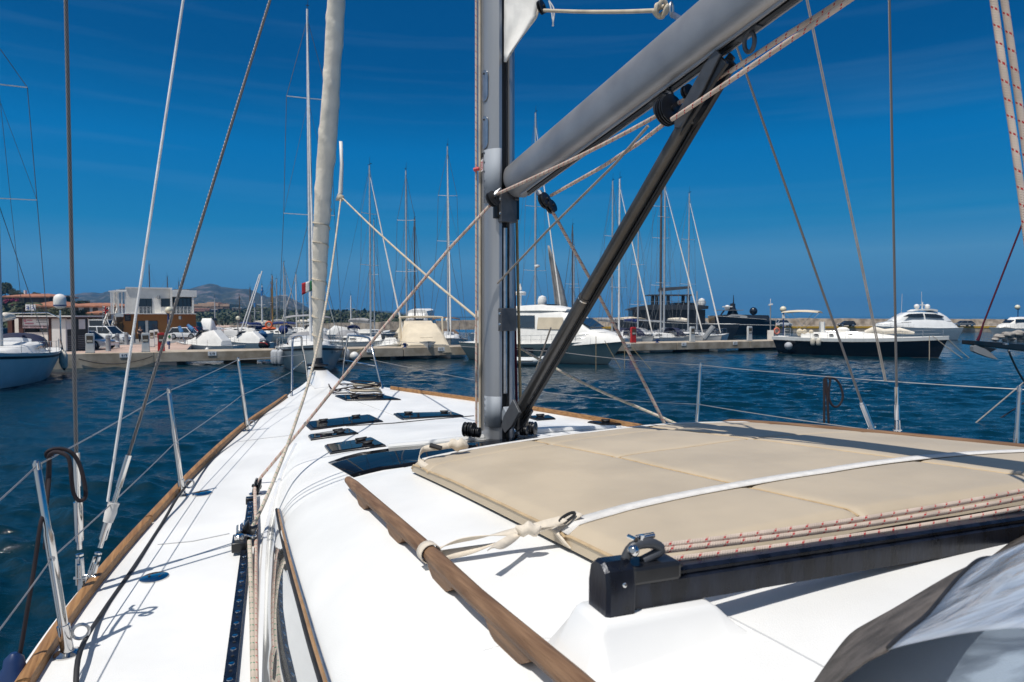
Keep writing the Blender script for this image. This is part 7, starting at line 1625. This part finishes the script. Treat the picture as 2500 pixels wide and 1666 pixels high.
m = MB(); m.box((sx(1690),-2.2,sz(747)),(sx(1640),2.2,sz(740))); m.build('sunpad', M['black'], o, smooth=False)
m = MB()
for k in range(14): x = sx(1712)+(sx(1545)-sx(1712))*k/13; m.tube([V((x,2.5,sz(746))), V((x,2.5,sz(737)))], .03, 5)
m.tube([V((sx(1712),2.5,sz(737))), V((sx(1545),2.5,sz(737)))], .03, 5); m.build('guard_rail', M['steel'], o)
for px, py in ((1708,740),(1700,770)): m = MB(); m.lathe([(.05,-.2),(.5,-.1),(.58,.3),(.45,.8),(.05,1.0)], V((sx(px),1.0,sz(py)-.3)), (0,0,1), 16); m.build('satellite_dome', M['white'], o)
m = MB(); m.loft([[V((sx(1740),-2.2,0)), V((sx(1740),2.2,0)), V((sx(1735),2.2,sz(800))), V((sx(1735),-2.2,sz(800)))], [V((sx(1700),-2.2,0)), V((sx(1700),2.2,0)), V((sx(1698),2.2,sz(772))), V((sx(1698),-2.2,sz(772)))]]); m.build('stern_stairs', M['greysteel'], o, smooth=False)
tu_ = empty('sail_boat_tender', (0,0,0)); bpy.data.objects.remove(tu_)
pe = gplace(1815, 122); Yq = 122; o = empty('explorer_yacht', pe, .0, False, 'black explorer yacht with a low dark superstructure moored beyond the pier end', 'superyacht')
ps = pe
def ex(px): return Pd(px,800,122).x-pe.x
rg = make_hull(o, ex(1894)-ex(1736), 4.6, 3.4, 2.6, M['hullblack'], full=3, tr=.9, rake=.02)
m = MB(); m.loft([[V((x,-1.8,z0)), V((x,-1.6,z1)), V((x,1.6,z1)), V((x,1.8,z0))] for x, z0, z1 in ((ex(1738),sz(785),sz(771)),(ex(1775),sz(785),sz(768)),(ex(1812),sz(785),sz(769)),(ex(1868),sz(785),sz(770)),(ex(1870),sz(785),sz(775)))]); m.build('superstructure', M['hullblack'], o, smooth=False)
m = MB(); m.loft([[V((ex(x),-1.85,sz(z0))), V((ex(x),-1.7,sz(z1))), V((ex(x),1.7,sz(z1))), V((ex(x),1.85,sz(z0)))] for x, z0, z1 in ((1762,782,775),(1780,783,767.5),(1800,783,768.5),(1816,784,772))]); m.build('wheelhouse', M['greysteel'], o, smooth=False); m = MB(); m.box((ex(1766),-1.9,sz(781)),(ex(1797),-1.78,sz(773))); m.build('window', M['darkglass'], o, smooth=False)
m = MB(); m.box((ex(1748),-1.6,sz(758.5)),(ex(1808),1.6,sz(757.2))); m.build('hardtop', M['greysteel'], o, smooth=False); m = MB(); m.bar(V((ex(1752),-1.4,sz(772))), V((ex(1762),-1.4,sz(758))), .3, .2); m.bar(V((ex(1781),-1.4,sz(770))), V((ex(1783),-1.4,sz(758))), .4, .2); m.build('hardtop_pillar', M['black'], o, smooth=False)
m = MB(); m.lathe([(1.0,0),(.8,.5),(.5,1.2),(.45,1.9),(.1,2.0)], V((ex(1788),0,sz(768))), (0,0,1), 10); m.tube([V((ex(1790),0,sz(752))), V((ex(1790),0,sz(721)))], [.16,.05], 8); m.build('mast', M['black'], o); m = MB(); m.box((ex(1766),-.8,sz(750.5)),(ex(1784),.8,sz(748))); m.ball(V((ex(1775),0,sz(752))), .5, n=12, m=8); m.build('radar_arch', M['white'], o)
m = MB(); m.ball(V((ex(1839),0,sz(760))), .7, n=14, m=10); m.tube([V((ex(1839),0,sz(770))), V((ex(1839),0,sz(763)))], .2, 8); m.build('black_dome', M['hullblack'], o)
m = MB(); 
for px in (1848,1858,1865): m.box((ex(px)-.15,-1.5,sz(786)),(ex(px)+.15,-1.3,sz(771)))
m.build('aft_pillars', M['black'], o, smooth=False); m = MB(); m.grid([[V((ex(x),-(2.15),sz(791+(x-1760)*.02))), V((ex(x),-(2.15),sz(792+(x-1760)*.02)))] for x in (1762,1800,1880)]); m.build('white_line', M['white'], o)

# black sloop without mast at the right
k0, k1 = Pz(1925,866,0), Pz(2300,877,0); mid = (k0+k1)/2; hd5 = math.atan2(k1.y-k0.y, k1.x-k0.x); Lb = (k1-k0).length+1.9
o = empty('black_sloop', V((mid.x+.4, mid.y+1.6, 0)), hd5, False, 'long black racing sloop without a mast, moored bow to the right past the pier end', 'sailboat'); rg = make_hull(o, Lb, 4.0, 1.55, 1.75, M['hullblack'], full=2.0, tr=.62, rake=.05, wl=.85)
m = MB()
for sg in (-1,1): m.grid([[V((r[0][0], sg*(r[0][1]+.02), r[0][2]+.02)), V((r[0][0]*.999, sg*(r[0][1]*.995+.02), r[0][2]-.26))] for r in rg])
m.build('white_sheer_band', M['pedestal'], o)
cabin(o, [(-Lb*.32,1.2,1.1,1.4,1.95),(-Lb*.1,1.25,1.1,1.4,2.05),(Lb*.12,.9,.7,1.5,1.95),(Lb*.22,.5,.35,1.5,1.75)], M['boatdeck']); side_windows(o, [(-Lb*.24,-Lb*.21,1.68,1.85),(-Lb*.15,-Lb*.12,1.70,1.86),(-Lb*.04,-Lb*.01,1.70,1.86)], lambda x, z: 1.22)
rails(o, rg, -Lb*.46, Lb*.47, 9, .55); bimini(o, -Lb*.33, 1.35, 3.75, 3.0, M['beigecover'])
m = MB(); m.lathe([(.05,0),(.5,.02),(.52,.25),(.3,.42),(.02,.45)], V((-Lb*.08,0,2.0)), (0,0,1), 18); m.build('liferaft_canister', M['offwhite'], o)
m = MB()
for x, r in ((-Lb*.33,.28),(-Lb*.30,.25),(-Lb*.26,.22)): m.ball(V((x,-.9,1.95)), r, (1,1,1.2), 10, 7)
m.build('stowed_bundles', M['beigecover'], o); m = MB(); random.seed(2)
m.tube([V((Lb*.05,-.3,2.05)), V((Lb*.1,-.4,2.25)), V((Lb*.16,-.3,2.1)), V((Lb*.24,-.2,2.2)), V((Lb*.32,-.1,2.0))], [.12,.30,.22,.26,.1], 10); m.build('folded_sail', M['uvsail'], o)
m = MB(); m.tube([V((-Lb*.42,-1.2,1.5)), V((-Lb*.42,-1.2,2.3)), V((-Lb*.42,1.2,2.3)), V((-Lb*.42,1.2,1.5))], .03, 6); m.box((-Lb*.22,-.25,1.9),(-Lb*.19,.25,2.9)); m.build('deck_gear', M['white'], o)
fenders(o, rg, [(-Lb*.235,-1),(-Lb*.20,-1)], M['cream_fender'], ['left one of two tan fenders on the black sloop','right one of two tan fenders on the black sloop'], 'tan fenders on the black sloop', hd5, tuple(o.location), r=.2, h=.62, drop=0)
m = MB(); c = Pd(1925,845,k0.y-.2); m.ball(c, .34, n=14, m=10); fo_ = empty('fender', c, 0, True, 'round grey fender hanging at the stern of the black sloop', 'fender'); m.build('ball', M['fender'], fo_)
m = MB(); q0 = Pd(2031,838,k0.y+1); m.grid([[Pd(2030-2+3*k, 832, k0.y), Pd(2029-2+4*k, 850, k0.y-.05), Pd(2029-1+8*k, 868, k0.y)] for k in (0,.5,1)]); fo_ = empty('hanging_cloth', q0, 0, True, 'grey cloth hanging down the black hull of the sloop', 'cloth'); cl_ = m.build('cloth', M['greycanvas'], fo_); s = cl_.modifiers.new('s','SOLIDIFY'); s.thickness = .02
for (pa, pb__, lab) in (((2269,820),(2269,880),'mooring rope falling straight down the black sloop bow'),((2276,820),(2353,877),'left mooring rope slanting from the black sloop bow'),((2312,826),(2368,876),'right mooring rope slanting from the black sloop stem')):
    e = Pz(pb__[0], pb__[1], -.05); a_ = Pd(pa[0], pa[1], e.y+(.0)); mm = MB(); mm.tube(sag(a_, e, .05, 8), .028, 6); tag(mm.build('mooring_line', M['rope_cream']), lab, 'rope', 'mooring lines of the black sloop')

# white motor yacht behind it, and the cruiser at the right edge
pw2 = gplace(2232, 98); o = empty('motor_yacht', pw2, math.pi, False, 'sleek white sports yacht with twin radar balls moored behind the black sloop', 'motor yacht'); Yq = 98
def qx(px): return -(Pd(px,800,Yq).x-pw2.x)
rg = make_hull(o, qx(2132)-qx(2330), 4.2, 1.75, 2.0, M['hullpale'], full=2.6, tr=.9, rake=.09, wl=.8)
cabin(o, [(qx(px),w_,w_*.8,sz_,H+(HZ-py)/F*Yq) for px, w_, py, sz_ in ((2326,1.4,797,1.5),(2312,1.7,786,1.6),(2285,1.85,779,1.7),(2215,1.85,779,1.8),(2180,1.5,784,1.9),(2150,.8,788.5,1.9),(2138,.2,791,1.9))], M['hullwhite'], 'deck_moulding')
hs2 = [(qx(px),w_,w_*.78,H+(HZ-784)/F*Yq,H+(HZ-py)/F*Yq) for px, w_, py in ((2312,1.1,782),(2300,1.35,772),(2284,1.45,763.5),(2240,1.45,761.5),(2205,1.3,764),(2186,1.1,774),(2172,.8,782))]
cabin(o, hs2, M['hullwhite'], 'superstructure')
for sg in (-1,1):
    m = MB(); m.prism([V((qx(px), sg*(1.50-.03*(776-py)), H+(HZ-py)/F*Yq)) for px, py in ((2190,773.5),(2206,767),(2240,765.5),(2240,774.5))], (0,sg*.05,0)); m.build('window', M['darkglass'], o, smooth=False)
    m = MB(); m.prism([V((qx(px), sg*(1.50-.03*(776-py)), H+(HZ-py)/F*Yq)) for px, py in ((2244,774),(2244,766),(2270,767),(2288,772.5),(2286,776))], (0,sg*.05,0)); m.build('window', M['darkglass'], o, smooth=False)
    m = MB(); m.prism([V((qx(px), sg*1.93, H+(HZ-py)/F*Yq)) for px, py in ((2180,788.4),(2205,787.4),(2205,786.2),(2182,787.2))], (0,sg*.04,0)); m.build('porthole', M['black'], o, smooth=False)
m = MB(); m.loft([[V((qx(px),-w_,H+(HZ-y0)/F*Yq)), V((qx(px),-w_,H+(HZ-y1)/F*Yq)), V((qx(px),w_,H+(HZ-y1)/F*Yq)), V((qx(px),w_,H+(HZ-y0)/F*Yq))] for px, w_, y0, y1 in ((2276,1.2,762,757),(2262,1.1,758.5,754.5),(2232,1.0,759,756),(2220,.7,761.5,760))]); m.build('radar_arch', M['white'], o, auto=30)
m = MB()
for px in (2237,2263): c_ = V((qx(px),.0,H+(HZ-749)/F*Yq)); m.ball(c_, .36, n=14, m=10); m.tube([c_-V((0,0,.6)), c_-V((0,0,.2))], .12, 8)
m.build('radar_balls', M['white'], o)
m = MB(); c_ = V((qx(2251),0,H+(HZ-755)/F*Yq)); m.tube([c_, c_+V((0,0,1.0))], .08, 6); m.bar(c_+V((-.4,0,.6)), c_+V((.4,0,.6)), .1, .1); m.tube([V((qx(2194),.6,H+(HZ-764)/F*Yq)), V((qx(2195),.6,H+(HZ-718)/F*Yq))], .025, 5); m.tube([V((qx(2243),.6,H+(HZ-755)/F*Yq)), V((qx(2242),.6,H+(HZ-713)/F*Yq))], .025, 5); m.build('antenna', M['white'], o)
rails(o, rg, 1.2, 5.4, 6, .5)
pr2 = gplace(2476, 112); o, rg, *_ = motor_yacht('motor_yacht', pr2, math.pi+.05, 8.6, 3.4, 'white cabin cruiser with dark windows at the right edge beyond the boulders', 1.4, 1.55, 'hullwhite', 1.75, [(.35,.95,.5,.8)], aft=-.42, fwd=.12)

# black bowsprit with its anchor reaching in from the right
by_ = 13.0; o = empty('black_bowsprit', Pd(2500,850,by_), 0, True, 'black bowsprit with a steel plough anchor reaching in at the right edge', 'bowsprit')
m = MB(); m.prism([Pd(2377,832,by_), Pd(2377,842,by_), Pd(3300,955,by_+3), Pd(3300,900,by_+3)], (0,.35,0)); m.build('sprit', M['black'], o, smooth=False, bevel=.01)
m = MB(); m.prism([Pd(2376,846,by_), Pd(2382,843,by_), Pd(2405,852,by_), Pd(2420,862,by_), Pd(2437,878,by_), Pd(2415,873,by_), Pd(2388,863,by_), Pd(2377,858,by_)], (0,.10,0)); m.build('anchor_fluke', M['greysteel'], o, smooth=False); m = MB(); m.prism([Pd(2402,846,by_+.02), Pd(2435,852,by_+.02), Pd(2418,861,by_+.02), Pd(2405,856,by_+.02)], (0,.2,0)); m.build('anchor_shank', M['black'], o, smooth=False)
m = MB(); m.tube([Pd(2455,842,by_), Pd(2455,838,by_)], .05, 8); m.build('roller', M['steel'], o)
m = MB(); m.tube([Pd(2387,832,by_), Pd(2393,817,by_), Pd(2401,790,by_), Pd(2500,536,by_), Pd(2560,380,by_), Pd(3200,-1280,by_)], [.03,.022,.016,.016,.016,.016], 6); tag(m.build('forestay', M['rope_maroon'], o))
m = MB(); m.tube(sag(Pd(2462,856,by_), Pd(2560,960,by_+2), .3, 10), .02, 6); m.build('bobstay', M['stay'], o)
for (pa, pb__, lab) in (((2520,915),(2381,1034),'worn rope running down into the water at the right edge'),((2520,970),(2438,1024),'dark rope end dipping into the water at the right edge')):
    e = Pz(pb__[0], pb__[1], -.03); a_ = Pd(pa[0], pa[1], e.y+2.5); a_ = e+(a_-e)*2.6; mm = MB(); mm.tube(sag(a_, e, .02, 6), .022, 6); tag(mm.build('mooring_line', M['rope_gray' if pb__[0] < 2400 else 'rope_dark']), lab, 'rope')
# chain sagging along the left quay wall
c0, c1 = qpt(190,-.15,.62), qpt(372,-.15,.72); mm = MB(); mm.tube(sag(c0, c1, .42, 16), .035, 6); tag(mm.build('quay_chain', M['blackmatt']), 'dark chain sagging along the quay wall under plate 619', 'chain')
for c in protos: pass
# ------------------------------------------------------------------ sea air
m, nt, b = newmat('sea_haze'); nt.nodes.remove(b)
pv = N(nt, 'ShaderNodeVolumePrincipled', Density=.00030); pv.inputs['Color'].default_value = (.10,.48,1,1); pv.inputs['Anisotropy'].default_value = .25
L(nt, pv.outputs[0], nt.nodes['Material Output'].inputs['Volume'])
mm = MB(); mm.box((-3500,-60,-3),(3500,3200,85)); o = mm.build('haze', m, smooth=False); tag(o, 'thin sea haze over the harbour and hills', kind='stuff')
